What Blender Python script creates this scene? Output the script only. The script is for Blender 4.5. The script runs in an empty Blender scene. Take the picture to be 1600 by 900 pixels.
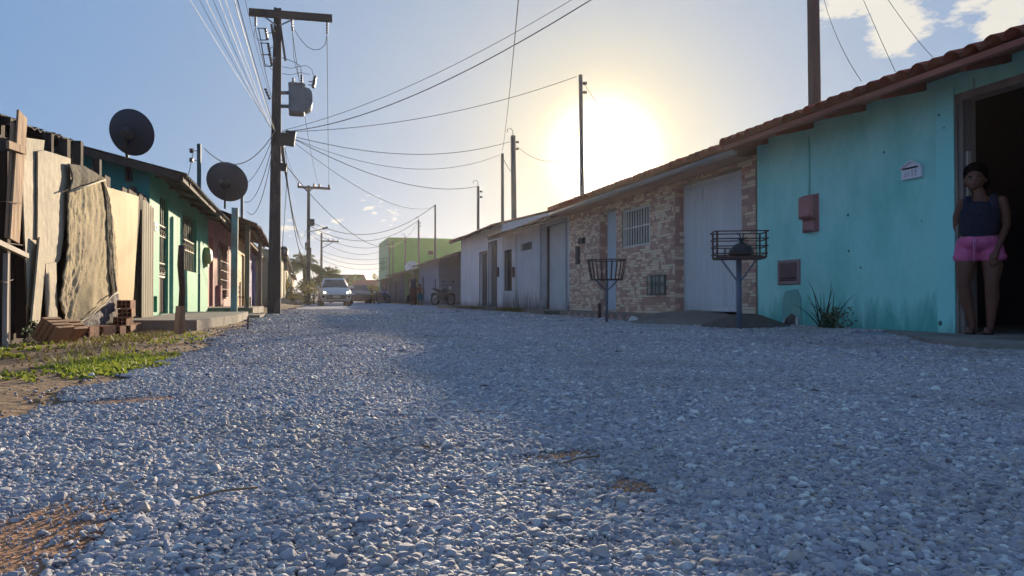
import bpy, bmesh, math, random
import numpy as np
from mathutils import Vector, Matrix
R = math.radians
rnd = random.Random(7)
scene = bpy.context.scene
# ---------------------------------------------------------------- camera
F_PX = 1155.0; YAW = R(15.76); PITCH = R(0.843); CAM_H = 0.38
_sy, _cy, _sp, _cp = math.sin(YAW), math.cos(YAW), math.sin(PITCH), math.cos(PITCH)
FW = Vector((_sy*_cp, _cy*_cp, _sp)); RT = Vector((_cy, -_sy, 0)); UP = Vector((-_sy*_sp, -_cy*_sp, _cp))
cam_d = bpy.data.cameras.new('camera'); cam = bpy.data.objects.new('camera', cam_d); scene.collection.objects.link(cam)
m = Matrix((RT, UP, -FW)).transposed().to_4x4(); m.translation = Vector((0, 0, CAM_H)); cam.matrix_world = m
cam_d.sensor_width = 36; cam_d.lens = F_PX/1600*36; cam_d.clip_start = 0.05; cam_d.clip_end = 3000
scene.camera = cam
# ---------------------------------------------------------------- sky and sun
SUN_AZ, SUN_EL = R(22.9), R(11.0)     # azimuth from +Y towards +X
SUN = Vector((math.sin(SUN_AZ)*math.cos(SUN_EL), math.cos(SUN_AZ)*math.cos(SUN_EL), math.sin(SUN_EL)))
scene.view_settings.view_transform = 'Standard'; scene.view_settings.look = 'None'; scene.view_settings.gamma = 1
scene.view_settings.exposure = 1.2
W = bpy.data.worlds.new('World'); scene.world = W; W.use_nodes = True
nt = W.node_tree; nt.nodes.clear()
def N(t, **k):
    n = nt.nodes.new(t)
    for a, b in k.items(): setattr(n, a, b)
    return n
def lk(a, b): nt.links.new(a, b)
def val(x): return x
def mth(op, a, b=None, c=None, clamp=False):
    n = nt.nodes.new('ShaderNodeMath'); n.operation = op; n.use_clamp = clamp
    for i, v in enumerate((a, b, c)):
        if v is None: continue
        if hasattr(v, 'links'): nt.links.new(v, n.inputs[i])
        else: n.inputs[i].default_value = v
    return n.outputs[0]
sky = N('ShaderNodeTexSky', sky_type='NISHITA', sun_disc=False, sun_elevation=SUN_EL, sun_rotation=SUN_AZ, altitude=50, air_density=1.0, dust_density=.3, ozone_density=2.2)
tc = N('ShaderNodeTexCoord')
def dotdir(v):
    n = N('ShaderNodeVectorMath', operation='DOT_PRODUCT'); lk(tc.outputs['Generated'], n.inputs[0]); n.inputs[1].default_value = v
    return n.outputs['Value']
def pixdir(px, py):
    return (FW + RT*((px-800)/F_PX) - UP*((py-450)/F_PX)).normalized()
# clouds: soft lumpy masks around a few directions, broken up by noise
cn = N('ShaderNodeTexNoise'); cn.inputs['Scale'].default_value = 15; cn.inputs['Detail'].default_value = 7; cn.inputs['Roughness'].default_value = .62
cmap = N('ShaderNodeMapping'); cmap.inputs['Scale'].default_value = (1, 1, 2.3); lk(tc.outputs['Generated'], cmap.inputs['Vector']); lk(cmap.outputs[0], cn.inputs['Vector'])
cloud = None
sepz = N('ShaderNodeSeparateXYZ'); lk(tc.outputs['Generated'], sepz.inputs[0])
def addmask(mk):
    global cloud
    cloud = mk if cloud is None else mth('MAXIMUM', cloud, mk)
for px, py, rad, den in ((1388, 22, 3.1, 1.0), (1318, -8, 2.3, 1.0), (1570, 12, 3.5, 1.0), (1560, -230, 7, .7), (1850, -60, 7, .8)):
    d = dotdir(pixdir(px, py)); ang = mth('ARCCOSINE', mth('MINIMUM', d, 1.0))
    core = mth('SUBTRACT', 1.0, mth('DIVIDE', ang, R(rad)))
    s = mth('ADD', core, mth('MULTIPLY', mth('SUBTRACT', cn.outputs['Fac'], .5), 3.0))
    addmask(mth('MULTIPLY', mth('MULTIPLY', mth('SUBTRACT', s, .18), 3.2, clamp=True), mth('MULTIPLY', mth('ADD', core, .25), 4*den, clamp=True), clamp=True))
cn2 = N('ShaderNodeTexNoise'); cn2.inputs['Scale'].default_value = 75; cn2.inputs['Detail'].default_value = 6; lk(cmap.outputs[0], cn2.inputs['Vector'])
for px, py, rad, den in ((582, 325, 1.3, 1.0), (614, 340, 1.1, .9), (452, 358, 1.5, 1.0), (500, 365, 1.3, .8), (524, 347, .8, .7)):
    core = mth('SUBTRACT', 1.0, mth('DIVIDE', mth('ARCCOSINE', mth('MINIMUM', dotdir(pixdir(px, py)), 1.0)), R(rad)))
    addmask(mth('MULTIPLY', mth('MULTIPLY', mth('SUBTRACT', mth('ADD', core, mth('MULTIPLY', mth('SUBTRACT', cn2.outputs['Fac'], .5), 5)), .62), 1.3, clamp=True), mth('MULTIPLY', core, 2.5, clamp=True), clamp=True))
# low cloud bank along the horizon
bn = N('ShaderNodeTexNoise'); bn.inputs['Scale'].default_value = 9; bn.inputs['Detail'].default_value = 5
bmap = N('ShaderNodeMapping'); bmap.inputs['Scale'].default_value = (1, 1, 5); lk(tc.outputs['Generated'], bmap.inputs['Vector']); lk(bmap.outputs[0], bn.inputs['Vector'])
band = mth('SUBTRACT', 1.0, mth('DIVIDE', mth('ABSOLUTE', mth('SUBTRACT', sepz.outputs['Z'], .028)), .05))
addmask(mth('MULTIPLY', mth('SUBTRACT', mth('ADD', band, mth('MULTIPLY', bn.outputs['Fac'], 1.6)), 1.35), 1.2, clamp=True))
cmix = N('ShaderNodeMix', data_type='RGBA'); lk(mth('MULTIPLY', cloud, .8), cmix.inputs['Factor'])
hz = N('ShaderNodeMix', data_type='RGBA')        # photograph's sky is a little softer than clear air
hz.inputs['Factor'].default_value = .88; lk(sky.outputs[0], hz.inputs['A']); hz.inputs['B'].default_value = (1.38, 2.5, 4.5, 1)
wm = N('ShaderNodeMix', data_type='RGBA'); ang = mth('MULTIPLY', mth('ARCCOSINE', mth('MINIMUM', dotdir(SUN), .999999)), 180/math.pi)
def gau(w, a): return mth('MULTIPLY', mth('EXPONENT', mth('MULTIPLY', mth('POWER', mth('DIVIDE', ang, w), 2.0), -1.0)), a)
lk(mth('ADD', gau(8.5, .70), gau(27, .33), clamp=True), wm.inputs['Factor']); lk(hz.outputs['Result'], wm.inputs['A']); wm.inputs['B'].default_value = (6.3, 5.6, 3.8, 1)
lk(wm.outputs['Result'], cmix.inputs['A']); cmix.inputs['B'].default_value = (6.6, 6.2, 5.3, 1)
bg = N('ShaderNodeBackground'); bg.inputs['Strength'].default_value = .060; lk(cmix.outputs['Result'], bg.inputs['Color'])
# bright air right round the sun
ang = mth('MULTIPLY', mth('ARCCOSINE', mth('MINIMUM', dotdir(SUN), .999999)), 180/math.pi)
def gau(w, a): return mth('MULTIPLY', mth('EXPONENT', mth('MULTIPLY', mth('POWER', mth('DIVIDE', ang, w), 2.0), -1.0)), a)
b1 = N('ShaderNodeBackground'); b1.inputs['Color'].default_value = (1, .93, .78, 1); lk(mth('ADD', gau(2.5, 2.4), 0), b1.inputs['Strength'])
b2 = N('ShaderNodeBackground'); b2.inputs['Color'].default_value = (1, .70, .25, 1); lk(mth('ADD', gau(4.6, .10), 0.0), b2.inputs['Strength'])
a1 = N('ShaderNodeAddShader'); a2 = N('ShaderNodeAddShader'); wo = N('ShaderNodeOutputWorld')
lk(bg.outputs[0], a1.inputs[0]); lk(b1.outputs[0], a1.inputs[1]); lk(a1.outputs[0], a2.inputs[0]); lk(b2.outputs[0], a2.inputs[1]); lk(a2.outputs[0], wo.inputs['Surface'])
sd = bpy.data.lights.new('sun', 'SUN'); sd.energy = 3.7; sd.angle = R(.7); sd.color = (1, .82, .58)
so = bpy.data.objects.new('sun', sd); scene.collection.objects.link(so); so.rotation_euler = SUN.to_track_quat('Z', 'Y').to_euler(); so.location = (6, 14, 12)
# ---------------------------------------------------------------- helpers
def ray(px, py): return FW + RT*((px-800)/F_PX) - UP*((py-450)/F_PX)
def onX(px, py, X): d = ray(px, py); t = X/d.x; return Vector((X, t*d.y, CAM_H+t*d.z))
def onY(px, py, Y): d = ray(px, py); t = Y/d.y; return Vector((t*d.x, Y, CAM_H+t*d.z))
def onZ(px, py, z=0): d = ray(px, py); t = (z-CAM_H)/d.z; return Vector((t*d.x, t*d.y, z))
def yX(px, X): return onX(px, 400, X).y
def s2l(v): return v/12.92 if v <= .04045 else ((v+.055)/1.055)**2.4
def hexc(h): h = h.lstrip('#'); return tuple(s2l(int(h[i:i+2], 16)/255) for i in (0, 2, 4))+(1,)
def smooth(a, b, x): t = np.clip((x-a)/(b-a), 0, 1); return t*t*(3-2*t)
MATS = {}
def mat(name, c1, c2=None, scale=3.0, rough=.8, bump=0.0, bscale=30.0, metal=0.0, c3=None, s3=1.2, t3=.6, w3=.08, zg=None, emit=None, estr=0, stretch=(1, 1, 1), rndv=0.0, spec=.5, detail=6, trans=0, sheen=0):
    """two-tone noise paint + optional patches of a third colour (wear) + optional grime rising from the ground"""
    if name in MATS: return MATS[name]
    M = bpy.data.materials.new(name); M.use_nodes = True; t = M.node_tree; nd = t.nodes; L = t.links.new
    b = nd['Principled BSDF']; c1 = hexc(c1) if isinstance(c1, str) else c1
    c2 = hexc(c2) if isinstance(c2, str) else (c2 or c1)
    g = nd.new('ShaderNodeNewGeometry') if zg else None
    co = nd.new('ShaderNodeTexCoord'); mp = nd.new('ShaderNodeMapping'); mp.inputs['Scale'].default_value = stretch; L(co.outputs['Object'], mp.inputs['Vector'])
    n = nd.new('ShaderNodeTexNoise'); n.inputs['Scale'].default_value = scale; n.inputs['Detail'].default_value = detail; n.inputs['Roughness'].default_value = .6; L(mp.outputs[0], n.inputs['Vector'])
    rp = nd.new('ShaderNodeMapRange'); rp.inputs['From Min'].default_value = .3; rp.inputs['From Max'].default_value = .7; L(n.outputs['Fac'], rp.inputs['Value'])
    mx = nd.new('ShaderNodeMix'); mx.data_type = 'RGBA'; L(rp.outputs[0], mx.inputs['Factor']); mx.inputs['A'].default_value = c1; mx.inputs['B'].default_value = c2
    out = mx.outputs['Result']
    def over(fac, col):
        nonlocal out
        m2 = nd.new('ShaderNodeMix'); m2.data_type = 'RGBA'; L(fac, m2.inputs['Factor']); L(out, m2.inputs['A']); m2.inputs['B'].default_value = hexc(col) if isinstance(col, str) else col; out = m2.outputs['Result']
    if c3:
        n3 = nd.new('ShaderNodeTexNoise'); n3.inputs['Scale'].default_value = s3; n3.inputs['Detail'].default_value = 9; n3.inputs['Roughness'].default_value = .68; L(mp.outputs[0], n3.inputs['Vector'])
        r3 = nd.new('ShaderNodeMapRange'); r3.inputs['From Min'].default_value = t3-w3; r3.inputs['From Max'].default_value = t3+w3; L(n3.outputs['Fac'], r3.inputs['Value']); over(r3.outputs[0], c3)
    if zg:                                    # (colour, height, strength): damp stains splashed up from the ground, ragged edge
        col, hh, st = zg
        sp = nd.new('ShaderNodeSeparateXYZ'); L(g.outputs['Position'], sp.inputs[0])
        n4 = nd.new('ShaderNodeTexNoise'); n4.inputs['Scale'].default_value = 2.2; n4.inputs['Detail'].default_value = 9; n4.inputs['Roughness'].default_value = .7
        m4 = nd.new('ShaderNodeMapping'); m4.inputs['Scale'].default_value = (1, 2.6, .55); L(g.outputs['Position'], m4.inputs['Vector']); L(m4.outputs[0], n4.inputs['Vector'])
        a = nd.new('ShaderNodeMath'); a.operation = 'MULTIPLY_ADD'; L(sp.outputs['Z'], a.inputs[0]); a.inputs[1].default_value = -1/hh; a.inputs[2].default_value = .62
        a2_ = nd.new('ShaderNodeMath'); a2_.operation = 'MULTIPLY_ADD'; L(n4.outputs['Fac'], a2_.inputs[0]); a2_.inputs[1].default_value = 2.0; L(a.outputs[0], a2_.inputs[2])
        r4 = nd.new('ShaderNodeMapRange'); r4.inputs['From Min'].default_value = .85; r4.inputs['From Max'].default_value = 1.45; r4.inputs['To Max'].default_value = st; L(a2_.outputs[0], r4.inputs['Value']); over(r4.outputs[0], col)
    if rndv:
        oi = nd.new('ShaderNodeObjectInfo'); hv = nd.new('ShaderNodeHueSaturation'); L(out, hv.inputs['Color'])
        mr = nd.new('ShaderNodeMapRange'); mr.inputs['To Min'].default_value = 1-rndv; mr.inputs['To Max'].default_value = 1+rndv; L(oi.outputs['Random'], mr.inputs['Value']); L(mr.outputs[0], hv.inputs['Value']); out = hv.outputs[0]
    L(out, b.inputs['Base Color']); b.inputs['Roughness'].default_value = rough; b.inputs['Metallic'].default_value = metal
    b.inputs['Specular IOR Level'].default_value = spec
    if trans: b.inputs['Transmission Weight'].default_value = trans
    if bump:
        nb = nd.new('ShaderNodeTexNoise'); nb.inputs['Scale'].default_value = bscale; nb.inputs['Detail'].default_value = 6; L(mp.outputs[0], nb.inputs['Vector'])
        bp = nd.new('ShaderNodeBump'); bp.inputs['Strength'].default_value = min(1, bump); bp.inputs['Distance'].default_value = .02*max(1, bump); L(nb.outputs['Fac'], bp.inputs['Height']); L(bp.outputs[0], b.inputs['Normal'])
    if emit: b.inputs['Emission Color'].default_value = hexc(emit); b.inputs['Emission Strength'].default_value = estr
    MATS[name] = M; return M

class MB:
    def __init__(s): s.v = []; s.f = []; s.mi = []; s.sm = []
    def add(s, vs, fs, mi=0, sm=False):
        o = len(s.v); s.v += [tuple(v) for v in vs]; s.f += [tuple(o+i for i in f) for f in fs]; s.mi += [mi]*len(fs); s.sm += [sm]*len(fs); return s
    def box(s, x0, x1, y0, y1, z0, z1, mi=0):
        v = [(x, y, z) for z in (z0, z1) for y in (y0, y1) for x in (x0, x1)]
        return s.add(v, [(0, 2, 3, 1), (4, 5, 7, 6), (0, 1, 5, 4), (2, 6, 7, 3), (0, 4, 6, 2), (1, 3, 7, 5)], mi)
    def obox(s, c, size, rot=(0, 0, 0), mi=0, jit=0):
        from mathutils import Euler
        M = Euler(rot).to_matrix(); h = Vector(size)*.5; c = Vector(c)
        v = [c+M@Vector((x*h.x+rnd.uniform(-jit, jit), y*h.y+rnd.uniform(-jit, jit), z*h.z+rnd.uniform(-jit, jit))) for z in (-1, 1) for y in (-1, 1) for x in (-1, 1)]
        return s.add(v, [(0, 2, 3, 1), (4, 5, 7, 6), (0, 1, 5, 4), (2, 6, 7, 3), (0, 4, 6, 2), (1, 3, 7, 5)], mi)
    def bar(s, p, q, w, h=None, mi=0):
        p = Vector(p); q = Vector(q); h = h or w; d = (q-p).normalized(); a = Vector((0, 0, 1)) if abs(d.z) < .95 else Vector((1, 0, 0))
        u = d.cross(a).normalized()*w/2; t = d.cross(u).normalized()*h/2
        v = [c+i*u+j*t for c in (p, q) for i, j in ((-1, -1), (1, -1), (1, 1), (-1, 1))]
        return s.add(v, [(3, 2, 1, 0), (4, 5, 6, 7)]+[(i, (i+1) % 4, 4+(i+1) % 4, 4+i) for i in range(4)], mi)
    def tube(s, pts, r, n=6, mi=0, cap=True):
        pts = [Vector(p) for p in pts]; k = len(pts); rr = r if isinstance(r, (list, tuple)) else [r]*k; vs = []; ref = None
        for i, p in enumerate(pts):
            d = (pts[min(i+1, k-1)]-pts[max(i-1, 0)]).normalized()
            if ref is None: ref = Vector((0, 0, 1)) if abs(d.z) < .9 else Vector((1, 0, 0))
            u = d.cross(ref).normalized(); w = d.cross(u).normalized(); ref = -w if False else ref
            vs += [p+(u*math.cos(2*math.pi*j/n)+w*math.sin(2*math.pi*j/n))*rr[i] for j in range(n)]
        fs = [(i*n+j, i*n+(j+1) % n, (i+1)*n+(j+1) % n, (i+1)*n+j) for i in range(k-1) for j in range(n)]
        s.add(vs, fs, mi, True)
        if cap: o = len(s.v)-len(vs); s.f += [tuple(o+j for j in range(n))[::-1], tuple(o+(k-1)*n+j for j in range(n))]; s.mi += [mi]*2; s.sm += [False]*2
        return s
    def lathe(s, c, axis, prof, n=16, mi=0, sm=True):
        """prof: (radius, distance along the axis)"""
        c = Vector(c); a = Vector(axis).normalized(); u = a.orthogonal().normalized(); w = a.cross(u)
        vs = [c+a*h+(u*math.cos(2*math.pi*j/n)+w*math.sin(2*math.pi*j/n))*r for r, h in prof for j in range(n)]
        fs = [(i*n+j, i*n+(j+1) % n, (i+1)*n+(j+1) % n, (i+1)*n+j) for i in range(len(prof)-1) for j in range(n)]
        s.add(vs, fs, mi, sm); o = len(s.v)-len(vs)
        s.f += [tuple(o+j for j in range(n))[::-1], tuple(o+(len(prof)-1)*n+j for j in range(n))]; s.mi += [mi]*2; s.sm += [False]*2
        return s
    def prism(s, poly, ext, mi=0):
        ext = Vector(ext); n = len(poly); v = [Vector(p) for p in poly]; v += [p+ext for p in v]
        return s.add(v, [tuple(range(n))[::-1], tuple(range(n, 2*n))]+[(i, (i+1) % n, n+(i+1) % n, n+i) for i in range(n)], mi)
    def ell(s, c, r, n=12, k=8, mi=0):
        vs = [(c[0]+r[0]*math.sin(math.pi*i/k)*math.cos(2*math.pi*j/n), c[1]+r[1]*math.sin(math.pi*i/k)*math.sin(2*math.pi*j/n), c[2]+r[2]*math.cos(math.pi*i/k)) for i in range(k+1) for j in range(n)]
        return s.add(vs, [(i*n+j, (i+1)*n+j, (i+1)*n+(j+1) % n, i*n+(j+1) % n) for i in range(k) for j in range(n)], mi, True)
    def loft(s, rings, mi=0, sm=True, caps=True):
        n = len(rings[0]); vs = [p for r in rings for p in r]
        s.add(vs, [(i*n+j, i*n+(j+1) % n, (i+1)*n+(j+1) % n, (i+1)*n+j) for i in range(len(rings)-1) for j in range(n)], mi, sm)
        if caps: o = len(s.v)-len(vs); s.f += [tuple(o+j for j in range(n))[::-1], tuple(o+(len(rings)-1)*n+j for j in range(n))]; s.mi += [mi]*2; s.sm += [False]*2
        return s
    def mesh(s, name, mats, off=Vector()):
        me = bpy.data.meshes.new(name); me.from_pydata([tuple(Vector(v)-off) for v in s.v], [], s.f)
        for M in (mats if isinstance(mats, (list, tuple)) else [mats]): me.materials.append(M)
        me.polygons.foreach_set('material_index', s.mi); me.polygons.foreach_set('use_smooth', s.sm); me.update()
        bm = bmesh.new(); bm.from_mesh(me); bmesh.ops.recalc_face_normals(bm, faces=bm.faces); bm.to_mesh(me); bm.free()
        return me
    def build(s, name, mats, parent=None, **kw):
        """world coordinates in; the object's origin is its parent's, or the middle of its own base"""
        if parent is not None: off = WORLD[parent.name]
        else:
            a = np.array(s.v); off = Vector(((a[:, 0].min()+a[:, 0].max())/2, (a[:, 1].min()+a[:, 1].max())/2, a[:, 2].min()))
        o = bpy.data.objects.new(name, s.mesh(name, mats, off)); scene.collection.objects.link(o)
        if parent is not None: o.parent = parent
        else: o.location = off
        WORLD[o.name] = off.copy()
        for k, v in kw.items(): o[k] = v
        return o
WORLD = {}
def tag(o, label=None, cat=None, group=None, kind=None):
    if label: o['label'] = label
    if cat: o['category'] = cat
    if group: o['group'] = group
    if kind: o['kind'] = kind
    return o
def empty(name, loc, label=None, cat=None, group=None, rz=0):
    o = bpy.data.objects.new(name, None); scene.collection.objects.link(o); o.location = loc; o.rotation_euler.z = rz; o.empty_display_size = .2
    WORLD[o.name] = Vector(loc); return tag(o, label, cat, group)
def lroot(name, loc, label, cat, group=None, rz=0):
    """a thing modelled in local coordinates: parts are built round the origin"""
    o = empty(name, loc, label, cat, group, rz); WORLD[o.name] = Vector(); return o
def copy_tree(o, parent=None):
    c = o.copy(); scene.collection.objects.link(c); WORLD[c.name] = WORLD.get(o.name, Vector())
    if parent: c.parent = parent
    for ch in [x for x in list(scene.collection.objects) if x.parent == o]: copy_tree(ch, c)
    return c
def place_copies(me, name, spots, parent=None, label=None, cat=None, group=None):
    """one object per spot, all sharing one mesh; spots: (x, y, z, rot)"""
    off = WORLD[parent.name] if parent is not None else Vector()
    for i, (x, y, z, r, *sc) in enumerate(spots):
        o = bpy.data.objects.new(name, me if not isinstance(me, list) else me[i % len(me)]); o.location = Vector((x, y, z))-off; o.rotation_euler = r
        if sc: o.scale = sc[0]
        if parent is not None: o.parent = parent
        scene.collection.objects.link(o); WORLD[o.name] = Vector((x, y, z)); tag(o, label, cat, group)
def wallx(mb, xf, t, y0, y1, z0, z1, holes=(), ztop=None, mi=0):
    """wall in the plane X = xf (outer face), t thick towards +X (t may be negative), with rectangular holes (ya, yb, za, zb)"""
    ys = sorted({y0, y1}|{h[0] for h in holes}|{h[1] for h in holes}); zs = sorted({z0, z1}|{h[2] for h in holes}|{h[3] for h in holes})
    ys = [y for y in ys if y0 <= y <= y1]; zs = [z for z in zs if z0 <= z <= z1]
    xb = xf+t
    full = {}
    for i in range(len(ys)-1):
        for j in range(len(zs)-1):
            cy, cz = (ys[i]+ys[i+1])/2, (zs[j]+zs[j+1])/2
            full[i, j] = not any(h[0] < cy < h[1] and h[2] < cz < h[3] for h in holes)
    for (i, j), ok in full.items():
        if not ok: continue
        a, b, c, d = ys[i], ys[i+1], zs[j], zs[j+1]
        mb.add([(xf, a, c), (xf, b, c), (xf, b, d), (xf, a, d)], [(0, 1, 2, 3)], mi); mb.add([(xb, a, c), (xb, b, c), (xb, b, d), (xb, a, d)], [(3, 2, 1, 0)], mi)
        if not full.get((i-1, j)): mb.add([(xf, a, c), (xb, a, c), (xb, a, d), (xf, a, d)], [(0, 1, 2, 3)], mi)
        if not full.get((i+1, j)): mb.add([(xf, b, c), (xb, b, c), (xb, b, d), (xf, b, d)], [(0, 1, 2, 3)], mi)
        if not full.get((i, j-1)): mb.add([(xf, a, c), (xb, a, c), (xb, b, c), (xf, b, c)], [(0, 1, 2, 3)], mi)
        if not full.get((i, j+1)): mb.add([(xf, a, d), (xb, a, d), (xb, b, d), (xf, b, d)], [(0, 1, 2, 3)], mi)
    return mb
def corr(mb, y0, y1, prof, pitch=.18, amp=.025, thk=.012, mi=0, seg=4, sag=0.0, seed=0):
    """corrugated roof sheet: prof = [(x, z), ...] from the eave over the ridge; waves run along Y"""
    n = max(2, int((y1-y0)/pitch*seg)); rr = random.Random(seed); ph = [rr.uniform(0, 6) for _ in range(3)]
    def zz(y, k): return amp*math.cos(2*math.pi*(y-y0)/pitch)+sag*(math.sin(y*.9+ph[0]+k)+.6*math.sin(y*2.3+ph[1]))
    vs = []
    for i in range(n+1):
        y = y0+(y1-y0)*i/n
        for k, (x, z) in enumerate(prof): vs += [(x, y, z+zz(y, k)), (x, y, z+zz(y, k)-thk)]
    K = len(prof)*2; fs = []
    for i in range(n):
        for k in range(len(prof)-1):
            a = i*K+2*k; b = a+K
            fs += [(a, b, b+2, a+2), (a+1, a+3, b+3, b+1)]
        a = i*K; b = a+K; fs += [(a, a+1, b+1, b), (a+K-2, b+K-2, b+K-1, a+K-1)]
    for i in (0, n):
        for k in range(len(prof)-1): a = i*K+2*k; fs.append((a, a+1, a+3, a+2))
    return mb.add(vs, fs, mi)
# ground height
def gh(x, y):
    x = np.asarray(x, float); y = np.asarray(y, float); f = 1/(1+np.abs(y)/14)
    h = (.008*np.sin(.9*x+1.3*np.sin(.35*y))+.006*np.sin(.7*y+.5*x)+.005*np.sin(2.1*x-1.3*y+1)+.002*np.sin(4.3*x+2.9*y)+.0010*np.sin(7.1*x-3.1*y+2)+.0005*np.sin(11*x+9*y))*f
    h = h+smooth(4.3, 5.9, x)*.045+smooth(-.8, -1.7, x)*.03*(1-smooth(14, 24, y))
    h = h+smooth(-.9, -1.4, x)*(.018*np.sin(1.7*y+2*x)+.014*np.sin(3.1*y-1.1*x))*f
    return h
def g1(x, y): return float(gh(x, y))
def xl(y):
    y = np.asarray(y, float); return -.80+.05*np.sin(1.3*y)+.04*np.sin(3.1*y+1)+.025*np.sin(7.3*y)-.12*smooth(3.2, 2.0, y)+.35*smooth(24, 36, y)
def xr(y):
    y = np.asarray(y, float); return 5.82-.75*smooth(7.6, 8.9, y)+.05*np.sin(1.9*y)+.03*np.sin(5.3*y)+.9*smooth(28, 34, y)
# ---------------------------------------------------------------- ground, road, gravel
mDirt = mat('dirt', '#8a6a4c', '#6b4f38', scale=2.2, rough=.95, bump=1.0, bscale=22, c3='#a0805c', s3=1.1, t3=.56)
mSand = mat('orange_sand', '#aa7c5c', '#8e6246', scale=14, rough=.95, bump=1.0, bscale=60)
def grid_obj(name, xs, ys, zf, M, xmap=None):
    X, Y = np.meshgrid(xs, ys)
    if xmap is not None: X = xmap(X, Y)
    Z = zf(X, Y); v = np.stack([X, Y, Z], -1).reshape(-1, 3); nx = len(xs); i = np.arange(len(ys)-1)[:, None]*nx+np.arange(nx-1)[None]; i = i.ravel()
    me = bpy.data.meshes.new(name); me.from_pydata(v.tolist(), [], np.stack([i, i+1, i+nx+1, i+nx], 1).tolist()); me.materials.append(M)
    me.polygons.foreach_set('use_smooth', [True]*len(me.polygons)); me.update()
    o = bpy.data.objects.new(name, me); scene.collection.objects.link(o); WORLD[o.name] = Vector(); return o
ys = np.concatenate([[-400, -200, -90, -40, -15, -6], np.arange(-3, 16, .14), np.arange(16, 45, .6), np.arange(45, 130, 4), [150, 200, 300, 450, 600]])
xs = np.concatenate([[-400, -250, -120, -50, -20, -10, -7], np.arange(-5, 9, .14), [10, 14, 20, 50, 130, 250, 400]])
def roadmask(X, Y): return smooth(xl(Y), xl(Y)+.25, X)*(1-smooth(xr(Y)-.25, xr(Y), X))*smooth(-12, -10, Y)*(1-smooth(128, 130, Y))
tag(grid_obj('ground', xs, ys, lambda X, Y: gh(X, Y)-.035*roadmask(X, Y), mDirt), kind='structure')
# road bed of grey stone dust; the loose pebbles lie on it
Mr = bpy.data.materials.new('gravel_bed'); Mr.use_nodes = True; t = Mr.node_tree; nd = t.nodes; L = t.links.new; b = nd['Principled BSDF']; b.inputs['Roughness'].default_value = .9
co = nd.new('ShaderNodeTexCoord'); vo = nd.new('ShaderNodeTexVoronoi'); vo.inputs['Scale'].default_value = 38; L(co.outputs['Object'], vo.inputs['Vector'])
cr = nd.new('ShaderNodeValToRGB'); L(vo.outputs['Color'], cr.inputs['Fac']); cr.color_ramp.elements[0].color = hexc('#74747e'); cr.color_ramp.elements[1].color = hexc('#a8a8b4')
n1 = nd.new('ShaderNodeTexNoise'); n1.inputs['Scale'].default_value = 1.3; n1.inputs['Detail'].default_value = 7; L(co.outputs['Object'], n1.inputs['Vector'])
mr = nd.new('ShaderNodeMapRange'); L(n1.outputs['Fac'], mr.inputs['Value']); mr.inputs['From Min'].default_value = .55; mr.inputs['From Max'].default_value = .75; mr.inputs['To Max'].default_value = .6
mx = nd.new('ShaderNodeMix'); mx.data_type = 'RGBA'; L(mr.outputs[0], mx.inputs['Factor']); L(cr.outputs[0], mx.inputs['A']); mx.inputs['B'].default_value = hexc('#8a7866'); L(mx.outputs['Result'], b.inputs['Base Color'])
bp = nd.new('ShaderNodeBump'); bp.invert = True; bp.inputs['Strength'].default_value = 1; bp.inputs['Distance'].default_value = .012; L(vo.outputs['Distance'], bp.inputs['Height']); L(bp.outputs[0], b.inputs['Normal'])
def far_rough(X, Y):                     # rough little hummocks where single stones are no longer laid
    return smooth(20, 40, Y)*.010*(np.sin(9*X+5*Y)+np.sin(7*Y-11*X))
tag(grid_obj('gravel_road', np.linspace(0, 1, 61), np.concatenate([np.arange(-10, 16, .14), np.arange(16, 60, .3), np.arange(60, 129, 2)]), lambda X, Y: gh(X, Y)+.004-.03*(1-smooth(xl(Y), xl(Y)+.1, X)*(1-smooth(xr(Y)-.1, xr(Y), X)))+far_rough(X, Y), Mr, xmap=lambda U, Y: xl(Y)+(xr(Y)-xl(Y))*U), kind='structure')
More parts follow.
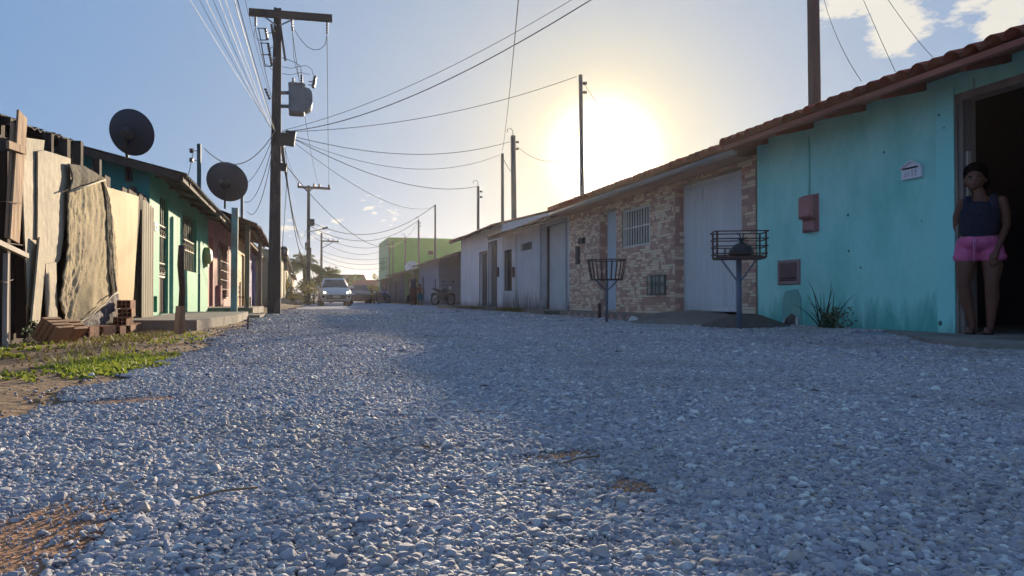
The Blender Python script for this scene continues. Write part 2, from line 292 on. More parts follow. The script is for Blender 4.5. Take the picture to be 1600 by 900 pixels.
# pebbles: a few modelled stones, laid out by the hundred thousand
def pebble_mat(name, h1, h2, h3):
    M = bpy.data.materials.new(name); M.use_nodes = True; t = M.node_tree; nd = t.nodes; L = t.links.new; b = nd['Principled BSDF']; b.inputs['Roughness'].default_value = .7
    oi = nd.new('ShaderNodeObjectInfo'); cr = nd.new('ShaderNodeValToRGB'); e = cr.color_ramp.elements; e[0].color = hexc(h1); e[1].color = hexc(h3); e.new(.55).color = hexc(h2); L(oi.outputs['Random'], cr.inputs['Fac'])
    x = e.new(.80); x.color = hexc('#b4a498'); x = e.new(.88); x.color = hexc('#bab8bc'); x = e.new(.965); x.color = hexc('#e2ded6')
    co = nd.new('ShaderNodeTexCoord'); n = nd.new('ShaderNodeTexNoise'); n.inputs['Scale'].default_value = 3.2; n.inputs['Detail'].default_value = 8; n.inputs['Roughness'].default_value = .7; L(co.outputs['Object'], n.inputs['Vector'])
    hv = nd.new('ShaderNodeHueSaturation'); L(cr.outputs[0], hv.inputs['Color']); mr = nd.new('ShaderNodeMapRange'); mr.inputs['To Min'].default_value = .6; mr.inputs['To Max'].default_value = 1.4; L(n.outputs['Fac'], mr.inputs['Value']); L(mr.outputs[0], hv.inputs['Value'])
    gp = nd.new('ShaderNodeNewGeometry'); dn = nd.new('ShaderNodeTexNoise'); dn.inputs['Scale'].default_value = .8; dn.inputs['Detail'].default_value = 7; dn.inputs['Roughness'].default_value = .65; L(gp.outputs['Position'], dn.inputs['Vector'])
    dr = nd.new('ShaderNodeMapRange'); dr.inputs['From Min'].default_value = .48; dr.inputs['From Max'].default_value = .72; dr.inputs['To Max'].default_value = .75; L(dn.outputs['Fac'], dr.inputs['Value'])
    dm = nd.new('ShaderNodeMix'); dm.data_type = 'RGBA'; L(dr.outputs[0], dm.inputs['Factor']); L(hv.outputs[0], dm.inputs['A']); dm.inputs['B'].default_value = hexc('#8c8078'); L(dm.outputs['Result'], b.inputs['Base Color'])
    bp = nd.new('ShaderNodeBump'); bp.inputs['Strength'].default_value = .35; bp.inputs['Distance'].default_value = .1; L(n.outputs['Fac'], bp.inputs['Height']); L(bp.outputs[0], b.inputs['Normal']); return M
pm = pebble_mat('pebble_stone', '#87838c', '#b0abb2', '#d0ccc8')
pcol = bpy.data.collections.new('pebble_shapes')
for i in range(9):
    bm = bmesh.new(); bmesh.ops.create_icosphere(bm, subdivisions=3, radius=.5); r2 = random.Random(100+i)
    planes = [(Vector((r2.gauss(0, 1), r2.gauss(0, 1), r2.gauss(0, 1))).normalized(), r2.uniform(.27, .42)) for _ in range(12)]
    for v in bm.verts:
        for nrm, dd in planes:
            k = v.co.dot(nrm)
            if k > dd: v.co -= nrm*(k-dd)*.93
    sc = (r2.uniform(1.1, 1.5), r2.uniform(.8, 1.1), r2.uniform(.55, .8))
    for v in bm.verts: v.co = Vector((v.co.x*sc[0], v.co.y*sc[1], v.co.z*sc[2]))
    me = bpy.data.meshes.new('pebble'); bm.to_mesh(me); bm.free(); me.materials.append(pm)
    me.polygons.foreach_set('use_smooth', [i % 3 == 0]*len(me.polygons))
    pcol.objects.link(bpy.data.objects.new('pebble_shape', me))
def make_gn(name, attrs=True):
    ng = bpy.data.node_groups.new(name, 'GeometryNodeTree'); ng.interface.new_socket('Geometry', in_out='INPUT', socket_type='NodeSocketGeometry'); ng.interface.new_socket('Geometry', in_out='OUTPUT', socket_type='NodeSocketGeometry')
    nd = ng.nodes; L = ng.links.new; gi = nd.new('NodeGroupInput'); go = nd.new('NodeGroupOutput'); ip = nd.new('GeometryNodeInstanceOnPoints')
    ci = nd.new('GeometryNodeCollectionInfo'); ci.inputs['Collection'].default_value = pcol; ci.inputs['Separate Children'].default_value = True; ci.inputs['Reset Children'].default_value = True
    def na(n, dt): x = nd.new('GeometryNodeInputNamedAttribute'); x.data_type = dt; x.inputs['Name'].default_value = n; return x.outputs['Attribute']
    L(gi.outputs[0], ip.inputs['Points']); L(ci.outputs[0], ip.inputs['Instance']); ip.inputs['Pick Instance'].default_value = True
    L(na('idx', 'INT'), ip.inputs['Instance Index']); L(na('rot', 'FLOAT_VECTOR'), ip.inputs['Rotation']); L(na('scl', 'FLOAT_VECTOR'), ip.inputs['Scale']); L(ip.outputs[0], go.inputs[0]); return ng
GN = make_gn('lay_pebbles')
PATCH = [(-.42, 1.28, .13, .30, -.15), (-.5, 1.08, .10, .16, 0), (.56, 1.60, .13, .045, .1), (.60, 1.30, .05, .07, 0), (.25, 2.3, .12, .03, 0), (-.55, 2.9, .2, .10, .2), (-.3, 4.3, .2, .06, 0), (.42, 1.02, .03, .03, 0)]
def patch_k(x, y):
    k = np.zeros_like(x)
    for px, py, a, b_, r in PATCH:
        dx, dy = x-px, y-py; u = dx*math.cos(r)+dy*math.sin(r); v = -dx*math.sin(r)+dy*math.cos(r)
        k = np.maximum(k, np.exp(-((u/a)**2+(v/b_)**2)))
    return k*(1+.3*np.sin(37*x+2*np.sin(31*y))*np.sin(33*y+2*np.sin(29*x+1)))
rng = np.random.default_rng(3)
def lay(name, r0, r1, sp, size, layers=1, seed=0, halfdeg=44):
    """jittered hexagonal grid of stones, over the road only, inside a wide fan ahead of the viewer"""
    X = []; Y = []
    for l in range(layers):
        xs = np.arange(-2.2, 6.4, sp); ysl = np.arange(.3, r1, sp*.866); A, B = np.meshgrid(xs, ysl); A = A+(np.arange(len(ysl)) % 2)[:, None]*sp/2+l*sp*.5
        A = A+rng.uniform(-.36, .36, A.shape)*sp; B = B+rng.uniform(-.36, .36, B.shape)*sp; X.append(A.ravel()); Y.append(B.ravel())
    x = np.concatenate(X); y = np.concatenate(Y); lev = np.concatenate([np.full(len(X[i]), i) for i in range(layers)])
    d = np.hypot(x, y); az = np.degrees(np.arctan2(x, y)); n = len(x)
    edge = .10*np.sin(9*y)+.06*np.sin(23*y+x*11)
    k = (d >= r0) & (d < r1) & (np.abs(az-15.8) < halfdeg) & (x > xl(y)+.02+rng.exponential(.03, n)+edge*.4) & (x < xr(y)-.01)
    k &= rng.random(n) > patch_k(x, y)*1.45-.2
    k |= (d >= r0) & (d < r1) & (np.abs(az-15.8) < halfdeg) & (x > xl(y)-.6) & (x < xl(y)+.1) & (rng.random(n) < .025*np.exp((x-xl(y))*5)) & (lev == 0)
    k &= ~((x > 4.9+.15*np.sin(3*y)) & (y > 8.95) & (y < 11.4)) & ~((x > 5.30+.1*np.sin(5*y)) & (y < 6.3)) & ~(((x-5.35)/.5)**2+((y-8.15)/.72)**2 < .9)
    x, y, lev = x[k], y[k], lev[k]; n = len(x)
    s = size*np.exp(rng.normal(0, .30, n))*np.where(patch_k(x, y) > .35, rng.uniform(.45, 1, n), 1); s = np.where(rng.random(n) < .012, s*1.35, s)
    rip = .002*np.sin(5*x+3*np.sin(2*y))+.0015*np.sin(13*x-9*y)+.0012*np.sin(17*y+8*x)
    z = gh(x, y)+.002+s*.20+lev*size*.30+rng.uniform(0, .22, n)*size+np.where(lev > 0, rip, 0)
    me = bpy.data.meshes.new(name); me.vertices.add(n); me.vertices.foreach_set('co', np.stack([x, y, z], 1).astype(np.float32).ravel())
    a = me.attributes.new('scl', 'FLOAT_VECTOR', 'POINT'); a.data.foreach_set('vector', (s[:, None]*rng.uniform(.85, 1.15, (n, 3))).astype(np.float32).ravel())
    a = me.attributes.new('rot', 'FLOAT_VECTOR', 'POINT'); a.data.foreach_set('vector', np.stack([rng.normal(0, .3, n), rng.normal(0, .3, n), rng.uniform(0, 6.28, n)], 1).astype(np.float32).ravel())
    a = me.attributes.new('idx', 'INT', 'POINT'); a.data.foreach_set('value', rng.integers(0, 9, n).astype(np.int32))
    o = bpy.data.objects.new(name, me); scene.collection.objects.link(o); md = o.modifiers.new('lay', 'NODES'); md.node_group = GN; return tag(o, kind='stuff'), n
tot = 0
for args in ((0.5, 1.9, .0088, .0108, 2), (1.9, 5.0, .0096, .0112, 2), (5.0, 12, .0150, .0170, 1), (12, 26, .034, .032, 1)):
    o, n = lay('gravel', *args); tot += n
    tag(o, ['loose grey crushed stone nearest the viewer, lit at left and in shade at right', 'loose grey crushed stone covering the street in front of the turquoise house', 'loose grey crushed stone in the middle of the street by the brick-faced house', 'distant grey crushed stone on the street before the parked motorcycle'][0 if args[0] < 1 else 1 if args[0] < 3 else 2 if args[0] < 8 else 3], 'gravel')
print('pebbles', tot)
gx_ = []
for px, py, a, b_, r in PATCH:
    q = int(26000*a*b_)+60; gx_.append(np.stack([px+rng.normal(0, a*.75, q), py+rng.normal(0, b_*.75, q)], 1))
gx_ = np.concatenate(gx_); x, y = gx_[:, 0], gx_[:, 1]; n = len(x); me = bpy.data.meshes.new('grit'); me.vertices.add(n); s = .0034*np.exp(rng.normal(0, .4, n))
me.vertices.foreach_set('co', np.stack([x, y, gh(x, y)+.008+s*.2], 1).astype(np.float32).ravel()); a = me.attributes.new('scl', 'FLOAT_VECTOR', 'POINT'); a.data.foreach_set('vector', np.repeat(s, 3).astype(np.float32))
a = me.attributes.new('rot', 'FLOAT_VECTOR', 'POINT'); a.data.foreach_set('vector', rng.uniform(0, 6, n*3).astype(np.float32)); a = me.attributes.new('idx', 'INT', 'POINT'); a.data.foreach_set('value', rng.integers(0, 9, n).astype(np.int32))
o = bpy.data.objects.new('grit', me); scene.collection.objects.link(o); o.modifiers.new('lay', 'NODES').node_group = GN; tag(o, 'fine grit scattered over the bare sandy patches in the gravel', 'grit', kind='stuff')
# bare sand where the stone has been scraped away
for px, py, a, b_, r in PATCH[:7]:
    mb = MB(); n = 28; vs = [(px, py, g1(px, py)+.008)]; rr = random.Random(int(px*100+py*10))
    for ring in (.45, .8, 1.25):
        for j in range(n):
            th = 2*math.pi*j/n; q = ring*(1+rr.uniform(-.14, .14)); u, v = math.cos(th)*a*q, math.sin(th)*b_*q
            x, y = px+u*math.cos(r)-v*math.sin(r), py+u*math.sin(r)+v*math.cos(r)
            vs.append((x, y, g1(x, y)+(.006+rr.uniform(0, .002) if ring < 1 else -.004)))
    fs = [(0, 1+j, 1+(j+1) % n) for j in range(n)]+[(1+k*n+j, 1+(k+1)*n+j, 1+(k+1)*n+(j+1) % n, 1+k*n+(j+1) % n) for k in range(2) for j in range(n)]
    mb.add(vs, fs, 0, True); tag(mb.build('sand_patch', mSand), kind='structure')
# ---------------------------------------------------------------- right-hand row
XR = 5.9
mTurq = mat('turquoise_paint', '#98e0d8', '#a2e4dc', scale=1.3, rough=.78, bump=.7, bscale=22, stretch=(1, 1, .55), c3='#7ed0c6', s3=1.7, t3=.56, w3=.12, zg=('#4aa69e', .5, .8))
mTurqL = mat('turquoise_pier_paint', '#90e0da', '#98e4de', scale=2, rough=.75, bump=.4, bscale=20, zg=('#6a9f98', .3, .6))
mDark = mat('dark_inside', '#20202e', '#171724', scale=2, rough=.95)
mWoodR = mat('red_brown_timber', '#8a4636', '#6d3529', scale=4, rough=.8, stretch=(1, .2, 1), bump=.4, bscale=18)
mWoodG = mat('grey_timber', '#8a7c74', '#6e625a', scale=6, rough=.85, stretch=(1, 1, .15), bump=.4, bscale=24)
mTile = mat('clay_roof_tile', '#a04030', '#783026', scale=6, rough=.85, bump=.4, bscale=30, c3='#5a3b32', s3=5, t3=.6, rndv=.22)
mConc = mat('concrete', '#8f8880', '#77706a', scale=3, rough=.9, bump=.6, bscale=26, c3='#5f5751', s3=2, t3=.6)
mPink = mat('pinkish_box_plastic', '#ae7674', '#986664', scale=4, rough=.55)
mMetal = mat('galvanised_metal', '#8e9196', '#74777c', scale=4, rough=.45, metal=.5)
mWhitePl = mat('white_painted_metal', '#d4d2ce', '#c2c0bc', scale=5, rough=.5)
mBlack = mat('black_metal', '#26262a', '#1b1b1f', scale=6, rough=.55)
mRust = mat('rusty_metal', '#5a4038', '#453430', scale=9, rough=.75, bump=.2)
def gable(mb, xa, xb, y0, y1, prof, z0=0, drop=.05, mi=0):
    """side wall between xa and xb, its top following the roof profile"""
    pts = [(x, z) for x, z in prof]
    def zr(x):
        for (a, za), (b_, zb) in zip(pts, pts[1:]):
            if min(a, b_) <= x <= max(a, b_): return za+(zb-za)*(x-a)/(b_-a)
        return pts[0][1]
    xsn = sorted([xa, xb]+[x for x, _ in pts if min(xa, xb) < x < max(xa, xb)])
    poly = [(xsn[0], y0, z0), (xsn[-1], y0, z0)]+[(x, y0, zr(x)-drop) for x in xsn[::-1]]
    mb.prism(poly, (0, y1-y0, 0), mi)
# ---- turquoise house at the right edge
h1 = empty('turquoise_house', (XR, 4.3, 0), 'long turquoise plastered house with clay tiled eave and dark open doorway', 'house')
y0, y1 = -1.0, 8.7; DY0, DY1, DZ = 3.75, 5.54, 2.30
PR1 = [(5.35, 2.42), (9.6, 3.5), (13.8, 2.42)]
def zroof(x, pr=PR1):
    for (a, za), (b_, zb) in zip(pr, pr[1:]):
        if a <= x <= b_: return za+(zb-za)*(x-a)/(b_-a)
mb = MB(); wallx(mb, XR, .16, y0, y1, -.1, 2.50, [(DY0, DY1, -.1, DZ)])
mb.build('front_wall', mTurq, h1)
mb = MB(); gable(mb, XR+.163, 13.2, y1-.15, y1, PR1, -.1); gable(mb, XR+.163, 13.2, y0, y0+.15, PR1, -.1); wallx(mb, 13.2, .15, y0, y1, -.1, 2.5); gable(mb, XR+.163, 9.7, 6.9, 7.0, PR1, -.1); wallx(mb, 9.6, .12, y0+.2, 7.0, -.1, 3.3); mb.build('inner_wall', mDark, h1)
MB().box(XR+.003, 13.2, y0+.16, y1-.16, .03, .06).build('floor_slab', mConc, h1)
# pier beside the door, a finger proud of the wall
ya, yb = yX(1492, XR), yX(1467, XR)
MB().box(XR-.022, XR-.0005, DY1, yb, -.05, 2.38).build('door_pier', mTurqL, h1)
mb = MB(); mb.box(XR-.012, XR+.14, DY1-.09, DY1-.002, -.02, DZ-.002); mb.box(XR-.03, XR-.013, DY1-.045, DY1-.02, .04, DZ-.10); fr = mb.build('door_jamb', mWoodG, h1)
MB().box(XR+.02, XR+.06, DY1-.115, DY1-.092, .78, 1.75).build('bare_wood_strip', mat('pale_timber', '#b3a79b', '#9a8f86', stretch=(1, 1, .2), scale=6), fr)
MB().box(XR-.012, XR+.14, DY0+.01, DY1-.002, DZ, DZ+.001+.0).build('lintel_shadow_gap', mDark, h1) if False else None
MB().box(XR-.014, XR+.142, DY0, DY1-.003, DZ-.07, DZ-.001).build('door_lintel', mWoodG, h1)
# roof: sheathing, fascia batten, rafters, rows of barrel tiles
mb = MB(); PB = [(5.40, 2.40), (9.6, 3.47), (13.75, 2.40)]
for (xa, za), (xb, zb) in zip(PB, PB[1:]): mb.add([(xa, y0-.2, za), (xa, y1, za), (xb, y1, zb), (xb, y0-.2, zb), (xa, y0-.2, za-.02), (xa, y1, za-.02), (xb, y1, zb-.02), (xb, y0-.2, zb-.02)], [(0, 1, 2, 3), (7, 6, 5, 4), (0, 4, 5, 1), (1, 5, 6, 2), (2, 6, 7, 3), (3, 7, 4, 0)])
mb.build('roof_boards', mWoodR, h1)
MB().box(5.345, 5.40, y0-.2, y1-.04, 2.355, 2.405).build('fascia_batten', mat('pinkish_old_timber', '#a8645a', '#8c4f48', scale=5, stretch=(1, .15, 1), rough=.8, bump=.3), h1)
sl = (3.47-2.40)/4.2
for k in range(10):
    yy = 8.45-.86*k-(.05 if k % 3 else 0)
    mbr = MB(); mbr.add([(5.41, yy, 2.318), (5.41, yy+.055, 2.318), (9.5, yy+.055, 3.30), (9.5, yy, 3.30), (5.405, yy, 2.376), (5.405, yy+.055, 2.376), (9.5, yy+.055, 3.42), (9.5, yy, 3.42)], [(0, 1, 2, 3), (7, 6, 5, 4), (0, 4, 5, 1), (1, 5, 6, 2), (2, 6, 7, 3), (3, 7, 4, 0)])
    mbr.build('rafter', mWoodR, h1)
mb = MB(); mb.add([(5.62, y0, 2.30), (5.62, y1-.1, 2.30), (5.70, y1-.1, 2.32), (5.70, y0, 2.32), (5.62, y0, 2.42), (5.62, y1-.1, 2.42), (5.70, y1-.1, 2.44), (5.70, y0, 2.44)], [(0, 1, 2, 3), (7, 6, 5, 4), (0, 4, 5, 1), (1, 5, 6, 2), (2, 6, 7, 3), (3, 7, 4, 0)]) if False else None
def tile_mesh(seed=0, L_=.46):
    r2 = random.Random(seed); mb = MB(); n = 7; vs = []
    for (x, r, zz) in ((0, .092, .0), (L_, .078, .0)):
        for k in (0, 1):
            rr_ = r-k*.013
            for j in range(n): th = math.pi*j/(n-1); vs.append((x, math.cos(th)*rr_, math.sin(th)*rr_*.92+r2.uniform(-.002, .002)))
    f = []
    for j in range(n-1): f += [(j, j+1, 2*n+j+1, 2*n+j), (n+j+1, n+j, 3*n+j, 3*n+j+1), (j, n+j, n+j+1, j+1), (2*n+j, 2*n+j+1, 3*n+j+1, 3*n+j)]
    f += [(0, 2*n, 3*n, n), (n-1, 2*n-1, 4*n-1, 3*n-1)]
    mb.add(vs, f, 0, True); me = mb.mesh('roof_tile', mTile)
    return me
TMS = [tile_mesh(i) for i in range(4)]
pit = math.atan(sl)
def tile_rows(parent, ya, yb, x0, z0, nrow_parts, nrow_all, pitch=.187, slope=pit, maxparts=300):
    off = WORLD[parent.name]; cnt = 0; stuff = MB(); ncol = int((yb-ya)/pitch)
    for r in range(nrow_all):
        for c in range(ncol):
            y = yb-.05-(c+.5)*pitch+rnd.uniform(-.008, .008); d = r*.38+rnd.uniform(-.012, .012); x = x0+d*math.cos(slope); z = z0+d*math.sin(slope)+rnd.uniform(-.003, .008)+r*.0
            rot = (rnd.uniform(-.06, .06), -slope-.035+rnd.uniform(-.015, .015), rnd.uniform(-.03, .03))
            if r < nrow_parts and cnt < maxparts:
                o = bpy.data.objects.new('roof_tile', TMS[rnd.randrange(4)]); o.location = Vector((x, y, z))-off; o.rotation_euler = rot; o.parent = parent; scene.collection.objects.link(o); cnt += 1
            else:
                me = TMS[(r+c) % 4]; from mathutils import Euler
                Mx = Matrix.Translation((x, y, z))@Euler(rot).to_matrix().to_4x4(); stuff.add([Mx@v.co for v in me.vertices], [tuple(p.vertices) for p in me.polygons], 0, True)
    o = stuff.build('roof_tiles_behind', mTile, parent); o['kind'] = 'stuff'
tile_rows(h1, y0-.2, y1, 5.30, 2.405, 3, 11)
# meter box, vent cover, letter box
def wbox(name, px0, py0, px1, py1, dep, M, parent, bev=.012, X=XR, taper=0):
    a = onX(px0, (py0+py1)/2, X); b_ = onX(px1, (py0+py1)/2, X); zt = onX((px0+px1)/2, py0, X).z; zb = onX((px0+px1)/2, py1, X).z; ya, yb = b_.y, a.y
    mb = MB(); x = X-.001
    rings = [[(x, ya, zb), (x, yb, zb), (x, yb, zt), (x, ya, zt)], [(x-dep+bev, ya, zb), (x-dep+bev, yb, zb), (x-dep+bev, yb, zt), (x-dep+bev, ya, zt)], [(x-dep, ya+bev, zb+bev+taper), (x-dep, yb-bev, zb+bev+taper), (x-dep, yb-bev, zt-bev), (x-dep, ya+bev, zt-bev)]]
    mb.loft(rings, sm=False); return mb.build(name, M, parent), (ya, yb, zb, zt)
mt = empty('electricity_meter_box', (XR-.01, 7.4, 1.1), 'faded pinkish meter box with a smaller box below it on the turquoise wall', 'meter box')
wbox('backing_plate', 1254, 304, 1280, 363, .012, mPink, mt); wbox('meter_cover', 1256, 307, 1278, 342, .10, mPink, mt, .03); wbox('breaker_cover', 1260, 346, 1278, 362, .07, mPink, mt, .02)
yq = yX(1266, XR); MB().tube([(XR-.015, yq, onX(1266, 304, XR).z), (XR-.015, yq, 2.37)], .012, 6).build('conduit', mTurq, h1)
vt = empty('wall_cabinet', (XR-.01, 7.8, .6), 'low square brownish hatch set in the turquoise wall left of the grassy plant', 'hatch')
wbox('hatch_frame', 1216, 406, 1251, 445, .018, mat('pale_brown_frame', '#9a8285', '#84706f'), vt); wbox('hatch_door', 1220, 410, 1247, 439, .030, mat('brown_hatch', '#7c5e5c', '#6a4e4d', scale=5), vt); wbox('hatch_lip', 1222, 433, 1245, 436, .036, mRust, vt, .002)
lb = empty('letter_box', (XR-.01, 6.0, 1.5), 'small white house-shaped letter box with raised lettering on the turquoise wall', 'letter box')
a = onX(1412, 270, XR); b_ = onX(1443, 265, XR); yA, yB = b_.y, a.y; zb = onX(1427, 279, XR).z; ze = onX(1427, 262, XR).z; zt = onX(1427, 253, XR).z; ym = (yA+yB)/2
mWh = mat('white_letter_box', '#e8e4ea', '#dad6de', rough=.5)
MB().prism([(XR-.001, yA, zb), (XR-.001, yB, zb), (XR-.001, yB, ze), (XR-.001, ym, zt), (XR-.001, yA, ze)], (-.03, 0, 0)).build('letter_box_body', mWh, lb)
mb = MB(); mb.bar((XR-.035, yA-.01, ze), (XR-.035, ym, zt+.008), .03, .012); mb.bar((XR-.035, yB+.01, ze), (XR-.035, ym, zt+.008), .03, .012); mb.build('letter_box_roof', mWh, lb)
MB().box(XR-.036, XR-.0315, yA+.04, yB-.02, ze-.012, ze+.006).build('letter_slot', mBlack, lb)
def text(body, size, loc, rot, M, parent, name='lettering', ext=.002, align='CENTER'):
    cu = bpy.data.curves.new(name, 'FONT'); cu.body = body; cu.size = size; cu.extrude = ext; cu.align_x = align; cu.align_y = 'CENTER'
    o = bpy.data.objects.new(name, cu); scene.collection.objects.link(o); dg = bpy.context.evaluated_depsgraph_get(); me = bpy.data.meshes.new_from_object(o.evaluated_get(dg)); scene.collection.objects.unlink(o); bpy.data.objects.remove(o)
    o = bpy.data.objects.new(name, me); me.materials.append(M); scene.collection.objects.link(o); o.parent = parent; o.location = Vector(loc)-WORLD[parent.name]; o.rotation_euler = rot; WORLD[o.name] = Vector(loc); return o
zc = (zb+ze)/2-.008; mMk = mat('grey_raised_mark', '#8a8494', '#7c7686', rough=.5)
for q in (.78, .44, .27):
    yq = yA+(yB-yA)*q; mb = MB(); mb.box(XR-.034, XR-.0315, yq-.003, yq+.003, zc-.03, zc+.0215)
    if q < .7: mb.box(XR-.034, XR-.0315, yq-.014, yq+.010, zc+.022, zc+.03)
    mb.build('raised_mark', mMk, lb)
yq = yA+(yB-yA)*.63; MB().tube([(XR-.032, yq+.011*math.cos(k*math.pi/6), zc+.02*math.sin(k*math.pi/6)) for k in range(13)], .0025, 4).build('raised_mark', mMk, lb)
# broken plaster hole at the foot of the wall
hb = empty('rubble_patch', (XR-.02, 7.6, .05), 'pale cement repair with a broken arched hole at the foot of the turquoise wall', 'plaster patch')
ya, yb = yX(1253, XR), yX(1224, XR)
mb = MB(); mb.prism([(XR-.001, ya, .05), (XR-.001, ya+.02, .40), (XR-.001, ya+.08, .50), (XR-.001, yb-.06, .48), (XR-.001, yb, .36), (XR-.001, yb, .05)], (-.016, 0, 0)); mb.build('cement_patch', mat('pale_cement', '#6aa8a2', '#7fb0a8', scale=5, bump=.6), hb)
mb = MB(); mb.prism([(XR-.018, ya+.04, .02), (XR-.018, ya+.05, .15), (XR-.018, (ya+yb)/2, .20), (XR-.018, yb-.07, .13), (XR-.018, yb-.04, .02)], (-.006, 0, 0)); mb.build('broken_hollow', mat('broken_masonry', '#6e6660', '#463f3c', scale=14, bump=.6), hb)
MB().bar((XR-.04, ya+.05, .03), (XR-.03, ya+.06, .16), .03, .02).build('loose_shard', mWhitePl, hb); MB().bar((XR-.05, yb-.03, .03), (XR-.03, yb-.07, .13), .025, .02).build('loose_shard', mWhitePl, hb)
# small stains on the plaster of the wall: knocked-out chips
for px, py, r_ in ((1381, 238, 2.0), (1325, 336, 2.2), (1326, 392, 1.8), (1470, 180, 1.5), (1478, 200, 1.3), (1472, 505, 3), (1345, 418, 1.5), (1440, 345, 1.3)):
    p = onX(px, py, XR); q = r_*p.length/F_PX; MB().lathe((XR-.0005 if px < 1466 else XR-.0225, p.y, p.z), (-1, 0, 0), [(q*rnd.uniform(.8, 1.2), 0), (q*.7, .003)], 7).build('chipped_spot', mat('chip_dark', '#4f7070', '#3e5a5c'), h1)
# doorstep
mb = MB(); pts = [onZ(px, py, .0) for px, py in ((1402, 529), (1450, 540), (1530, 548), (1640, 552), (1760, 560))]
top = [(p.x, p.y) for p in pts]; poly = [(XR-.002, 6.45)]+top+[(XR-.002, 3.3)]
poly = [(x, y, -.03) for x, y in poly]; mb.prism(poly, (0, 0, .088)); tag(mb.build('doorstep_slab', mConc), 'low uneven concrete apron in front of the dark open doorway', 'concrete step')
# thin rope hanging at the top of the doorway
p = onX(1522, 135, XR-.02); mb = MB(); mb.tube([(XR-.02, p.y, p.z+.08), (XR-.022, p.y+.006, p.z), (XR-.02, p.y+.02, p.z-.04)], .0022, 4); mb.tube([(XR-.02, p.y, p.z+.08), (XR-.022, p.y-.012, p.z-.02)], .0022, 4); tag(mb.build('hanging_string', mBlack), 'short loop of dark string hanging above the corner of the open doorway', 'string')

# ---- brick-faced house
h2 = empty('stone_clad_house', (XR, 12.3, 0), 'house faced with cream and brown stone tiles, with barred window and tall pale gate', 'house')
y0, y1 = 8.73, 16.02; PR2 = [(5.42, 2.34), (9.6, 3.40), (13.8, 2.34)]
gY0, gY1, gZ = yX(1160, XR), yX(1055, XR), 2.30 and 2.20
gY0 = yX(1160, XR)
dY0, dY1, dZ = yX(963, XR), yX(937, XR), onX(950, 328, XR).z
wY0, wY1, wZ0, wZ1 = 11.9, 13.1, 1.35, 2.07
holes = [(gY0, gY1, -.1, 2.24), (dY0, dY1, .14, dZ), (wY0, wY1, wZ0, wZ1)]
mMort = mat('tile_mortar', '#a89684', '#968472', scale=8, rough=.9)
mb = MB(); wallx(mb, XR, .2, y0, y1, -.1, 2.345, holes); mb.build('front_wall', mMort, h2)
mb = MB(); gable(mb, XR+.203, 13.2, y0, y0+.13, PR2, -.1); gable(mb, XR+.203, 13.2, y1-.13, y1, PR2, -.1); wallx(mb, 13.2, .15, y0, y1, -.1, 2.4); wallx(mb, 8.6, .1, y0+.14, y1-.14, -.1, 2.9); mb.build('inner_wall', mDark, h2)
MB().box(XR+.01, 13.2, y0+.14, y1-.14, .04, .12).build('floor_slab', mConc, h2)
cl = [mat('stone_'+n_, a_, b__, scale=9, stretch=(1, 1, 2.5), rough=.55, bump=.5, bscale=30) for n_, a_, b__ in (('cream', '#eed8c4', '#e0c8b0'), ('tan', '#dcb8a0', '#cca690'), ('brown', '#c49a8c', '#b48a7c'), ('pinkish', '#c89c8c', '#b88a7c'), ('pale', '#e6dac4', '#d8c8ae'))]
wts = [0]*7+[1]*6+[2]*5+[3]*4+[4]*3
stones = []   # (y0,y1,z0,z1)
z = .125
while z < 2.33:
    hh = rnd.choice((.045, .05, .055, .09)); y = y0+.004
    while y < y1-.01:
        ln = rnd.choice((.06, .09, .12, .15, .19, .24)); ye = min(y+ln, y1-.004)
        if y1-.004-ye < .04: ye = y1-.004
        split = hh > .08 and rnd.random() < .65
        for (za, zb) in (((z, z+hh/2), (z+hh/2, z+hh)) if split else ((z, z+hh),)): stones.append([y, ye, za, min(zb, 2.335)])
        y = ye
    z += hh
def clip_holes(s):
    out = [s]
    for h in holes:
        nxt = []
        for a, b_, c, d in out:
            if b_ <= h[0] or a >= h[1] or d <= h[2] or c >= h[3]: nxt.append([a, b_, c, d]); continue
            if a < h[0]: nxt.append([a, h[0], c, d])
            if b_ > h[1]: nxt.append([h[1], b_, c, d])
            if a >= h[0]-1e-6 or b_ <= h[1]+1e-6:
                ca, cb = max(a, h[0]), min(b_, h[1])
                if c < h[2]: nxt.append([ca, cb, c, h[2]])
                if d > h[3]: nxt.append([ca, cb, h[3], d])
        out = nxt
    return [o_ for o_ in out if o_[1]-o_[0] > .012 and o_[3]-o_[2] > .01]
stones = [q for s in stones for q in clip_holes(s)]
stones.sort(key=lambda s: s[0]); SM = {}
unit = {}
def stone_obj(s, mi):
    key = (mi, rnd.randrange(3))
    if key not in unit:
        mb = MB(); j = lambda: rnd.uniform(-.04, .04)
        f = [(-1, -.5, -.5), (-1, .5, -.5), (-1, .5, .5), (-1, -.5, .5)]; bk = [(0, -.5, -.5), (0, .5, -.5), (0, .5, .5), (0, -.5, .5)]
        fr_ = [(-1+j()*3, y_*.93, z_*.86) for _, y_, z_ in f]; mid = [(-.75, y_*.985, z_*.96) for _, y_, z_ in f]
        mb.loft([bk, mid, fr_], sm=False); unit[key] = mb.mesh('stone_tile', cl[mi])
    o = bpy.data.objects.new('stone_tile', unit[key]); o.parent = h2; scene.collection.objects.link(o)
    o.location = Vector((XR-.0005, (s[0]+s[1])/2, (s[2]+s[3])/2))-WORLD[h2.name]; o.scale = (rnd.uniform(.009, .017), s[1]-s[0]-.006, s[3]-s[2]-.006)
big = MB(); npart = 0
